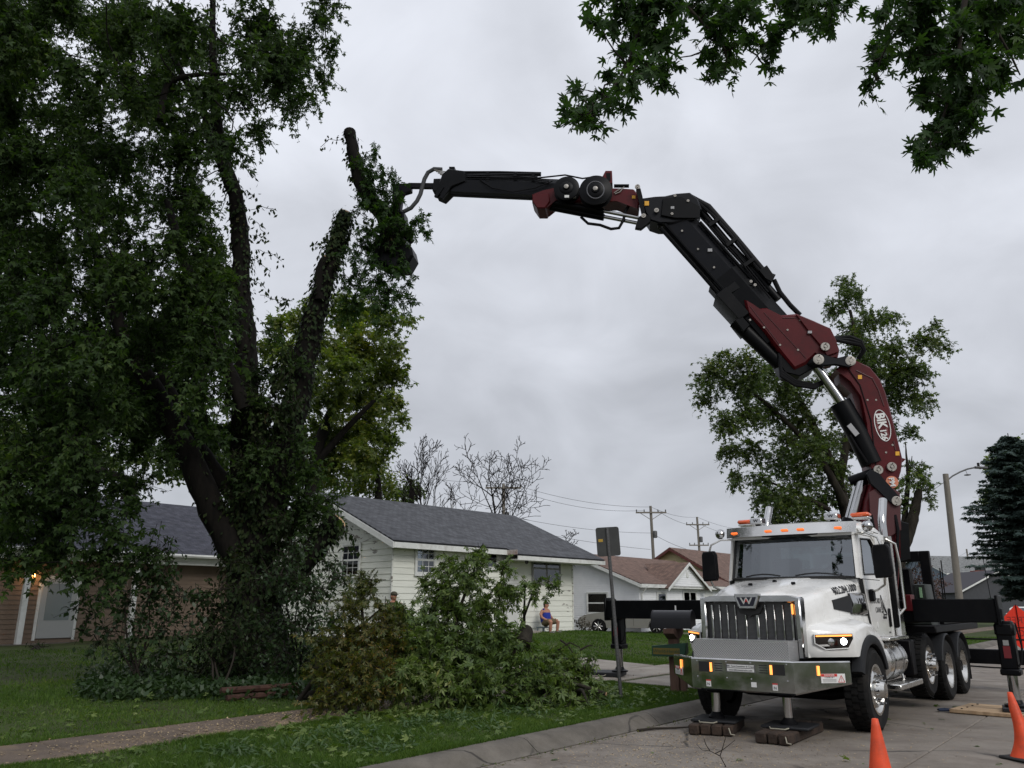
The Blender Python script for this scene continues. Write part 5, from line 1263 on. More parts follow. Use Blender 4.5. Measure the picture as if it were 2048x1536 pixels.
for a, b in (((1528, 625), (1612, 716)), ((1565, 636), (1600, 636)), ((1500, 612), (1560, 690))): rod('weld_seam', [a, b], .010, MATS['crane_red_dark'], ob, .362, 5)
for (x, y) in ((1735, 800), (1752, 800), (1750, 905), (1772, 905), (1785, 890)): pin(x, y, .018, .322, ib, .012)
rod('grease_line', [(1690, 728, .34), (1720, 770, .33), (1742, 840, .33), (1752, 930, .33)], .010, M_hose, ib, seg=5)
for (x, y, w_, h_) in ((1620, 664, 8, 5), (1148, 393, 8, 4), (1345, 415, 7, 5), (1420, 500, 9, 6)): plate('data_plate', [(x - w_ / 2, y - h_ / 2), (x + w_ / 2, y - h_ / 2), (x + w_ / 2, y + h_ / 2), (x - w_ / 2, y + h_ / 2)], .41 if x > 1600 else .335 if x > 1300 and x < 1400 else .285, .2, mat('grey_plate', (.34, .34, .35), .5), None, .002)

# ---- grapple saw hanging from the jib tip
GP = bp(790, 378, 0)
grap = thing('grapple_saw', 'black and red grapple saw hanging from the jib tip behind cut foliage', 'grapple', GP)
def Gp(name, pts, near, far, m, parent=None, bev=.02):
    o = plate(name, pts, near, far, m, crane, bev); o.parent = parent or grap; o.matrix_parent_inverse = PMAT[grap.name].inverted(); return o
Gp('hanger', [(784, 366), (822, 366), (822, 380), (806, 384), (800, 420), (784, 420)], .08, -.08, M_cblk); Gp('rotator', [(752, 424), (806, 420), (810, 455), (798, 478), (758, 470)], .22, -.22, M_cblk, None, .05)
sb_ = Gp('saw_body', [(758, 486), (806, 484), (822, 492), (826, 510), (812, 534), (776, 536), (756, 520)], .26, -.26, M_cblk, None, .05)
Gp('grille_frame', [(801, 488), (822, 486), (828, 508), (808, 512)], .30, .262, M_cgrey, sb_, .006)
Gp('saw_box', [(812, 515), (826, 512), (830, 538), (816, 542)], .2, -.12, mat('saw_red', (.28, .02, .025), .45), sb_)
Gp('claw', [(750, 470), (762, 468), (756, 500), (768, 530), (784, 540), (780, 548), (760, 536), (746, 505)], .12, .0, M_cblk); Gp('claw', [(806, 455), (818, 458), (826, 480), (818, 486), (804, 470)], .12, .0, M_cblk)
# ================================================================ VEGETATION
def kites(defs):
    V = []; F = []
    for ang, L, w, m in defs:
        a = R(ang); c, s = math.cos(a), math.sin(a); o = len(V)
        for (x, y) in ((0, 0), (w, m * L), (0, L), (-w, m * L)):
            X, Y = x * c + y * s, -x * s + y * c; V.append((X, Y, -.22 * (X * X + Y * Y)))
        F.append((o, o + 1, o + 2, o + 3))
    return np.array(V), np.array(F)
def lobed():
    """silver-maple blade: toothed, deeply cut outline fanned from the midrib"""
    half = [(0, 1), (.07, .80), (.17, .73), (.10, .55), (.11, .41), (.30, .57), (.41, .60), (.62, .74), (.56, .52), (.47, .42), (.27, .26), (.40, .20), (.50, .08), (.24, .04), (.05, -.01)]
    out = half + [(-x, y) for x, y in half[::-1][:-1]]
    V = [(0, .28, .02)] + [(x, y, -.25 * (x * x + (y - .2) ** 2) - .10 * abs(x)) for x, y in out]; n = len(out)
    return np.array(V), np.array([(0, 1 + i, 1 + (i + 1) % n) for i in range(n)])
LEAF5 = kites([(0, 1, .17, .45), (50, .85, .15, .5), (-50, .85, .15, .5), (105, .48, .12, .5), (-105, .48, .12, .5)])
LEAF3 = kites([(0, 1, .22, .42), (55, .78, .17, .5), (-55, .78, .17, .5)])
LEAF2 = kites([(22, 1, .16, .45), (-34, .88, .15, .48)])
LEAF1 = kites([(0, 1, .34, .45)])
OVAL = kites([(0, 1, .30, .5)])
NEEDLE = kites([(0, 1, .10, .5), (35, .8, .08, .5), (-35, .8, .08, .5)])
def unit(a): return a / np.maximum(np.linalg.norm(a, axis=1, keepdims=True), 1e-9)
def leaf_mesh(name, tpl, pos, axis, nrm, size, m):
    V0, F0 = tpl[0], tpl[1]
    Y = unit(axis); X = unit(np.cross(Y, nrm)); Z = np.cross(X, Y)
    sz = size[:, None, None]
    V = pos[:, None, :] + sz * (V0[None, :, 0:1] * X[:, None, :] + V0[None, :, 1:2] * Y[:, None, :] + V0[None, :, 2:3] * Z[:, None, :])
    n, k = len(pos), len(V0)
    F = (F0[None] + (np.arange(n) * k)[:, None, None]).reshape(-1, F0.shape[1])
    return fastmesh(name, V.reshape(-1, 3), F, m)
def stick_arrays(A, B, ra, rb):
    """three-sided tapered sticks A->B"""
    D = unit(B - A); ref = np.where(np.abs(D[:, 2:3]) > .9, np.array([[1., 0, 0]]), np.array([[0., 0, 1]])); U = unit(np.cross(D, ref)); Wv = np.cross(D, U)
    V = np.zeros((len(A), 6, 3))
    for i in range(3):
        t = 2 * math.pi * i / 3; o = U * math.cos(t) + Wv * math.sin(t)
        V[:, i] = A + o * ra[:, None]; V[:, 3 + i] = B + o * rb[:, None]
    F0 = np.array([(0, 1, 4, 3), (1, 2, 5, 4), (2, 0, 3, 5)])
    F = (F0[None] + (np.arange(len(A)) * 6)[:, None, None]).reshape(-1, 4)
    return V.reshape(-1, 3), F
def rnd_dirs(n):
    v = RNG.normal(size=(n, 3)); return unit(v)
def foliage(blobs, twigs_per_m2, leaves, leaf, tlen, droop=.35, up=.0, shell=2.4, spread=.9, jitter=.5, outward=.7):
    """blobs: (centre, radius) -> leaf positions/axes/normals/sizes and twig sticks"""
    P_, A_, N_, S_, TA, TB = [], [], [], [], [], []
    for c, r in blobs:
        c = np.array(c); n = max(3, int(twigs_per_m2 * 4 * r * r))
        d = rnd_dirs(n); rad = r * RNG.random(n) ** (1 / shell) * (1 + .25 * (RNG.random(n) - .5))
        st = c + d * rad[:, None] * np.array([1, 1, .85])
        td = unit(d * outward + rnd_dirs(n) * .8 + np.array([0, 0, up - droop * .6]))
        L = tlen * (.6 + .8 * RNG.random(n)); st = st - td * (L * .5)[:, None]
        end = st + td * L[:, None] + np.array([0, 0, -1]) * (droop * L * .5)[:, None]
        TA.append(st); TB.append(end)
        for j in range(leaves):
            u = (j + RNG.random(n)) / leaves
            p = st + (end - st) * u[:, None]
            ax = unit(td * .5 + rnd_dirs(n) * spread + np.array([0, 0, -droop]))
            p = p + ax * (leaf * .35 * RNG.random(n))[:, None]
            nr = unit(np.array([0, 0, 1.]) + rnd_dirs(n) * jitter * 1.4)
            P_.append(p); A_.append(ax); N_.append(nr); S_.append(leaf * (.6 + .7 * RNG.random(n)))
    return [np.concatenate(q) for q in (P_, A_, N_, S_, TA, TB)]
def curve_pts(pts, k=5):
    """Catmull-Rom through (Vector, radius) nodes, slightly wobbly"""
    out = []; P_ = [p for p, _ in pts]; r = [q for _, q in pts]; n = len(pts)
    for i in range(n - 1):
        p0, p1, p2, p3 = P_[max(0, i - 1)], P_[i], P_[i + 1], P_[min(n - 1, i + 2)]
        for j in range(k):
            t = j / k
            v = .5 * ((2 * p1) + (p2 - p0) * t + (2 * p0 - 5 * p1 + 4 * p2 - p3) * t * t + (3 * p1 - p0 - 3 * p2 + p3) * t ** 3)
            out.append((v, r[i] + (r[i + 1] - r[i]) * t))
    out.append(pts[-1]); return out
M_bark = mat('maple_bark', (0.004, 0.0035, 0.003), 0.95, col2=(0.012, 0.010, 0.008), vscale=6, bump=1.0, bscale=14, stretch=(1, 1, .22), spec=.2)
M_bark2 = mat('grey_bark', (0.014, 0.012, 0.009), 0.95, col2=(0.036, 0.031, 0.023), vscale=6, bump=1.0, bscale=16, stretch=(1, 1, .22), spec=.2)
M_cut = mat('fresh_cut_wood', (0.42, 0.27, 0.14), 0.85, col2=(0.55, 0.38, 0.22), vscale=14)
M_twig = mat('twig_bark', (0.030, 0.025, 0.020), 0.95, spec=.2)
def limb(name, nodes, parent, m=None, cut=False, seg=12, wob=.03):
    cp = curve_pts(nodes)
    mb = MB(); pts = []; rr = []
    for v, r in cp:
        pts.append(v + Vector((random.uniform(-1, 1), random.uniform(-1, 1), 0)) * r * wob * 3); rr.append(r * random.uniform(.94, 1.08))
    mb.tube(pts, rr, seg); o = obj(name, mb, m or M_bark, parent, world=True, ang=1.2)
    if cut:
        d_ = (pts[-1] - pts[-2]).normalized(); k = MB(); k.lathe([(rr[-1] * .93, 0), (rr[-1] * .9, .012), (rr[-1] * .4, .016), (.01, .02)], pts[-1] + d_ * .002, d_ + Vector((.15, -.75, .1)), 16); obj('cut_face', k, M_cut, o, world=True)
    return o
def plant(name, label, cat, base, blobs, leafm, tpl, tw, nl, leaf, tlen, limbs=(), group=None, bark=None, link_from=None, part='crown', stick_r=.006, **k):
    th = thing(name, label, cat, base, 0, group)
    for nodes in limbs:
        cutf = nodes[0] == 'cut'; nn_ = nodes[1:] if isinstance(nodes[0], str) else nodes
        limb('trunk' if nodes is limbs[0] else 'limb', nn_, th, bark, cutf)
    pos, ax, nr, sz, ta, tb_ = foliage(blobs, tw, nl, leaf, tlen, **k)
    me = leaf_mesh(part, tpl, pos, ax, nr, sz, leafm); o = link(part, me, th, True); o['kind'] = 'stuff'
    # twigs and the boughs that carry the blobs
    A, B, RA, RB = [ta], [tb_], [np.full(len(ta), stick_r)], [np.full(len(ta), stick_r * .5)]
    if link_from is not None and len(link_from):
        # boughs fork from the nearest limb or from a bough already grown
        src = np.array([tuple(v) for v in link_from]); todo = [(np.array(c), r) for c, r in blobs]
        dist = np.array([np.min(np.linalg.norm(src - c, axis=1)) for c, r in todo]); near = [int(np.argmin(np.linalg.norm(src - c, axis=1))) for c, r in todo]
        nodes_ = [p for p in src]; alive = list(range(len(todo)))
        while alive:
            j = min(alive, key=lambda q: dist[q]); alive.remove(j); c, r = todo[j]; s_ = nodes_[near[j]]
            dl = np.linalg.norm(c - s_); mid = (s_ + c) / 2 + np.array([RNG.normal() * .14, RNG.normal() * .14, RNG.uniform(-.02, .2)]) * dl; prev = s_
            rr0 = .009 + .008 * dl; nsg = max(3, int(dl / .35) + 2)
            for i in range(1, nsg + 1):
                t = i / nsg; q = (1 - t) ** 2 * s_ + 2 * t * (1 - t) * mid + t * t * c + RNG.normal(size=3) * .03
                A.append(prev[None]); B.append(q[None]); RA.append(np.array([rr0 * (1.15 - t * .7)])); RB.append(np.array([rr0 * (1.15 - t * .7 - .5 / nsg)])); prev = q
            nodes_.append(c); ni = len(nodes_) - 1
            for q in alive:
                dq = np.linalg.norm(todo[q][0] - c) * 1.15
                if dq < dist[q]: dist[q] = dq; near[q] = ni
            nsub = max(4, int(r * 9)); e = c + rnd_dirs(nsub) * r * .85
            A.append(np.repeat(c[None], nsub, 0)); B.append(e); RA.append(np.full(nsub, rr0 * .35)); RB.append(np.full(nsub, .004))
    V, F = stick_arrays(np.concatenate(A), np.concatenate(B), np.concatenate(RA), np.concatenate(RB))
    b = link('branches', fastmesh('branches', V, F, bark or M_twig), th, True); b['kind'] = 'stuff'
    return th
def B_(px, py, r, Y): p = at(px, py, Y); return (tuple(p), r * Y / 1640.0)
def ND(lst, Y): return [(at(q[0], q[1], q[3] if len(q) > 3 else Y), q[2]) for q in lst]
def limb_pts(limbs, skip=0):
    out = []
    for l_ in limbs: out += [v for v, r in curve_pts(l_[1:] if isinstance(l_[0], str) else l_)][skip:]
    return out

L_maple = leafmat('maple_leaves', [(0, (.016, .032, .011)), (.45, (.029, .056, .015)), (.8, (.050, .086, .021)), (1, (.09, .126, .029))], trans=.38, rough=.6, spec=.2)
L_over = leafmat('overhanging_leaves', [(0, (.014, .032, .012)), (.6, (.030, .066, .017)), (.93, (.055, .100, .020)), (1, (.15, .15, .025))], trans=.42, rough=.55, spec=.25)
L_yel = leafmat('yellow_green_leaves', [(0, (.046, .078, .020)), (.5, (.094, .132, .028)), (.85, (.18, .195, .036)), (1, (.30, .25, .045))], trans=.45)
L_back = leafmat('far_leaves', [(0, (.034, .060, .022)), (.5, (.064, .100, .030)), (.85, (.115, .145, .040)), (1, (.19, .165, .04))], trans=.40)
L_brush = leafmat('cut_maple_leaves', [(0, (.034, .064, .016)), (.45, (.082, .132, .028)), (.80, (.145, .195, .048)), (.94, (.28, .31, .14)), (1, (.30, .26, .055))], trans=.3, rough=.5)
L_brown = leafmat('browned_leaves', [(0, (.030, .048, .011)), (.4, (.062, .082, .016)), (.75, (.100, .094, .018)), (1, (.18, .105, .018))], trans=.35)
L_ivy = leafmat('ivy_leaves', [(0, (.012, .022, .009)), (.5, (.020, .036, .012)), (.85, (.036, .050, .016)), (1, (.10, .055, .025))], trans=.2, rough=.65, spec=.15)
L_shrub = leafmat('shrub_leaves', [(0, (.016, .032, .012)), (.6, (.030, .058, .020)), (1, (.055, .090, .032))], trans=.28)
L_spruce = leafmat('spruce_needles', [(0, (.030, .048, .044)), (.6, (.052, .080, .072)), (1, (.092, .125, .108))], trans=.2, rough=.7, spec=.2)
L_purple = leafmat('plum_leaves', [(0, (.040, .020, .022)), (.6, (.075, .040, .040)), (1, (.13, .085, .075))], trans=.3)
L_grass = leafmat('grass_blades', [(0, (.030, .062, .011)), (.5, (.058, .112, .018)), (.85, (.100, .155, .028)), (1, (.20, .20, .06))], trans=.3, rough=.6, spec=.2)

# ---- the big maple being taken down
TY = 17.0
tree_limbs = [
    ND([(515, 1350, 0.76), (512, 1280, 0.576), (508, 1180, 0.496), (502, 1090, 0.464), (495, 1020, 0.4)], TY),
    ND([(470, 1110, 0.272), (425, 1020, 0.264), (372, 900, 0.24), (318, 800, 0.216), (268, 715, 0.176), (225, 610, 0.128), (190, 500, 0.08)], 16.6),
    ND([(478, 1000, 0.208), (420, 930, 0.176), (372, 850, 0.152), (330, 760, 0.128), (300, 660, 0.096)], 17.3),
    ND([(497, 1060, 0.336), (490, 900, 0.304), (492, 720, 0.264), (482, 590, 0.216), (482, 500, 0.2), (470, 390, 0.176), (440, 300, 0.152), (430, 200, 0.12), (425, 60, 0.08), (430, -120, 0.048)], 17.2),
    ND([(455, 330, 0.12), (410, 230, 0.096), (360, 140, 0.08), (300, 20, 0.056)], 17.4),
    ['cut'] + ND([(530, 1060, 0.32), (560, 940, 0.32), (598, 780, 0.272), (622, 660, 0.24), (648, 570, 0.216), (668, 500, 0.176), (684, 455, 0.152), (690, 424, 0.14)], 16.9),
    ['cut'] + ND([(545, 1190, 0.272), (600, 1130, 0.256), (645, 1080, 0.224), (676, 1042, 0.208)], 16.6),
    ND([(490, 820, 0.16), (440, 700, 0.136), (395, 590, 0.12), (362, 500, 0.104), (335, 400, 0.072)], 16.0),
    ND([(320, 240, 0.08), (335, 170, 0.068), (390, 150, 0.056), (470, 148, 0.032)], 16.2),
    ['cut'] + ND([(640, 600, 0.112), (640, 545, 0.104), (652, 515, 0.096)], 16.7)]
bands = [(-260, 0, -260, 620, 26, 60), (0, 110, -60, 640, 30, 52), (100, 200, -60, 590, 24, 48), (190, 300, -60, 470, 22, 50), (300, 420, -60, 400, 24, 50), (420, 540, -60, 400, 24, 50), (540, 680, -60, 440, 32, 48), (680, 800, -60, 300, 26, 48), (800, 900, -60, 220, 18, 44), (900, 1010, -50, 200, 14, 40)]
tb_blobs = []
for y0, y1, x0, x1, n_, r_ in bands:
    for _ in range(n_):
        x, y = random.uniform(x0, x1), random.uniform(y0, y1)
        Y = 16.5 + random.uniform(-4.2, 4.0) * (1 - .25 * abs(x - 200) / 400)
        tb_blobs.append(B_(x, y, r_ * random.uniform(.7, 1.25), Y))
for q in ((640, 40, 34), (655, 90, 30), (648, 150, 26), (620, 190, 28), (580, 210, 28), (560, 150, 40), (600, 80, 40), (520, 250, 30), (530, 60, 45), (500, 180, 40), (520, 270, 20), (655, 5, 30)): tb_blobs.append(B_(*q, 17.0 + random.uniform(-.8, .8)))
for _ in range(34): tb_blobs.append(B_(random.uniform(200, 455), random.uniform(520, 900), random.uniform(34, 52), random.uniform(17.8, 20.5)))
for q in ((300, 640, 34), (350, 690, 30), (260, 700, 34), (400, 830, 28), (330, 900, 24), (280, 960, 30), (410, 720, 30)): tb_blobs.append(B_(*q, 15.6 + random.uniform(-.5, .4)))
for q in ((560, 960, 36), (600, 1000, 36), (640, 1010, 30), (620, 940, 30), (580, 1050, 36), (640, 1060, 30), (560, 880, 30), (520, 800, 28), (540, 740, 26), (570, 830, 28), (660, 1000, 22), (530, 900, 34), (500, 960, 34), (470, 850, 30), (600, 880, 28), (550, 660, 22), (585, 720, 22)): tb_blobs.append(B_(*q, 16.6 + random.uniform(-.9, .9)))
for q in ((90, 1080, 38), (130, 1040, 42), (180, 1020, 45), (230, 1060, 38), (200, 1110, 34), (260, 1010, 30), (60, 1010, 45), (150, 1130, 30), (290, 1100, 26), (60, 1120, 30), (240, 960, 34), (440, 620, 38), (450, 700, 34), (450, 780, 28), (460, 560, 30), (420, 860, 28), (20, 1060, 45), (110, 1000, 45), (170, 960, 40), (300, 1140, 30), (230, 1140, 34), (120, 1090, 40), (0, 970, 45), (400, 640, 40), (380, 720, 42), (400, 780, 34), (360, 560, 40), (420, 480, 36), (390, 400, 36), (430, 540, 34), (20, 1110, 26)): tb_blobs.append(B_(*q, 14.2 + random.uniform(-1.2, 1.8)))
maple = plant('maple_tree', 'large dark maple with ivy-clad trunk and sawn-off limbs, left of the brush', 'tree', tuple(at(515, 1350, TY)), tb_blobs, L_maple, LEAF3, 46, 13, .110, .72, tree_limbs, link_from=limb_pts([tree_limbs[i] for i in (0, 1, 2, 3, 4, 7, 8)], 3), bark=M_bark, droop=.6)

# ---- the piece of limb held by the grapple, with its leaves
log_nodes = [['cut'] + ND([(780, 505, .15), (768, 440, .16), (742, 400, .17), (724, 370, .16), (712, 330, .145), (704, 290, .135), (699, 264, .13)], 16.15), ND([(772, 455, .11), (790, 415, .10), (804, 385, .09)], 16.1)]
log_bl = [B_(x, y, r, 16.1 + random.uniform(-.5, .25)) for x, y, r in ((728, 320, 22), (740, 350, 24), (755, 380, 26), (735, 400, 26), (760, 410, 28), (790, 400, 22), (780, 440, 26), (800, 460, 24), (830, 440, 16), (845, 432, 12), (848, 462, 10), (740, 460, 26), (725, 490, 24), (745, 520, 24), (800, 510, 22), (790, 545, 24), (780, 580, 24), (800, 590, 18), (820, 600, 14), (755, 560, 22), (720, 540, 22), (735, 580, 22), (815, 560, 12), (760, 340, 12), (790, 360, 12), (700, 560, 22), (690, 610, 22), (720, 610, 24), (760, 600, 24), (700, 500, 22), (770, 480, 26), (810, 490, 16), (750, 300, 8), (775, 350, 12), (820, 455, 12))]
plant('cut_limb', 'sawn leafy limb held in the grapple below the jib tip', 'branch', tuple(at(780, 505, 16.15)), log_bl, L_over, LEAF5, 44, 9, .12, .42, log_nodes, link_from=limb_pts(log_nodes), part='foliage', bark=M_bark, droop=.6)

# ---- ivy climbing the maple, with loose tendrils
def ivy():
    th = thing('ivy', 'dark ivy clinging to the maple trunk and limbs', 'ivy', tuple(at(520, 1345, 16.4)))
    P_, A_, N_, S_ = [], [], [], []
    sel = [(tree_limbs[0], 2600, .16), (tree_limbs[3], 1500, .10), (tree_limbs[5], 2600, .12), (tree_limbs[6], 600, .12), (tree_limbs[1], 300, .05), (log_nodes[0], 160, .10)]
    for nodes, n, thick in sel:
        nodes = nodes[1:] if isinstance(nodes[0], str) else nodes
        cp = curve_pts(nodes, 6)
        if nodes is not tree_limbs[0] and nodes[0][1] < .5: cp = cp[:-1]
        V = np.array([tuple(v) for v, r in cp]); rr = np.array([r for v, r in cp])
        i = RNG.integers(0, len(cp) - 1, n); t = RNG.random(n); c = V[i] + (V[i + 1] - V[i]) * t[:, None]; r = rr[i]
        d = rnd_dirs(n); d[:, 2] *= .2; d = unit(d)
        P_.append(c + d * (r + thick * RNG.random(n) ** 1.5)[:, None]); A_.append(unit(d * .6 + np.array([0, 0, -.9]) + rnd_dirs(n) * .5)); N_.append(unit(d + rnd_dirs(n) * .5 + np.array([0, 0, .4]))); S_.append(.07 + .07 * RNG.random(n))
    TA, TB = [], []
    for (x, y, Y) in ((480, 330, 17.1), (485, 380, 17), (500, 420, 17), (505, 470, 17), (500, 520, 17), (500, 560, 17), (520, 590, 17), (690, 275, 16.1), (700, 310, 16.1), (700, 350, 16.1), (705, 380, 16.1), (670, 480, 16.8), (655, 500, 16.8), (700, 420, 16.1), (700, 460, 16.6), (500, 440, 17), (510, 500, 17), (560, 600, 16.9), (620, 580, 16.9), (680, 1060, 16.4), (690, 1100, 16.4)):
        sgn = -1 if x > 640 and x < 700 and y < 520 else 1
        p = np.array(at(x, y, Y)); prev = p; dd = np.array([sgn * random.uniform(.5, 1), random.uniform(-.4, .4), random.uniform(-.2, .35)])
        for i in range(6):
            q = prev + dd * .11 + RNG.normal(size=3) * .03; dd = dd + np.array([0, 0, -.12]); TA.append(prev); TB.append(q); prev = q
            n = 3; P_.append(np.repeat(q[None], n, 0) + RNG.normal(size=(n, 3)) * .05); A_.append(unit(RNG.normal(size=(n, 3)) * .5 + np.array([0, 0, -1]))); N_.append(rnd_dirs(n)); S_.append(.08 + .06 * RNG.random(n))
    o = link('foliage', leaf_mesh('foliage', OVAL, *[np.concatenate(q) for q in (P_, A_, N_, S_)], L_ivy), th, True); o['kind'] = 'stuff'
    V, F = stick_arrays(np.array(TA), np.array(TB), np.full(len(TA), .008), np.full(len(TA), .006)); o = link('tendrils', fastmesh('tendrils', V, F, M_twig), th, True); o['kind'] = 'stuff'
ivy()

iv_b = [B_(random.uniform(455, 620) if y > 850 else random.uniform(480, 610), y, random.uniform(20, 34), 16.5 + random.uniform(-.5, .6)) for y in [random.uniform(690, 1190) for _ in range(46)]]
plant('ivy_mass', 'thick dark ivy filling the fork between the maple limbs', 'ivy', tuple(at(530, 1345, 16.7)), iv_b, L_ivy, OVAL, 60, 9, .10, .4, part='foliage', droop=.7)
# ---- shrubs at its foot and the ground cover in the bed
def shrub(name, label, px, py, blobs, leafm, tpl=OVAL, leaf=.09, tw=40, nl=8, tlen=.35, stems=5, Y=None, group=None, **k):
    g_ = gnd(px, py)
    lim = []
    for i in range(stems):
        c, r = blobs[i % len(blobs)]; v = Vector(c); lim.append([(g_ + Vector((random.uniform(-.15, .15), random.uniform(-.1, .1), -.03)), .022), ((g_ + v) / 2 + Vector((random.uniform(-.1, .1), 0, .05)), .016), (v, .008)])
    return plant(name, label, 'shrub', tuple(g_), blobs, leafm, tpl, tw, nl, leaf, tlen, lim, link_from=limb_pts(lim), part='foliage', bark=M_twig, group=group, **k)
shrub('leafy_shrub', 'loose dark shrub in front of the porch, left of the maple trunk', 270, 1375, [B_(x, y, r, 14.6 + random.uniform(-.5, .5)) for x, y, r in ((240, 1300, 30), (280, 1260, 40), (330, 1240, 45), (250, 1210, 34), (300, 1190, 42), (360, 1190, 40), (220, 1260, 28), (340, 1300, 45), (290, 1330, 40), (200, 1190, 22), (330, 1140, 34), (380, 1260, 40), (240, 1160, 26), (185, 1230, 22), (165, 1260, 18), (170, 1195, 20), (150, 1215, 14), (200, 1290, 24), (330, 1090, 24), (280, 1120, 24))], L_shrub, leaf=.095, tw=44)
shrub('dense_shrub', 'dense dark green shrub hugging the maple trunk on its right', 600, 1365, [B_(x, y, r, 14.9 + random.uniform(-.5, .5)) for x, y, r in ((600, 1180, 40), (560, 1150, 38), (620, 1240, 45), (570, 1250, 45), (640, 1180, 35), (660, 1130, 32), (680, 1160, 26), (620, 1310, 45), (560, 1320, 45), (590, 1100, 34), (680, 1240, 34), (520, 1230, 38), (510, 1300, 40))], L_shrub, leaf=.085, tw=70)
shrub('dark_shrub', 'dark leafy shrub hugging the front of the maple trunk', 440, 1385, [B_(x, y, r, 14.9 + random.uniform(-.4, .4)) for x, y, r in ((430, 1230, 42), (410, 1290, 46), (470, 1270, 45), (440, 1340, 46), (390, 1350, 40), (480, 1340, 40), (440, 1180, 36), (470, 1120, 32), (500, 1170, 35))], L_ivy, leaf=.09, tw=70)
def ground_cover():
    n = 9000; px = RNG.uniform(170, 640, n); py = 1392 - np.abs(RNG.normal(0, 22, n)) + (RNG.random(n) * 14) - (px - 300) * .01
    P_ = np.array([tuple(gnd(a, b)) for a, b in zip(px[:1500], py[:1500])]); idx = RNG.integers(0, 1500, n); P_ = P_[idx] + np.c_[RNG.normal(0, .10, n), RNG.normal(0, .10, n), RNG.random(n) ** 1.5 * .22]
    me = leaf_mesh('ground_cover', OVAL, P_, unit(rnd_dirs(n) + np.array([0, 0, .1])), unit(rnd_dirs(n) * .6 + np.array([0, 0, 1.])), .07 + .06 * RNG.random(n), L_shrub)
    tag(link('ground_cover', me), 'low leafy ground cover in the bed under the maple', 'ground cover', kind='stuff')
ground_cover()

# ---- cut branches heaped on the lawn
bl = lambda L, j=.3: [B_(x, y, r, Y + random.uniform(-j, j)) for x, y, r, Y in L]
def brush(name, label, px, py, blobs, m, leaf=.13, tw=40, nl=9, tpl=LEAF5, tlen=.45, stems=6, **k):
    g_ = gnd(px, py); lim = []
    for i in range(stems):
        c, r = random.choice(blobs); v = Vector(c); a = g_ + Vector((random.uniform(-.9, .9), random.uniform(-.3, .6), random.uniform(.05, .3)))
        lim.append([(a, random.uniform(.03, .06)), ((a + v) / 2 + Vector((0, 0, .12)), .03), (v, .012)])
    return plant(name, label, 'brush', tuple(g_), blobs, m, tpl, tw, nl, leaf, tlen, lim, link_from=limb_pts(lim), part='foliage', bark=M_bark2, group='cut branches heaped on the lawn', droop=.45, **k)
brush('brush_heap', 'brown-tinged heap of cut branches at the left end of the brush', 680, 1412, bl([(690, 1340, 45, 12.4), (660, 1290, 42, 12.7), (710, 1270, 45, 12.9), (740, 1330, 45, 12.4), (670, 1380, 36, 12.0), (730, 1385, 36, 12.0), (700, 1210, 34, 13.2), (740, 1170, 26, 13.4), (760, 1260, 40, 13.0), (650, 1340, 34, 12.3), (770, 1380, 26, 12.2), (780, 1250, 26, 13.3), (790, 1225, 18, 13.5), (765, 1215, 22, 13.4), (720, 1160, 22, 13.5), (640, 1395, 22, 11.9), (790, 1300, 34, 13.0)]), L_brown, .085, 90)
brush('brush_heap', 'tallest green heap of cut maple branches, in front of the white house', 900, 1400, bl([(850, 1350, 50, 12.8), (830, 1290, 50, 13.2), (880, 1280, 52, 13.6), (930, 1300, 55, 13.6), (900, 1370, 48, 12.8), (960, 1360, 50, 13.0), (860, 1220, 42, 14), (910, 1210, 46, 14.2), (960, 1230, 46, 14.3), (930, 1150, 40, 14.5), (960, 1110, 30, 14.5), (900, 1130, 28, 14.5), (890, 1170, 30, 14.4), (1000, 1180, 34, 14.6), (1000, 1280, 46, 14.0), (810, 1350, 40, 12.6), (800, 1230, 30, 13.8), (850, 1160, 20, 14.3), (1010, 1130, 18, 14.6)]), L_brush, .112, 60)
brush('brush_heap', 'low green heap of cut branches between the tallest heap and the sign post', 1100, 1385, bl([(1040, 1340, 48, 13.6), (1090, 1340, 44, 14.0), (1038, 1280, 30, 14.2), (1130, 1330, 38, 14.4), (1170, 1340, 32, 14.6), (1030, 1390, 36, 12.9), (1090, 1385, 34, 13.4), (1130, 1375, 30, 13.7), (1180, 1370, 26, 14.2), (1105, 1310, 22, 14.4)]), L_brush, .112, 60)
brush('cut_bough', 'arched leafy bough sticking out of the brush towards the seated person', 1060, 1330, bl([(1028, 1185, 16, 14.8), (1050, 1170, 14, 14.9), (1075, 1165, 13, 15), (1098, 1164, 10, 15), (1066, 1186, 9, 15), (1112, 1166, 7, 15)], .1), L_brush, .12, 60, stems=2)
brush('lawn_branch', 'leafy cut branch lying flat on the grass near the sign post', 1130, 1400, bl([(1060, 1398, 14, 12.9), (1100, 1402, 15, 13.0), (1140, 1404, 15, 13.1), (1175, 1406, 14, 13.1), (1200, 1395, 13, 13.4), (1080, 1412, 12, 12.7), (1140, 1416, 12, 12.8)], .05), L_brush, .12, 60, stems=2)
for lab, A_, B2, r_ in (('thin sawn branch lying across the right end of the brush', (1212, 1388, 13.6), (1120, 1362, 14.0), .03),):
    a_, b_ = at(*A_), at(*B2); k = MB(); k.tube([a_, a_.lerp(b_, .5) + Vector((0, 0, .02)), b_], [r_, r_ * .97, r_ * .9], 12); o = obj('log', k, M_bark2); tag(o, lab, 'log', 'sawn pieces in the brush')
    k = MB(); d_ = (a_ - b_).normalized(); k.lathe([(r_ * .92, 0), (r_ * .9, .006), (.005, .008)], a_ + d_ * .001, d_, 14); obj('cut_face', k, M_cut, o)
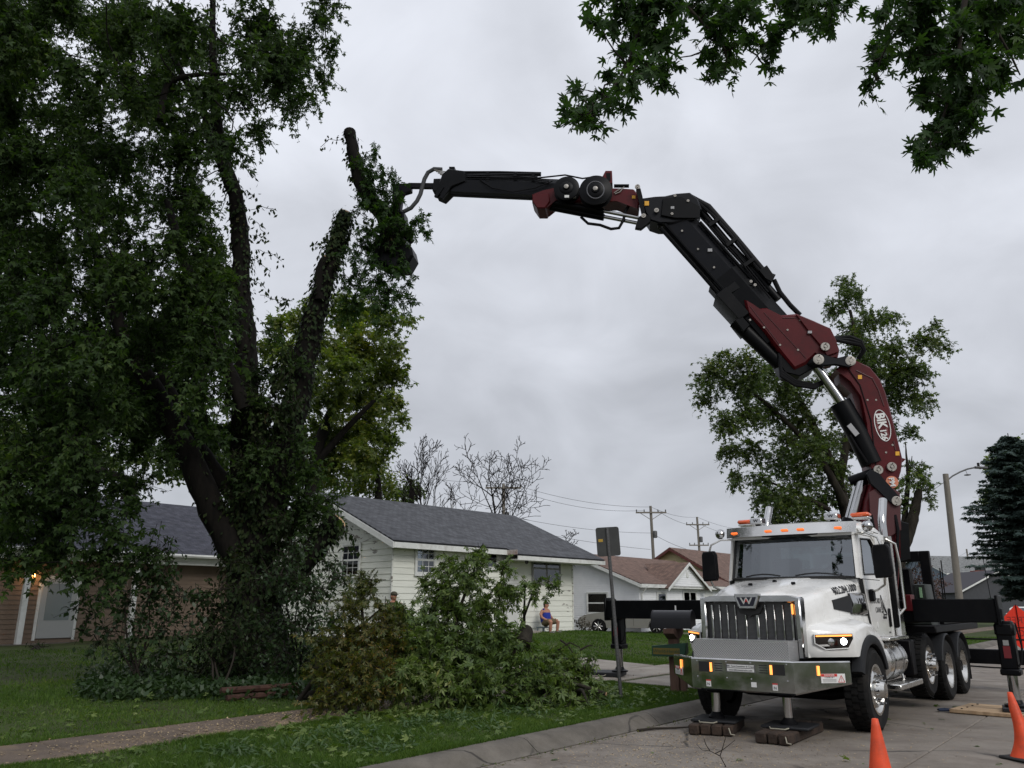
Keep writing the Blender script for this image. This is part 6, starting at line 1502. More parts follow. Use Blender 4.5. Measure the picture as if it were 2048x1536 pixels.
lg = MB(); a_, b_ = at(1045, 1292, 14.0), at(1052, 1262, 14.4); lg.tube([a_, b_], [.13, .125], 12); lgo = obj('log', lg, M_bark2); tag(lgo, 'short grey upright log end poking out of the brush below the arched bough', 'log', 'sawn pieces in the brush')

# ---- trees further back
YT = [ND([(624, 1010, .35), (624, 960, .32), (640, 880, .26), (680, 780, .18), (710, 680, .1)], 36), ND([(630, 930, .2), (690, 860, .14), (750, 800, .08)], 36)]
yb = [B_(x + random.uniform(-8, 8), y + random.uniform(-8, 8), r, 36 + random.uniform(-2.5, 2.5)) for x, y, r in [(700, 640, 45), (740, 620, 40), (770, 650, 36), (790, 690, 30), (720, 690, 55), (760, 730, 50), (795, 740, 26), (680, 730, 55), (640, 690, 45), (720, 790, 60), (780, 800, 30), (660, 800, 55), (750, 850, 50), (690, 870, 60), (630, 860, 45), (730, 910, 45), (670, 930, 45), (765, 880, 26), (610, 760, 40), (600, 650, 36), (580, 700, 36), (620, 610, 30), (560, 640, 26), (810, 640, 16), (800, 830, 18), (540, 700, 28), (600, 900, 36), (770, 905, 12), (680, 600, 30)]]
plant('yellow_green_tree', 'yellow-green tree just right of the maple, behind the white house', 'tree', tuple(at(624, 1010, 36)), yb, L_yel, LEAF3, 19, 10, .22, .7, YT, link_from=limb_pts(YT), bark=M_bark)
RT = [ND([(1712, 1150, 0.265), (1700, 1060, 0.234), (1675, 960, 0.203), (1640, 880, 0.156), (1600, 800, 0.101), (1560, 740, 0.055)], 29), ND([(1690, 1010, 0.156), (1655, 940, 0.125), (1590, 860, 0.086), (1500, 780, 0.047)], 28.6), ND([(1680, 960, 0.156), (1700, 850, 0.125), (1720, 740, 0.094), (1700, 620, 0.055)], 29.4), ND([(1700, 900, 0.125), (1760, 800, 0.094), (1830, 720, 0.047)], 29.6), ND([(1660, 1020, 0.094), (1600, 990, 0.062), (1530, 960, 0.031)], 28.4)]
rb = [B_(x, y, r * .88, 29 + random.uniform(-2, 2)) for x, y, r in ((1430, 745, 45), (1480, 770, 50), (1415, 800, 30), (1450, 845, 42), (1500, 722, 42), (1545, 745, 36), (1540, 820, 45), (1580, 880, 48), (1640, 1000, 45), (1560, 1000, 45), (1600, 950, 45), (1500, 900, 36), (1475, 955, 28), (1700, 592, 38), (1690, 562, 24), (1662, 618, 26), (1740, 640, 40), (1780, 635, 26), (1720, 690, 44), (1790, 700, 45), (1850, 680, 36), (1888, 690, 20), (1870, 650, 18), (1830, 745, 40), (1800, 790, 45), (1845, 800, 30), (1760, 760, 50), (1690, 760, 40), (1640, 760, 36), (1820, 860, 22), (1650, 880, 40), (1620, 1045, 40), (1690, 980, 34), (1550, 1040, 30), (1455, 715, 26), (1398, 768, 18), (1590, 790, 40), (1520, 960, 30), (1740, 720, 40), (1600, 1070, 30), (1660, 940, 44), (1620, 900, 44), (1560, 920, 42), (1700, 880, 40), (1740, 830, 40), (1500, 830, 42), (1600, 840, 42), (1690, 820, 40), (1660, 1060, 36), (1590, 1010, 42), (1530, 1000, 34), (1510, 770, 40), (1460, 900, 30), (1640, 690, 26), (1770, 850, 30), (1700, 660, 34), (1800, 740, 40), (1570, 770, 34))]
plant('street_tree', 'tall spreading tree rising behind the truck cab and crane', 'tree', tuple(at(1712, 1150, 29)), rb, L_back, LEAF3, 44, 10, .125, .6, RT, link_from=limb_pts(RT), bark=M_bark2)
BT = [ND([(1785, 1200, .24), (1798, 1110, .22), (1815, 1070, .18), (1828, 1030, .16), (1834, 1000, .13), (1838, 980, .09), (1836, 968, .03)], 24), ND([(1804, 1090, .09), (1812, 1010, .08), (1816, 960, .055), (1813, 915, .03), (1811, 885, .01)], 24.2), ND([(1834, 1005, .07), (1842, 985, .04), (1841, 970, .01)], 24), ND([(1816, 960, .03), (1822, 930, .02), (1824, 912, .008)], 24.2)]
plant('broken_tree', 'snapped-off tree trunk with a few leafy shoots behind the exhaust stack', 'tree', tuple(at(1785, 1200, 24)), [B_(x, y, r, 24 + random.uniform(-.4, .4)) for x, y, r in ((1842, 955, 16), (1855, 975, 14), (1858, 995, 10), (1822, 930, 14), (1835, 940, 14), (1800, 1000, 16), (1845, 930, 10), (1790, 1020, 14), (1806, 960, 14), (1828, 960, 12), (1850, 960, 12), (1862, 1005, 8), (1798, 975, 14), (1820, 1010, 10))], L_back, LEAF3, 50, 8, .11, .4, BT, link_from=limb_pts(BT), bark=M_bark2)
def back_tree(label, px, py, Y, blobs, m, trunk_r=.2, tw=15, leaf=.24, name='background_tree', tpl=LEAF1, nl=10):
    tr = [ND([(px, py, trunk_r), (px + 2, py - 40, trunk_r * .8), (blobs[0][0], blobs[0][1], trunk_r * .4)], Y)]
    return plant(name, label, 'tree', tuple(at(px, py, Y)), [B_(x, y, r, Y + random.uniform(-.04, .04) * Y) for x, y, r in blobs], m, tpl, tw, nl, leaf, .8, tr, link_from=limb_pts(tr), bark=M_bark)
back_tree('rounded tree with a reddish tint left of the bare trees, behind the white house', 755, 1010, 42, [(750, 930, 32), (770, 955, 30), (735, 965, 36), (775, 985, 24), (720, 930, 30), (745, 910, 20), (700, 960, 36), (660, 970, 36), (640, 930, 36)], L_yel, leaf=.2)
back_tree('small dark treetop left of the bare trees, over the white roof', 822, 1020, 50, [(822, 980, 22), (805, 990, 20), (838, 975, 14), (790, 985, 18), (828, 962, 12)], L_back)
back_tree('plum-leaved small tree seen through the mesh rack behind the truck', 1850, 1250, 46, [(1830, 1165, 22), (1850, 1145, 22), (1865, 1170, 22), (1840, 1190, 22), (1820, 1150, 18), (1878, 1165, 12), (1862, 1190, 20), (1835, 1130, 12), (1850, 1120, 8)], L_purple, .1, 10, .15)
back_tree('leafy tree with yellowing edge behind the spruce', 2040, 1200, 66, [(1985, 920, 18), (2000, 930, 24), (1975, 935, 12), (2030, 930, 34), (2060, 900, 40), (1975, 1000, 12), (1965, 995, 9), (2000, 985, 26), (2040, 905, 20)], L_yel, leaf=.26)
back_tree('dark trees showing between the maple limbs over the tan roof', 250, 1000, 44, [(60, 900, 50), (140, 890, 50), (210, 920, 45), (280, 900, 45), (350, 920, 45), (400, 890, 50), (450, 930, 45), (20, 860, 50), (300, 850, 40), (500, 900, 50), (560, 940, 45), (100, 850, 45), (440, 860, 40)], L_back, .3, 12, .28)
shrub('low_hedge', 'low reddish bush by the nose of the silver car', 1165, 1262, [B_(x, y, r, 40) for x, y, r in ((1152, 1245, 13), (1165, 1243, 13), (1178, 1248, 11), (1158, 1254, 12), (1172, 1255, 12))], leafmat('reddish_bush_leaves', [(0, (.03, .03, .02)), (.6, (.06, .045, .03)), (1, (.10, .06, .05))]), leaf=.12, tw=12)
shrub('porch_bush', 'small clipped bush at the foot of the numbered porch post', 70, 1300, [B_(x, y, r, 25.8) for x, y, r in ((60, 1292, 10), (75, 1290, 11), (88, 1294, 10))], L_shrub, leaf=.08, tw=20)
# spruce
def spruce():
    b = at(2074, 1215, 58); b.z = .3; H_ = 13.6; prz = [0, 2.4, 3.8, 5.3, 6.6, 9.0, 11.0, 12.3, 13.6]; prr = [1.5, 2.0, 2.5, 3.3, 2.9, 2.6, 1.9, 1.2, .15]
    th = thing('spruce_tree', 'blue-green spruce at the right edge of the picture', 'tree', tuple(b))
    mb = MB(); mb.tube([b, b + Vector((0, 0, H_))], [.28, .03], 8); obj('trunk', mb, M_bark2, th, world=True)
    P_, A_, N_, S_, TA, TB, RA = [], [], [], [], [], [], []
    for i in range(340):
        f = (i / 340) ** .9; z = 2.2 + f * (H_ - 2.4); a = i * 2.39996 + random.uniform(-.5, .5); L = float(np.interp(z, prz, prr)) * random.uniform(.5, 1.12) * (1 + .18 * math.sin(a * 2 + z * 1.7)) + .15
        d = np.array([math.cos(a), math.sin(a), 0]); st = np.array(b) + np.array([0, 0, z]); dr = .35 * (1 - f) + .05
        prev = st
        for s_ in range(6):
            t = (s_ + 1) / 6; q = st + d * L * t + np.array([0, 0, -dr * L * t * (1 - .55 * t)]); TA.append(prev); TB.append(q); RA.append(.03 * (1 - t) + .006); prev = q
            n = int(9 + 12 * (1 - f)); side = np.cross(d, [0, 0, 1.]); w = RNG.uniform(-1, 1, n) * (.22 * L * (1.1 - t) + .12)
            p = q + side * w[:, None] + d * (RNG.random(n) * L / 6)[:, None] + np.c_[np.zeros(n), np.zeros(n), -np.abs(w) * .25 - RNG.random(n) * .12]
            P_.append(p); A_.append(unit(d * .7 + side * np.sign(w)[:, None] * .6 + rnd_dirs(n) * .3 + np.array([0, 0, -.25]))); N_.append(unit(rnd_dirs(n) * .5 + np.array([0, 0, 1.]))); S_.append(.22 + .18 * RNG.random(n))
    o = link('crown', leaf_mesh('crown', LEAF3, *[np.concatenate(q) for q in (P_, A_, N_, S_)], L_spruce), th, True); o['kind'] = 'stuff'
    V, F = stick_arrays(np.array(TA), np.array(TB), np.array(RA), np.array(RA) * .7); o = link('branches', fastmesh('branches', V, F, M_twig), th, True); o['kind'] = 'stuff'
spruce()
# bare trees
def bare(label, px, py, Y, H_, lean, n0=7, sd=1, spread=.55):
    rs = np.random.default_rng(sd); b = np.array(at(px, py, Y)); b[2] = .4
    th = thing('bare_tree', label, 'tree', tuple(b), 0, 'leafless trees behind the white house'); H_ *= .76
    A, B, RA, RB = [], [], [], []
    NS = (10, 6, 5, 3, 2)
    def grow(p, d, L, r, lev):
        n = NS[lev]; q = p; ph = rs.uniform(0, 6.28)
        for i in range(n):
            dn = d + rs.normal(size=3) * (.05 if lev == 0 else .11); dn[2] += .02 if lev == 0 else .05; dn /= np.linalg.norm(dn); nq = q + dn * L / n
            f0, f1 = i / n, (i + 1) / n
            A.append(q); B.append(nq); RA.append(r * (1 - .8 * f0)); RB.append(r * (1 - .8 * f1)); q = nq; d = dn
            if lev < 4 and i >= (3 if lev == 0 else 1 if lev < 3 else 0):
                for c_ in range(2 if lev == 0 and i % 2 == 0 else 1):
                    ph += 2.4 + rs.uniform(-.4, .4); u = np.cross(d, [.3, .9, .2]); u /= np.linalg.norm(u); w = np.cross(d, u); s_ = u * math.cos(ph) + w * math.sin(ph)
                    nd = d * (1 - spread * .75) + s_ * spread * 1.1 + np.array([0, 0, .10]); nd /= np.linalg.norm(nd)
                    grow(q, nd, L * (.62 - .30 * f1 if lev == 0 else .58 - .2 * f1) * rs.uniform(.75, 1.2), r * (.55 if lev == 0 else .5) * (1 - .6 * f1), lev + 1)
    L0 = H_ * .92
    grow(b, np.array([lean, 0, 1.]) / math.hypot(lean, 1), L0, H_ * .014, 0)
    A, B = np.array(A), np.array(B); V, F = stick_arrays(A, B, np.maximum(np.array(RA) * 1.35, .017), np.maximum(np.array(RB) * 1.35, .013))
    o = link('trunk', fastmesh('trunk', V, F, mat('bare_bark', (.012, .010, .009), .95, spec=.1)), th, True); o['kind'] = 'stuff'
    return th
bare('slender leafless tree, left of the two standing behind the white house', 862, 1020, 47, 11.6, .05, sd=4, spread=.42)
bare('wide leafless tree, right of the two standing behind the white house', 1000, 1060, 45, 11.4, -.01, sd=9, spread=.58)
bare('low leafless tree whose twigs overhang the right end of the white roof', 1075, 1120, 44, 5.6, .35, sd=5, spread=.6)

# ---- maple boughs hanging into the top of the picture
LOBED = lobed()
def overhang(label, blobs, lim):
    blobs = [((c[0], c[1], c[2] + .10), r * .92) for c, r in blobs]
    return plant('overhanging_bough', label, 'branch', tuple(lim[0][0][0]), blobs, L_over, LOBED, 165, 7, .104, .25, lim, link_from=limb_pts(lim), part='foliage', bark=M_twig, group='boughs hanging into view from above', droop=.5, stick_r=.003, jitter=1.0)
oy = 6.4
OA = [ND([(1330, -420, .05), (1310, -150, .035), (1290, 0, .022), (1262, 110, .014), (1215, 190, .008), (1160, 240, .004)], oy), ND([(1300, -60, .02), (1400, 40, .014), (1450, 100, .008), (1445, 160, .004)], oy + .2), ND([(1340, -200, .03), (1560, -60, .02), (1640, -10, .012), (1550, 70, .008), (1500, 130, .004)], oy + .4)]
ob_ = [B_(x, y, r, oy + random.uniform(-.5, .6)) for x, y, r in ((1250, 20, 38), (1300, 30, 44), (1340, 10, 36), (1270, 80, 36), (1310, 90, 38), (1345, 60, 24), (1240, 120, 24), (1290, 150, 30), (1330, 150, 24), (1265, 175, 24), (1220, 165, 20), (1325, 180, 14), (1205, 205, 18), (1175, 225, 16), (1155, 190, 10), (1160, 250, 12), (1215, 225, 16), (1240, 220, 12), (1140, 235, 8), (1185, 255, 9), (1400, 20, 32), (1440, 30, 36), (1470, 60, 28), (1430, 90, 30), (1410, 120, 18), (1460, 110, 28), (1440, 150, 18), (1425, 165, 10), (1480, 30, 28), (1500, 0, 26), (1560, 10, 20), (1600, 20, 32), (1640, 15, 30), (1670, 5, 28), (1620, 50, 26), (1580, 60, 26), (1550, 85, 24), (1520, 110, 22), (1535, 130, 16), (1500, 90, 12), (1655, 50, 16), (1700, 15, 12), (1200, 10, 18), (1190, 60, 12), (1230, 60, 20))]
overhang('wide spray of maple leaves hanging into the top centre of the sky', ob_, OA)
OB = [ND([(1980, -420, .06), (1960, -150, .04), (1930, 0, .026), (1910, 150, .016), (1870, 280, .008), (1845, 340, .004)], oy + .3), ND([(1950, -60, .02), (1830, 30, .014), (1770, 100, .008), (1745, 180, .004)], oy), ND([(1940, -20, .02), (2010, 90, .012), (2040, 150, .006)], oy)]
ob2 = [B_(x, y, r, oy + .2 + random.uniform(-.6, .6)) for x, y, r in ((1820, 10, 34), (1870, 20, 44), (1930, 20, 48), (1990, 20, 48), (2040, 20, 40), (1800, 60, 30), (1850, 80, 44), (1910, 80, 48), (1970, 80, 46), (2030, 70, 34), (1860, 130, 40), (1920, 140, 46), (1980, 140, 40), (1830, 130, 26), (1870, 180, 38), (1930, 200, 42), (1980, 190, 24), (1840, 200, 24), (1900, 240, 34), (1950, 240, 28), (1880, 270, 28), (1920, 280, 22), (1860, 300, 26), (1830, 305, 18), (1845, 330, 12), (1890, 300, 16), (1760, 45, 14), (1770, 80, 18), (1755, 110, 16), (1748, 150, 16), (1745, 185, 12), (1780, 20, 14), (1770, 130, 12), (2045, 110, 18), (1790, 0, 14), (2000, 170, 10), (2018, 150, 8))]
overhang('heavy clump of maple leaves hanging in the top right corner', ob2, OB)
# ================================================================ STREET FURNITURE, CARS, PEOPLE, SMALL THINGS
M_galv = mat('galvanised_steel', (.10, .10, .10), .6, .4, var=.15, vscale=8)
M_post = mat('weathered_post', (.10, .055, .04), .9, col2=(.17, .10, .075), vscale=5, stretch=(1, 1, .2), bump=.5, bscale=30)
# road sign seen from behind
sg = thing('road_sign', 'back of a grey road sign on a leaning perforated steel post', 'road sign', gnd(1242, 1397))
b0 = gnd(1242, 1397); t0_ = at(1214, 1056, b0.y - .1)
mb = MB(); ax = (t0_ - b0).normalized()
for o_ in (-.022, .022): pass
sdv = Vector((1, 0, 0)); fwd = ax.cross(sdv).normalized(); sdv = fwd.cross(ax).normalized()
mb.loft([[p + sdv * x + fwd * y for x, y in ((-.03, .0), (-.03, -.012), (-.014, -.03), (.014, -.03), (.03, -.012), (.03, 0), (.014, -.018), (-.014, -.018))] for p in (b0 - ax * .2, t0_)]); po = obj('post', mb, M_galv, sg, world=True)
for i in range(46):
    p = b0 + ax * (.25 + i * .055) - fwd * .0305; k = MB(); k.add([p + sdv * x + ax * y for x, y in ((-.006, -.006), (.006, -.006), (.006, .006), (-.006, .006))], [(0, 1, 2, 3)])
    h_ = obj('post_hole', k, M_seal, po, world=True, smooth=False)
cs = t0_ - ax * .235; w_, h_, r_ = .205, .25, .04; pts = []
tilt = .02
for cx, cy, a0 in ((w_ - r_, h_ - r_, 0), (-w_ + r_, h_ - r_, 90), (-w_ + r_, -h_ + r_, 180), (w_ - r_, -h_ + r_, 270)):
    for a in (0, 30, 60, 90): pts.append((cx + r_ * math.cos(R(a0 + a)), cy + r_ * math.sin(R(a0 + a))))
mb = MB(); mb.loft([[cs + sdv * x + ax * y + fwd * d_ for x, y in pts] for d_ in (.004, .008)]); pn = obj('sign_panel', mb, mat('sign_back_aluminium', (.045, .047, .045), .55, .3, var=.2, vscale=4), sg, world=True)
k = MB(); k.add([cs + sdv * x + ax * y + fwd * .002 for x, y in ((-.17, .0), (-.09, .0), (-.09, .05), (-.17, .05))], [(0, 1, 2, 3)]); obj('inventory_sticker', k, mat('sticker_yellow', (.4, .25, .03), .6), pn, world=True, smooth=False)
# mailbox on its timber post with a newspaper tube
mp_ = gnd(1353, 1384); MX = Matrix.Translation(mp_) @ Matrix.Rotation(-PHI + R(8), 4, 'Z')
mail = thing('mailbox', 'black mailbox on a brown timber post with green newspaper box, by the bumper', 'mailbox', mp_, -PHI + R(8))
def ml(name, m, fn, parent=None, **k): mb = MB(); fn(mb); return obj(name, mb, m, parent or mail, **k)
ml('post', M_post, lambda m: m.box(-.085, .085, -.085, .085, -.2, 1.0, .01)); ml('post', M_post, lambda m: m.box(.09, .20, -.05, .07, -.2, .55, .01))
ml('arm', M_post, lambda m: m.prism([(-.28, 1.10), (.28, 1.10), (.28, 1.02), (.10, .92), (-.10, .92), (-.28, 1.02)], 'x', -.10, .10, .01))
mbx = lambda w, h, z: [(-w, z), (w, z), (w, z + h * .55)] + [(w * math.cos(R(a)), z + h * .55 + h * .45 * math.sin(R(a))) for a in range(15, 180, 15)] + [(-w, z + h * .55)]
body = ml('mailbox_body', mat('mailbox_black', (.010, .010, .013), .35, spec=.4), lambda m: m.loft([[(y, x, z) for x, z in mbx(.14, .32, 1.101)] for y in (-.36, .36)]), ang=.5)
ml('mailbox_door', MATS['mailbox_black'], lambda m: m.loft([[(y, x, z) for x, z in mbx(.15, .335, 1.095)] for y in (.362, .385)]), body); ml('mailbox_back', MATS['mailbox_black'], lambda m: m.loft([[(y, x, z) for x, z in mbx(.147, .33, 1.098)] for y in (-.375, -.362)]), body)
ml('flag', M_decal_r, lambda m: m.box(.05, .20, .148, .153, 1.2, 1.24), body)
nb = ml('newspaper_box', mat('green_plastic', (.012, .055, .03), .5), lambda m: m.prism([(-.34, .62), (.24, .62), (.30, .70), (.30, .86), (-.34, .80)], 'y', -.26, -.088, .012))
ml('box_label', mat('ochre_label', (.16, .12, .02), .6), lambda m: m.box(-.31, .19, -.264, -.261, .655, .765), nb)
text_obj('box_lettering', 'World-Herald', .085, mat('green_ink', (.02, .06, .03), .6), (-.06, -.267, .71), (1, 0, 0), (0, 0, 1), nb, ext=.001)
# traffic cones
M_cone = mat('cone_orange', (.72, .075, .018), .55, var=.12, vscale=7, dirt=(.25, .05, .025), dscale=9, damt=.6); M_cbase = mat('cone_base_rubber', (.015, .015, .015), .8)
def cone(label, x, y, h, dent=0.0, rz=.3):
    c = thing('traffic_cone', label, 'traffic cone', (x, y, .003), rz, 'orange cones by the kerbside crew')
    mb = MB(); mb.box(-.18, .18, -.18, .18, 0, .03, .012); obj('cone_base', mb, M_cbase, c)
    mb = MB(); rings = []
    for i in range(13):
        f = i / 12; z = .03 + f * (h - .03); r = .135 * (1 - f) + .026 * f; ring = []
        for k in range(24):
            a = 2 * math.pi * k / 24; rr_ = r * (1 - dent * max(0, math.cos(a - 1.0)) * math.sin(min(1, f * 1.3) * math.pi) * .9); ring.append((rr_ * math.cos(a) + dent * .10 * f * f, rr_ * math.sin(a), z - dent * .05 * f * f))
        rings.append(ring)
    rings.append([(p[0] * .55 + dent * .045, p[1] * .55, p[2] + .004) for p in rings[-1]])
    mb.loft(rings); obj('cone_body', mb, M_cone, c, ang=1.2)
cone('orange cone nearest the camera, in front of the truck tyre', 3.10, 7.35, .71); cone('bent orange cone at the right edge, in front of the plywood pad', 5.66, 9.62, .72, .55, 1.9)
# orange work-zone sign seen from behind, print showing through
sp0 = at(2040, 1268, 24.0); wz = thing('work_zone_sign', 'orange fabric diamond sign seen from behind at the right edge', 'road sign', (sp0.x, sp0.y, .004), R(-14))
M_or = leafmat('orange_fabric', [(0, (.80, .06, .03)), (1, (.85, .08, .04))], .7, .45, (1.2, 1.0, 1.0))
mb = MB(); mb.prism([(0, .42), (.64, 1.02), (0, 1.66), (-.64, 1.02)], 'y', -.004, .004); fab = obj('sign_fabric', mb, M_or, wz, smooth=False)
mb = MB(); mb.tube([(0, -.02, .40), (0, -.02, 1.66)], .012, 6); obj('batten', mb, M_blk, wz); mb = MB(); mb.tube([(-.62, -.016, 1.02), (.62, -.016, 1.02)], .010, 6); obj('batten', mb, M_blk, wz)
M_seep = mat('ink_seen_through', (.28, .018, .012), .8)
text_obj('sign_word', 'TREE', .26, M_seep, (0, -.008, 1.22), (-1, 0, 0), (0, 0, 1), fab, ext=0); text_obj('sign_word', 'WORK', .26, M_seep, (0, -.008, .86), (-1, 0, 0), (0, 0, 1), fab, ext=0)
for a in (0, 90, 180, 270):
    mb = MB(); mb.tube([(0, -.02, .42), (.55 * math.cos(R(a + 45)), .55 * math.sin(R(a + 45)), .02)], .015, 6); obj('stand_leg', mb, M_galv, wz)
# street lamp
lp0 = at(1926, 1262, 47); lp0.z = .3; ltop = at(1891, 948, 47)
sl_ = thing('street_lamp', 'wooden street lamp pole with curved arm beside the spruce', 'street lamp', lp0)
M_pole = mat('grey_wood_pole', (.15, .135, .115), .9, col2=(.22, .20, .17), vscale=3, stretch=(1, 1, .15))
mb = MB(); mb.tube([lp0, (lp0 + ltop) / 2, ltop], [.21, .19, .16], 12); obj('pole', mb, M_pole, sl_, world=True)
arm = [at(x, y, 47) for x, y in ((1893, 962), (1905, 952), (1920, 944), (1935, 938), (1950, 935))]; mb = MB(); mb.tube(arm, .045, 8); obj('arm', mb, M_galv, sl_, world=True)
mb = MB(); a_, b_ = at(1950, 935, 47), at(1974, 936, 47); mb.loft([[p + Vector((0, dy, dz)) for dy, dz in ((-.12, 0), (-.08, .07), (.08, .07), (.12, 0), (.08, -.06), (-.08, -.06))] for p in (a_, b_)]); obj('lamp_head', mb, M_galv, sl_, world=True)
mb = MB(); c_ = at(1935, 950, 47); mb.lathe([(.02, .06), (.18, .02), (.19, -.01), (.05, -.04)], c_, (0, 0, 1), 12); mb.tube([c_, at(1931, 940, 47)], .012, 4); fx = obj('small_fixture', mb, M_galv, sl_, world=True); fx['kind'] = 'stuff'
mb = MB(); mb.box(-.05, .05, -.05, .05, 0, .22); mb.v = [(x + at(1957, 933, 47).x, y + 47, z + at(1957, 933, 47).z) for x, y, z in mb.v]; obj('photocell', mb, M_blk, sl_, world=True)
# utility poles and wires
def upole(label, px, ytop, Y, arms, base=None):
    t_ = at(px, ytop, Y); b_ = Vector((t_.x + .1, Y, .3)); u = thing('utility_pole', label, 'utility pole', b_, 0, 'utility poles beyond the houses')
    mb = MB(); mb.tube([b_, t_], [.16, .11], 10); obj('pole', mb, M_pole, u, world=True)
    for dz, half in arms:
        c = t_ - Vector((0, 0, dz)); mb = MB(); mb.box(-half, half, -.06, .06, -.06, .06); mb.v = [(x + c.x, y + c.y - .14, z + c.z) for x, y, z in mb.v]; ca = obj('crossarm', mb, M_pole, u, world=True)
        for x in (-half * .95, -half * .45, half * .45, half * .95):
            mb = MB(); mb.lathe([(.03, 0), (.05, .06), (.04, .12), (.06, .15), (.01, .2)], c + Vector((x, -.14, .06)), (0, 0, 1), 8); obj('insulator', mb, M_galv, ca, world=True)
    for s_ in (-1, 1):
        c = t_ - Vector((0, 0, arms[0][0])); mb = MB(); mb.tube([c + Vector((s_ * arms[0][1] * .7, -.14, -.05)), c + Vector((0, -.1, -.6))], .025, 5); obj('brace', mb, M_pole, u, world=True)
    mb = MB(); c = t_ - Vector((-.25, .1, 2.6)); mb.lathe([(.02, 0), (.17, .02), (.18, .5), (.16, .56), (.02, .6)], c, (0, 0, 1), 12); obj('transformer', mb, M_galv, u, world=True)
upole('utility pole with a long crossarm rising over the brown bungalow roof', 1301, 1012, 66, [(.55, 1.25)]); upole('utility pole with two short crossarms above the yellow house', 1394, 1034, 84, [(.8, 1.2), (2.9, 1.0)])
upole('distant utility pole right of the street lamp pole', 1933, 1098, 120, [(2.0, 1.4)]); upole('faint utility pole at the left edge of the spruce', 1975, 1122, 150, [(1.4, 1.3)]); upole('short utility pole top just right of the mesh rack', 1862, 1113, 110, [(.8, 1.0)])
upole('utility pole half hidden in the wide leafless tree', 1007, 968, 58, [(.3, 1.3)])
M_wire = mat('wire_black', (.02, .02, .02), .6)
def wire(label, a, b, sag, r=.014):
    A, B = at(*a), at(*b); mb = MB(); mb.tube([A.lerp(B, i / 14) - Vector((0, 0, sag * 4 * (i / 14) * (1 - i / 14))) for i in range(15)], r, 4)
    o = obj('overhead_wire', mb, M_wire); tag(o, label, 'wire', 'overhead wires strung between the utility poles')
for lab, a, b, s_ in (('overhead wire above the bungalow, topmost left of the near pole', (1007, 962, 58), (1302, 1014, 66), .5), ('overhead wire left of the near pole, second from top', (1010, 972, 58), (1286, 1021, 66), .6), ('overhead wire from the near pole to the two-armed pole, topmost', (1302, 1014, 66), (1394, 1034, 84), .3), ('overhead wire from near pole crossarm to the two-armed pole', (1316, 1022, 66), (1404, 1050, 84), .4), ('overhead wire running right from the two-armed pole, upper', (1394, 1034, 84), (1500, 1058, 110), .4), ('overhead wire running right from the two-armed pole, lower', (1404, 1050, 84), (1480, 1068, 105), .3), ('low service wire meeting the near pole at the white roof end', (1007, 1030, 58), (1301, 1066, 66), .3), ('lower service wire passing behind the road sign', (1007, 1050, 58), (1301, 1099, 66), .2), ('slanting service wire from near pole to the yellow house', (1303, 1066, 66), (1372, 1098, 60), .1), ('wire left of the slender leafless tree', (700, 915, 52), (1007, 962, 58), .6), ('wire from the street lamp pole top towards the broken tree', (1891, 962, 47), (1760, 1000, 40), .4), ('thin wire left of the distant pole by the spruce', (1933, 1104, 120), (1862, 1125, 110), .4)): wire(lab, a, b, s_)
gw_ = MB(); a_, b_ = at(1961, 1090, 70), at(1982, 1200, 70); gw_.tube([a_, b_], .03, 5); tag(obj('antenna_mast', gw_, M_blk), 'thin dark mast in front of the brick chimney', 'mast')

# crib mats, pads and boards under the jacks
M_tie = mat('creosoted_timber', (.016, .010, .007), .9, col2=(.050, .030, .019), vscale=4, bump=.6, bscale=25)
def crib(label, x, y, n, w, L, rz, h=.13):
    c = TM @ Vector((x, y, 0)); g = thing('crib_mat', label, 'timber mat', (c.x, c.y, .004), -PHI + rz, 'timber mats under the front jacks')
    for i in range(n):
        mb = MB(); x0 = (i - n / 2) * w; mb.box(x0 + .006, x0 + w - .006, -L / 2 + random.uniform(-.03, .03), L / 2, 0, h + random.uniform(-.006, .0), .016); obj('timber', mb, M_tie, g)
    mb = MB(); mb.tube([(n * w / 2 - .05, -L / 2 - .01, h * .8), (n * w / 2 - .02, -L / 2 - .06, h * .3), (n * w / 2 + .03, -L / 2 - .05, .03)], .008, 6); obj('rope_handle', mb, mat('rope', (.3, .28, .22), .9), g)
crib('dark timber mat on the road under the kerb-side front jack', -.55, -1.33, 4, .145, 1.0, R(14)); crib('dark timber mat on the road under the street-side front jack', .44, -1.28, 3, .145, 1.42, R(2))
def pad(label, M, x, y, z, w, d_, h, m, rz=0.0, handle=True, name='outrigger_pad'):
    c = M @ Vector((x, y, 0)); g = thing(name, label, 'pad', (c.x, c.y, z), -PHI + rz)
    mb = MB(); mb.box(-w / 2, w / 2, -d_ / 2, d_ / 2, 0, h, .012); obj('slab', mb, m, g)
    if handle:
        mb = MB(); mb.tube([(-w * .3, -d_ / 2, h * .5), (-w * .25, -d_ / 2 - .07, h * .3), (w * .05, -d_ / 2 - .07, h * .3), (w * .1, -d_ / 2, h * .5)], .009, 6); obj('rope_handle', mb, MATS['rope'], g)
    return g
pad('black pad on the timber mat under the kerb-side front jack', TM, -.52, -1.36, .136, .60, .60, .036, M_plast, R(10)); pad('black pad on the timber mat under the street-side front jack', TM, .47, -1.36, .136, .60, .56, .036, M_plast, R(4))
pad('round black pad under the far outrigger leg on the driveway', TM, -5.09, 3.12, zgl - .095, .75, .75, .09, M_plast, R(20)); 
wd = mat('plywood_board', (.36, .24, .14), .85, col2=(.50, .36, .22), vscale=2.5, stretch=(1, 6, 1), dirt=(.16, .11, .07), dscale=2, damt=.6)
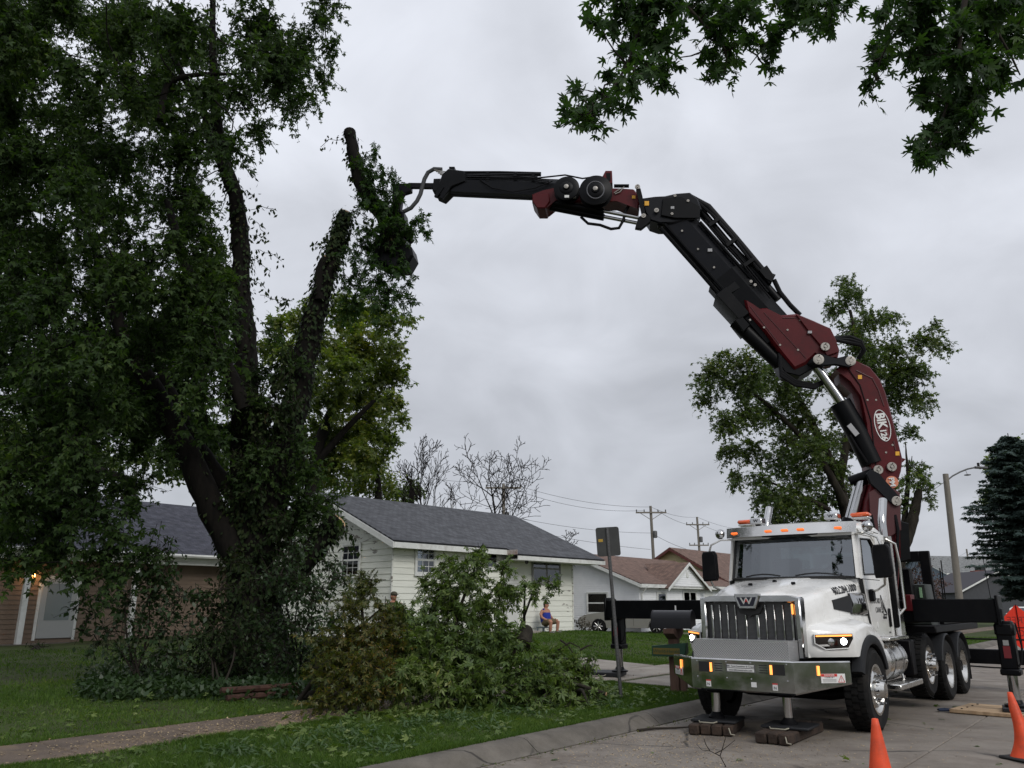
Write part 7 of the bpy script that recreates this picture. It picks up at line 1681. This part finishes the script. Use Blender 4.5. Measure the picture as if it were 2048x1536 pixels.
pl_ = thing('plywood_pad', 'plank pad on the road under the street-side outrigger leg', 'pad', tuple((TM @ Vector((2.35, 3.15, 0))) + Vector((0, 0, .006))), -PHI + R(-6))
for i in range(4):
    mb = MB(); mb.box(-.75, .85, -.56 + i * .28 + .004, -.28 + i * .28 - .004, 0, .055, .008); pk = obj('plank', mb, wd, pl_)
    for x in (-.6, .0, .6):
        k = MB(); k.lathe([(.018, 0), (.016, .01), (.004, .012)], (x, -.42 + i * .28, .055), (0, 0, 1), 8); obj('bolt', k, M_blk, pk)
mb = MB(); mb.tube([(-.75, -.5, .03), (-.9, -.52, .02), (-.95, -.44, .02), (-.86, -.40, .03), (-.74, -.45, .03)], .02, 6); obj('rope_loop', mb, mat('navy_rope', (.02, .03, .06), .8), pl_)
pad('black pad on the planks under the street-side outrigger leg', TM, 2.55, 3.05, .062, .62, .62, .055, M_plast, R(8))
# landscape timbers along the bed
for (xa, ya, xb, yb_, dz, lab) in ((452, 1404, 596, 1388, .05, 'lower landscape timber edging the bed under the maple'), (440, 1399, 592, 1382, .155, 'upper landscape timber edging the bed under the maple')):
    A, B = gnd(xa, 1404) , gnd(xb, 1392); A.z += dz; B.z += dz
    mb = MB(); mb.tube([A, B], .052, 8); tag(obj('landscape_timber', mb, mat('red_brown_timber', (.035, .014, .009), .9, col2=(.065, .028, .018), vscale=5)), lab, 'timber', 'timbers edging the bed')

# silver sedan, and a white one far down the street
def car(label, M, paint, rz, name='sedan', L=4.85):
    g = thing(name, label, 'car', tuple(M), rz)
    def pr(ins, zi): # side outline, nose at -x
        top = [(-2.36, .48), (-2.40, .62), (-2.30, .78), (-1.95, .90), (-1.2, 1.0), (2.0, 1.03), (2.32, .98), (2.42, .72), (2.38, .42), (2.2, .30)]
        ar = []
        for cx in (1.42, -1.40):
            ar += [(cx + .37, .26)] + [(cx + .37 * math.cos(R(a)), .33 + .37 * math.sin(R(a))) for a in range(0, 181, 20)] + [(cx - .37, .26)]
        pts = top + ar + [(-2.1, .28)]
        return [(x * ins, z) for x, z in pts]
    mb = MB(); mb.loft([[(x, y, z) for x, z in pr(k, 0)] for y, k in ((-.90, .975), (-.86, .995), (-.6, 1.0), (.6, 1.0), (.86, .995), (.90, .975))]); obj('body', mb, paint, g, ang=.6)
    gh = lambda k: [(-1.15, .98), (-.35, 1.40 * k + (1 - k) * .9), (.35, 1.46 * k + (1 - k) * .95), (1.2, 1.36 * k + (1 - k) * .9), (1.95, 1.02)]
    mb = MB(); mb.loft([[(x, y, z) for x, z in gh(k)] for y, k in ((-.80, .80), (-.66, .97), (-.4, 1.0), (.4, 1.0), (.66, .97), (.80, .80))]); gho = obj('cabin', mb, paint, g, ang=.5)
    for s_ in (-1, 1):
        for pts in ([(-.95, 1.02), (-.38, 1.31), (.30, 1.36), (.30, 1.03)], [(.36, 1.03), (.36, 1.36), (1.02, 1.28), (1.50, 1.06)]):
            mb = MB(); mb.loft([[(x, s_ * (.795 - (z - 1.0) * .36 + o_), z) for x, z in pts] for o_ in (.0, .012)]); obj('side_window', mb, M_pane, g, smooth=False)
        for cx in (-1.40, 1.42):
            mb = MB(); mb.lathe([(.21, 0), (.30, .015), (.335, -.02), (.335, -.19), (.30, -.21), (.1, -.21)], (cx, s_ * .89, .335), (0, s_, 0), 28); w = obj('wheel', mb, M_rub, g)
            mb = MB(); mb.lathe([(.235, .004), (.225, .012), (.20, -.03), (.02, -.03)], (cx, s_ * .89, .335), (0, s_, 0), 24); obj('rim', mb, M_blk, w)
            for k in range(8):
                a = 2 * math.pi * k / 8; mb = MB(); mb.tube([(cx + .03 * math.cos(a), s_ * .90, .335 + .03 * math.sin(a)), (cx + .225 * math.cos(a), s_ * .905, .335 + .225 * math.sin(a))], [.03, .022], 6); obj('spoke', mb, M_alu, w)
        mb = MB(); mb.box(-2.37, -2.02, s_ * .60, s_ * .88, .64, .77, .03); obj('headlight', mb, M_alu, g)
        mb = MB(); mb.box(2.30, 2.425, s_ * .55, s_ * .86, .74, .90, .02); obj('tail_light', mb, M_decal_r, g)
        for x in (.15, 1.1): mb = MB(); mb.box(x, x + .18, s_ * .895, s_ * .925, .87, .90, .008); obj('door_handle', mb, M_chrome, g)
        for x in (-.72, .32, 1.2): mb = MB(); mb.box(x, x + .012, s_ * .899, s_ * .9045, .36, 1.0); obj('door_seam', mb, M_seal, g)
        mb = MB(); mb.box(-.72, -.52, s_ * .86, s_ * 1.02, 1.0, 1.12, .03); obj('side_mirror', mb, paint, g)
    mb = MB(); mb.loft([[(-1.16, y, 1.005), (-.40, y * .86, 1.385), (-.39, y * .86, 1.395), (-1.15, y, 1.015)] for y in (-.72, .72)]); obj('windscreen', mb, M_pane, g)
    mb = MB(); mb.box(-2.43, -2.37, -.55, .55, .42, .62, .02); obj('grille', mb, M_blk, g)
    return g
M_silver = mat('silver_paint', (.34, .325, .29), .3, .3, coat=.5, var=.03)
cg = at(1257, 1267, 41.5); cg.z = ground_z(cg.x, cg.y)
car('silver sedan parked broadside in front of the white bungalow', cg, M_silver, R(-12))
# driveway under it
dp = MB(); dp.loft([[(-4, -1.6, -.2), (5, -1.6, -.2), (5, 1.6, -.2), (-4, 1.6, -.2)], [(-4, -1.6, .012), (5, -1.6, .012), (5, 1.6, .012), (-4, 1.6, .012)]]); do = obj('side_driveway', dp, M_drive, smooth=False); do.location = cg; do.rotation_euler = (0, 0, R(-12)); struct(do)
cw = at(2060, 1262, 46); cw.z = .1
car('white car parked far down the street behind the orange sign', cw, M_trim, R(60))

# people
M_skin = mat('skin', (.42, .20, .13), .6, var=.08, vscale=8); M_blue = mat('blue_cotton', (.015, .035, .30), .85, var=.12, vscale=9); M_khaki = mat('khaki_shorts', (.16, .12, .07), .9, var=.1, vscale=8); M_black_c = mat('black_cotton', (.010, .010, .012), .9); M_cap = mat('olive_cap', (.06, .055, .035), .9); M_hair = mat('brown_hair', (.025, .016, .010), .8)
def blobby(name, parts, m, parent, vox=.014):
    """one continuous surface from limbs and masses, fused by a voxel remesh"""
    mb = MB()
    for p in parts:
        if p[0] == 't': mb.tube([Vector(q) for q in p[1]], p[2], 12)
        else:
            c, r = Vector(p[1]), Vector(p[2]); seg = 14
            rings = [[c + Vector((r.x * math.sin(f) * math.cos(2 * math.pi * k / seg), r.y * math.sin(f) * math.sin(2 * math.pi * k / seg), r.z * math.cos(f))) for k in range(seg)] for f in [R(a) for a in (6, 25, 50, 75, 100, 125, 150, 174)]]
            mb.loft(rings)
    o = obj(name, mb, m, parent); md = o.modifiers.new('fuse', 'REMESH'); md.mode = 'VOXEL'; md.voxel_size = vox; md.use_smooth_shade = True
    s2 = o.modifiers.new('soften', 'SMOOTH'); s2.factor = .5; s2.iterations = 3
    return o
def fingers(palm, d_, side, up, sp=.018, L=.075, curl=.4):
    """four fingers and a thumb fanned from a palm"""
    d_, side, up = Vector(d_).normalized(), Vector(side).normalized(), Vector(up).normalized(); out = []
    for i, k in enumerate((.92, 1.0, .95, .78)):
        b = Vector(palm) + d_ * .045 + side * (i - 1.5) * sp; m_ = b + d_ * L * .55 * k; e = m_ + (d_ * (1 - curl) - up * curl) * L * .5 * k; out.append(('t', [b - d_ * .03, b, m_, e], [.010, .010, .009, .007]))
    b = Vector(palm) - side * .035; out.append(('t', [b, b + (d_ * .4 - side * .8) * .04, b + (d_ * .9 - side * .6) * .065], [.012, .011, .008])); return out
def head(parent, c, rz, cap=True, hair=True):
    """head facing local -y turned by rz"""
    M = Matrix.Translation(Vector(c)) @ Matrix.Rotation(rz, 4, 'Z')
    def tr(o): o.data.transform(M); return o
    h = blobby('head', [('e', (0, 0, .0), (.075, .095, .115)), ('e', (0, -.03, -.06), (.055, .065, .055)), ('e', (0, -.098, -.015), (.014, .022, .026)), ('e', (.078, .01, -.01), (.014, .022, .032)), ('e', (-.078, .01, -.01), (.014, .022, .032)), ('t', [(0, .02, -.22), (0, .01, -.08)], [.06, .052])], M_skin, parent, .009); tr(h)
    for s_ in (-1, 1):
        mb = MB(); mb.lathe([(.011, 0), (.008, .004), (.001, .006)], (s_ * .032, -.088, .012), (0, -1, 0), 8); tr(obj('eye', mb, M_dark, h))
    mb = MB(); mb.box(-.026, .026, -.098, -.088, -.062, -.052, .003); tr(obj('mouth', mb, mat('lip', (.22, .07, .06), .6), h))
    if hair: tr(blobby('hair', [('e', (0, .022, .02), (.083, .088, .10)), ('e', (0, .05, -.04), (.07, .05, .07))], M_hair, parent, .012))
    if cap:
        tr(blobby('cap', [('e', (0, .0, .055), (.092, .108, .075)), ('e', (0, -.115, .045), (.07, .075, .012))], M_cap, parent, .010))
HM = Matrix.Translation(Vector((-3.84, 26.3, 0))) @ Matrix.Rotation(R(48), 4, 'Z')
pz = .62
pl = HM @ Vector((6.98, -.62, pz)); seat_man = thing('person', 'person in blue sleeveless top, shorts and cap seated against the white wall', 'person', tuple(pl), R(48) + R(8))
sx = .20
blobby('body', [('e', (0, .04, .40), (.19, .14, .15)), ('t', [(0, .05, .42), (0, .06, .62), (0, .05, .80), (0, .03, .92)], [.17, .185, .19, .09])] + sum([[
    ('t', [(s * .11, .02, .40), (s * .26, -.34, .46), ], [.095, .068]), ('t', [(s * .26, -.34, .46), (s * .25, -.32, .25), (s * .24, -.30, .07)], [.066, .062, .04]), ('t', [(s * .24, -.27, .045), (s * .25, -.47, .035)], [.045, .04]),
    ('t', [(s * .20, .05, .83), (s * .30, .07, .70), (s * .33, .02, .60)], [.068, .06, .05]), ('t', [(s * .33, .02, .60), (s * .28, -.10, .52), (s * .22, -.20, .50)], [.05, .042, .03]), ('e', (s * .215, -.23, .50), (.04, .05, .022))] + fingers((s * .21, -.235, .50), (-s * .3, -1, -.1), (s, 0, 0), (0, 0, 1)) for s in (-1, 1)], []), M_skin, seat_man, .013)
blobby('tank_top', [('t', [(0, .05, .40), (0, .05, .55), (0, .055, .70), (0, .05, .80)], [.185, .205, .205, .18]), ('t', [(-.10, .05, .80), (-.10, .05, .90)], [.06, .045]), ('t', [(.10, .05, .80), (.10, .05, .90)], [.06, .045])], M_blue, seat_man, .014)
blobby('shorts', [('e', (0, .04, .38), (.20, .16, .12))] + [('t', [(s * .11, .02, .40), (s * .235, -.28, .455)], [.115, .10]) for s in (-1, 1)], M_khaki, seat_man, .014)
for s in (-1, 1): blobby('shoe', [('e', (s * .245, -.40, .045), (.05, .13, .05)), ('e', (s * .24, -.31, .07), (.045, .06, .05))], mat('grey_shoe', (.16, .15, .15), .7), seat_man, .011)
head(seat_man, (0, .02, 1.04), R(25))
st_ = thing('stool', 'low grey stool under the person in blue', 'stool', tuple(HM @ Vector((6.98, -.50, pz))), R(56))
mb = MB(); mb.box(-.22, .22, -.16, .22, .20, .255, .012); obj('seat', mb, mat('blue_grey_plastic', (.12, .15, .17), .6), st_)
for a in (-1, 1):
    for b in (-1, 1): mb = MB(); mb.box(a * .19 - .02, a * .19 + .02, b * .14 + .01, b * .14 + .05, 0, .2, .005); obj('leg', mb, MATS['blue_grey_plastic'], st_)
q = at(788, 1180, 22.5); q.z = ground_z(q.x, q.y); stand = thing('person', 'person in black standing half hidden behind the brush near the white corner', 'person', tuple(q), R(20))
blobby('body', [('e', (0, 0, .88), (.16, .11, .12)), ('t', [(0, 0, .9), (0, 0, 1.05), (0, .01, 1.2), (0, .01, 1.32)], [.14, .15, .16, .08])] + sum([[('t', [(s * .09, 0, .88), (s * .10, -.02, .48), (s * .10, .0, .08)], [.085, .06, .04]), ('t', [(s * .10, .03, .045), (s * .11, -.15, .035)], [.045, .04]), ('t', [(s * .17, .01, 1.26), (s * .24, .03, 1.02), (s * .21, -.12, .86)], [.06, .05, .034]), ('e', (s * .205, -.15, .84), (.035, .045, .025))] + fingers((s * .205, -.155, .835), (0, -.8, -.6), (s, 0, 0), (0, -.5, .8)) for s in (-1, 1)], []), M_skin, stand, .014)
blobby('shirt', [('t', [(0, 0, .86), (0, 0, 1.02), (0, .01, 1.18), (0, .01, 1.28)], [.155, .168, .178, .12])] + [('t', [(s * .15, .01, 1.25), (s * .22, .03, 1.06), (s * .245, .02, 1.0)], [.08, .068, .06]) for s in (-1, 1)], M_black_c, stand, .015)
blobby('trousers', [('e', (0, 0, .86), (.17, .125, .12))] + [('t', [(s * .09, 0, .86), (s * .10, -.02, .48), (s * .10, 0, .10)], [.10, .075, .06]) for s in (-1, 1)], mat('dark_denim', (.02, .025, .04), .9), stand, .015)
head(stand, (0, -.01, 1.44), R(25))

# lawn grass
def visible(P_):
    d = P_ - np.array([0, 0, EYE]); f_ = d[:, 1] * CP + d[:, 2] * SP; u_ = -d[:, 1] * SP + d[:, 2] * CP
    x = 1024 + FPX * d[:, 0] / f_; y = 768 - FPX * u_ / f_
    return (x > -60) & (x < 2110) & (y < 1600) & (f_ > 1)
GZ = np.vectorize(lambda x, y: ground_z(x, y))
def grass(n, t0, t1, n0, n1, h, w, power=1.0):
    t = t0 + (t1 - t0) * RNG.random(n) ** power; q = RNG.uniform(n0, n1, n)
    x = t * DV.x + q * NV.x; y = t * DV.y + q * NV.y
    P_ = np.c_[x, y, np.zeros(n)]; k = visible(P_); P_ = P_[k]; q = q[k]; t = t[k]
    ok = ~((q > -10.0) & (q < -9.0)) & ~((t > 14.66) & (t < 18.44) & (q > -12.2)); P_ = P_[ok]; t = t[ok]; q = q[ok]
    pt = np.sin(P_[:, 0] * 2.3 + 2 * np.sin(P_[:, 1] * .9)) * np.sin(P_[:, 1] * 2.1 + 1.5 * np.sin(P_[:, 0] * 1.3)) + .5 * np.sin(P_[:, 0] * 7.1 + P_[:, 1] * 5.3)
    P_ = P_[RNG.random(len(P_)) < np.clip(.85 + .45 * pt, .12, 1)]
    P_[:, 2] = GZ(P_[:, 0], P_[:, 1]) - .004; return P_, h, w
GR = []
for n, t0, t1, n0, n1, h, w, pw in ((150000, 2, 14.7, -8.98, -6.37, .055, .0055, 1.0), (26000, 0, 14.7, -6.52, -6.34, .06, .006, 1.0), (150000, 0, 20, -15.5, -10.1, .055, .0065, 1.0), (110000, 0, 40, -26, -11, .06, .012, 1.0), (120000, 18, 46, -24, -6.4, .07, .016, 1.0), (26000, 0, 20, -10.12, -9.98, .06, .006, 1.0), (22000, 0, 15, -9.03, -8.92, .06, .006, 1.0)): GR.append(grass(n, t0, t1, n0, n1, h, w, pw))
P_ = np.concatenate([g[0] for g in GR]); hh = np.concatenate([np.full(len(g[0]), g[1]) for g in GR]); ww = np.concatenate([np.full(len(g[0]), g[2]) for g in GR]); n = len(P_)
patch = .75 + .5 * np.sin(P_[:, 0] * 1.7 + 1.3 * np.sin(P_[:, 1] * 1.1)) * np.sin(P_[:, 1] * 1.9 + P_[:, 0] * .6) * .6
hh = hh * (.5 + .9 * RNG.random(n)) * patch; a = RNG.uniform(0, 2 * math.pi, n); lean = hh * RNG.uniform(.2, 1.0, n); b = RNG.uniform(0, 2 * math.pi, n)
V = np.zeros((n, 3, 3)); off = np.c_[np.cos(a) * ww, np.sin(a) * ww, np.zeros(n)]
V[:, 0] = P_ - off; V[:, 1] = P_ + off; V[:, 2] = P_ + np.c_[np.cos(b) * lean, np.sin(b) * lean, hh]
tag(link('lawn_grass', fastmesh('lawn_grass', V.reshape(-1, 3), np.arange(n * 3).reshape(-1, 3), L_grass)), 'short green lawn grass in front of the houses', 'grass', kind='stuff')
# weeds, litter, sawdust
def scatter(name, label, cat, n, t0, t1, n0, n1, tpl, size, m, lift=.01, flat=.25, fn=None, conc=None):
    t = RNG.uniform(t0, t1, n); q = RNG.uniform(n0, n1, n)
    if conc is not None:
        c = np.array(conc); i = RNG.integers(0, len(c), n); t = c[i, 0] + RNG.normal(0, 1, n) * c[i, 2]; q = c[i, 1] + RNG.normal(0, 1, n) * c[i, 3]
        t = t[:]; ok = (q > n0) & (q < n1); t = t[ok]; q = q[ok]; n = len(t)
    x = t * DV.x + q * NV.x; y = t * DV.y + q * NV.y; P_ = np.c_[x, y, GZ(x, y)]
    P_[:, 2] += lift * (.4 + RNG.random(n)) + np.where((q > -10.05) & (q < -8.96), .022, 0) + np.where((q < -6.0) & (q > -6.38), np.clip((-6.0 - q) * .7, 0, .14), 0)
    me = leaf_mesh(name, tpl, P_, unit(np.c_[RNG.normal(size=(n, 2)), RNG.normal(0, flat, n)]), unit(rnd_dirs(n) * flat + np.array([0, 0, 1.])), size * (.5 + .9 * RNG.random(n)), m)
    tag(link(name, me), label, cat, kind='stuff')
L_chip = leafmat('wood_chips', [(0, (.22, .15, .08)), (.6, (.36, .27, .15)), (1, (.48, .38, .24))], trans=.0)
scatter('sawdust_chips', 'pale wood chips scattered over the road by the front jacks', 'wood chips', 3400, 0, 1, -5.9, -2.0, kites([(0, 1, .3, .5)]), .024, L_chip, .006, .2, conc=[(9.2, -4.4, .9, .7), (8.2, -4.9, .8, .5), (10.0, -5.3, .8, .4), (7.6, -4.0, 1.2, .8), (11.5, -3.4, 1.5, .9)])
scatter('walk_sawdust', 'sawdust and chips strewn along the sidewalk', 'wood chips', 7000, 0, 1, -10.2, -8.5, kites([(0, 1, .35, .5)]), .026, L_chip, .01, .2, conc=[(8.2, -9.3, 1.3, .4), (10.5, -9.2, 1.8, .45), (6.0, -9.4, 1.5, .35), (14.5, -8.8, 1.2, .5), (9.5, -8.7, 1.5, .3)])
scatter('brush_scraps', 'torn leaf scraps round the foot of the brush heaps', 'leaves', 900, 0, 1, -9.0, -7.0, LOBED, .10, L_brush, .06, .6, conc=[(11.5, -8.0, .9, .35), (9.5, -8.6, 1.2, .3), (12.5, -8.2, .8, .4), (7.6, -8.9, .8, .3)])
scatter('fallen_leaves', 'torn green leaves fallen on the grass strip', 'leaves', 700, 3, 14, -8.8, -6.4, LOBED, .075, L_brush, .05, .5)
scatter('lawn_leaves', 'green leaves fallen on the lawn behind the sidewalk', 'leaves', 400, 2, 14, -13, -10.1, LOBED, .08, L_brush, .05, .5)
scatter('road_leaves', 'leaf scraps lying on the concrete road', 'leaves', 90, 5, 18, -5.9, .5, LOBED, .09, L_brush, .012, .3)
scatter('kerb_litter', 'brown leaf bits gathered in the gutter', 'leaves', 420, 4, 14, -5.98, -5.80, kites([(0, 1, .3, .5)]), .035, L_brown, .012, .4)
L_weed = leafmat('broad_weeds', [(0, (.035, .075, .02)), (1, (.07, .12, .04))], trans=.3)
scatter('lawn_weeds', 'broad-leaved weeds in the grass strip by the kerb', 'weeds', 2600, 0, 1, -8.7, -6.45, kites([(0, 1, .12, .5)]), .10, L_weed, .05, .75, conc=[(random.uniform(4.5, 12), random.uniform(-8.4, -6.7), .16, .14) for _ in range(26)])
def twig(label, pts, r, m=None, leaves=0):
    mb = MB(); mb.tube(pts, r, 6); o = obj('fallen_twig', mb, m or M_twig); tag(o, label, 'twig', 'sticks lying about the work area')
    return o
g_ = lambda x, y, dz=.02: gnd(x, y) + Vector((0, 0, dz))
twig('dark stick on the road left of the kerb-side timber mat', [g_(1275, 1464), g_(1310, 1460), g_(1350, 1459), g_(1382, 1457)], [.02, .016, .014, .008])
mb = MB(); p0 = g_(1452, 1534, .01)
for path in ([(1452, 1534), (1440, 1512), (1420, 1502), (1404, 1500), (1393, 1488)], [(1420, 1502), (1412, 1490), (1408, 1478)], [(1440, 1512), (1447, 1490), (1452, 1472)], [(1430, 1507), (1445, 1500), (1458, 1490), (1470, 1480)]):
    base = p0.y; mb.tube([at(x, y, base + .05 * i) for i, (x, y) in enumerate(path)], [.006 - .001 * i for i in range(len(path))], 5)
o = obj('fallen_twig', mb, M_twig); o['kind'] = 'stuff'; tag(o, 'thin forked twig curling up from the road in the foreground', 'twig')
for lab, pts in (('bare stick arching over the right end of the brush', [(1115, 1300), (1140, 1285), (1160, 1295)]), ('dark stick jutting right out of the low brush heap', [(1160, 1300), (1175, 1292), (1186, 1290)]), ('thin stick leaning out over the driveway', [(1120, 1280), (1135, 1290), (1150, 1312)])):
    mb = MB(); mb.tube([at(x, y, 14.6) for x, y in pts], [.02, .015, .008], 6); tag(obj('fallen_twig', mb, M_twig), lab, 'twig', 'sticks lying about the work area')
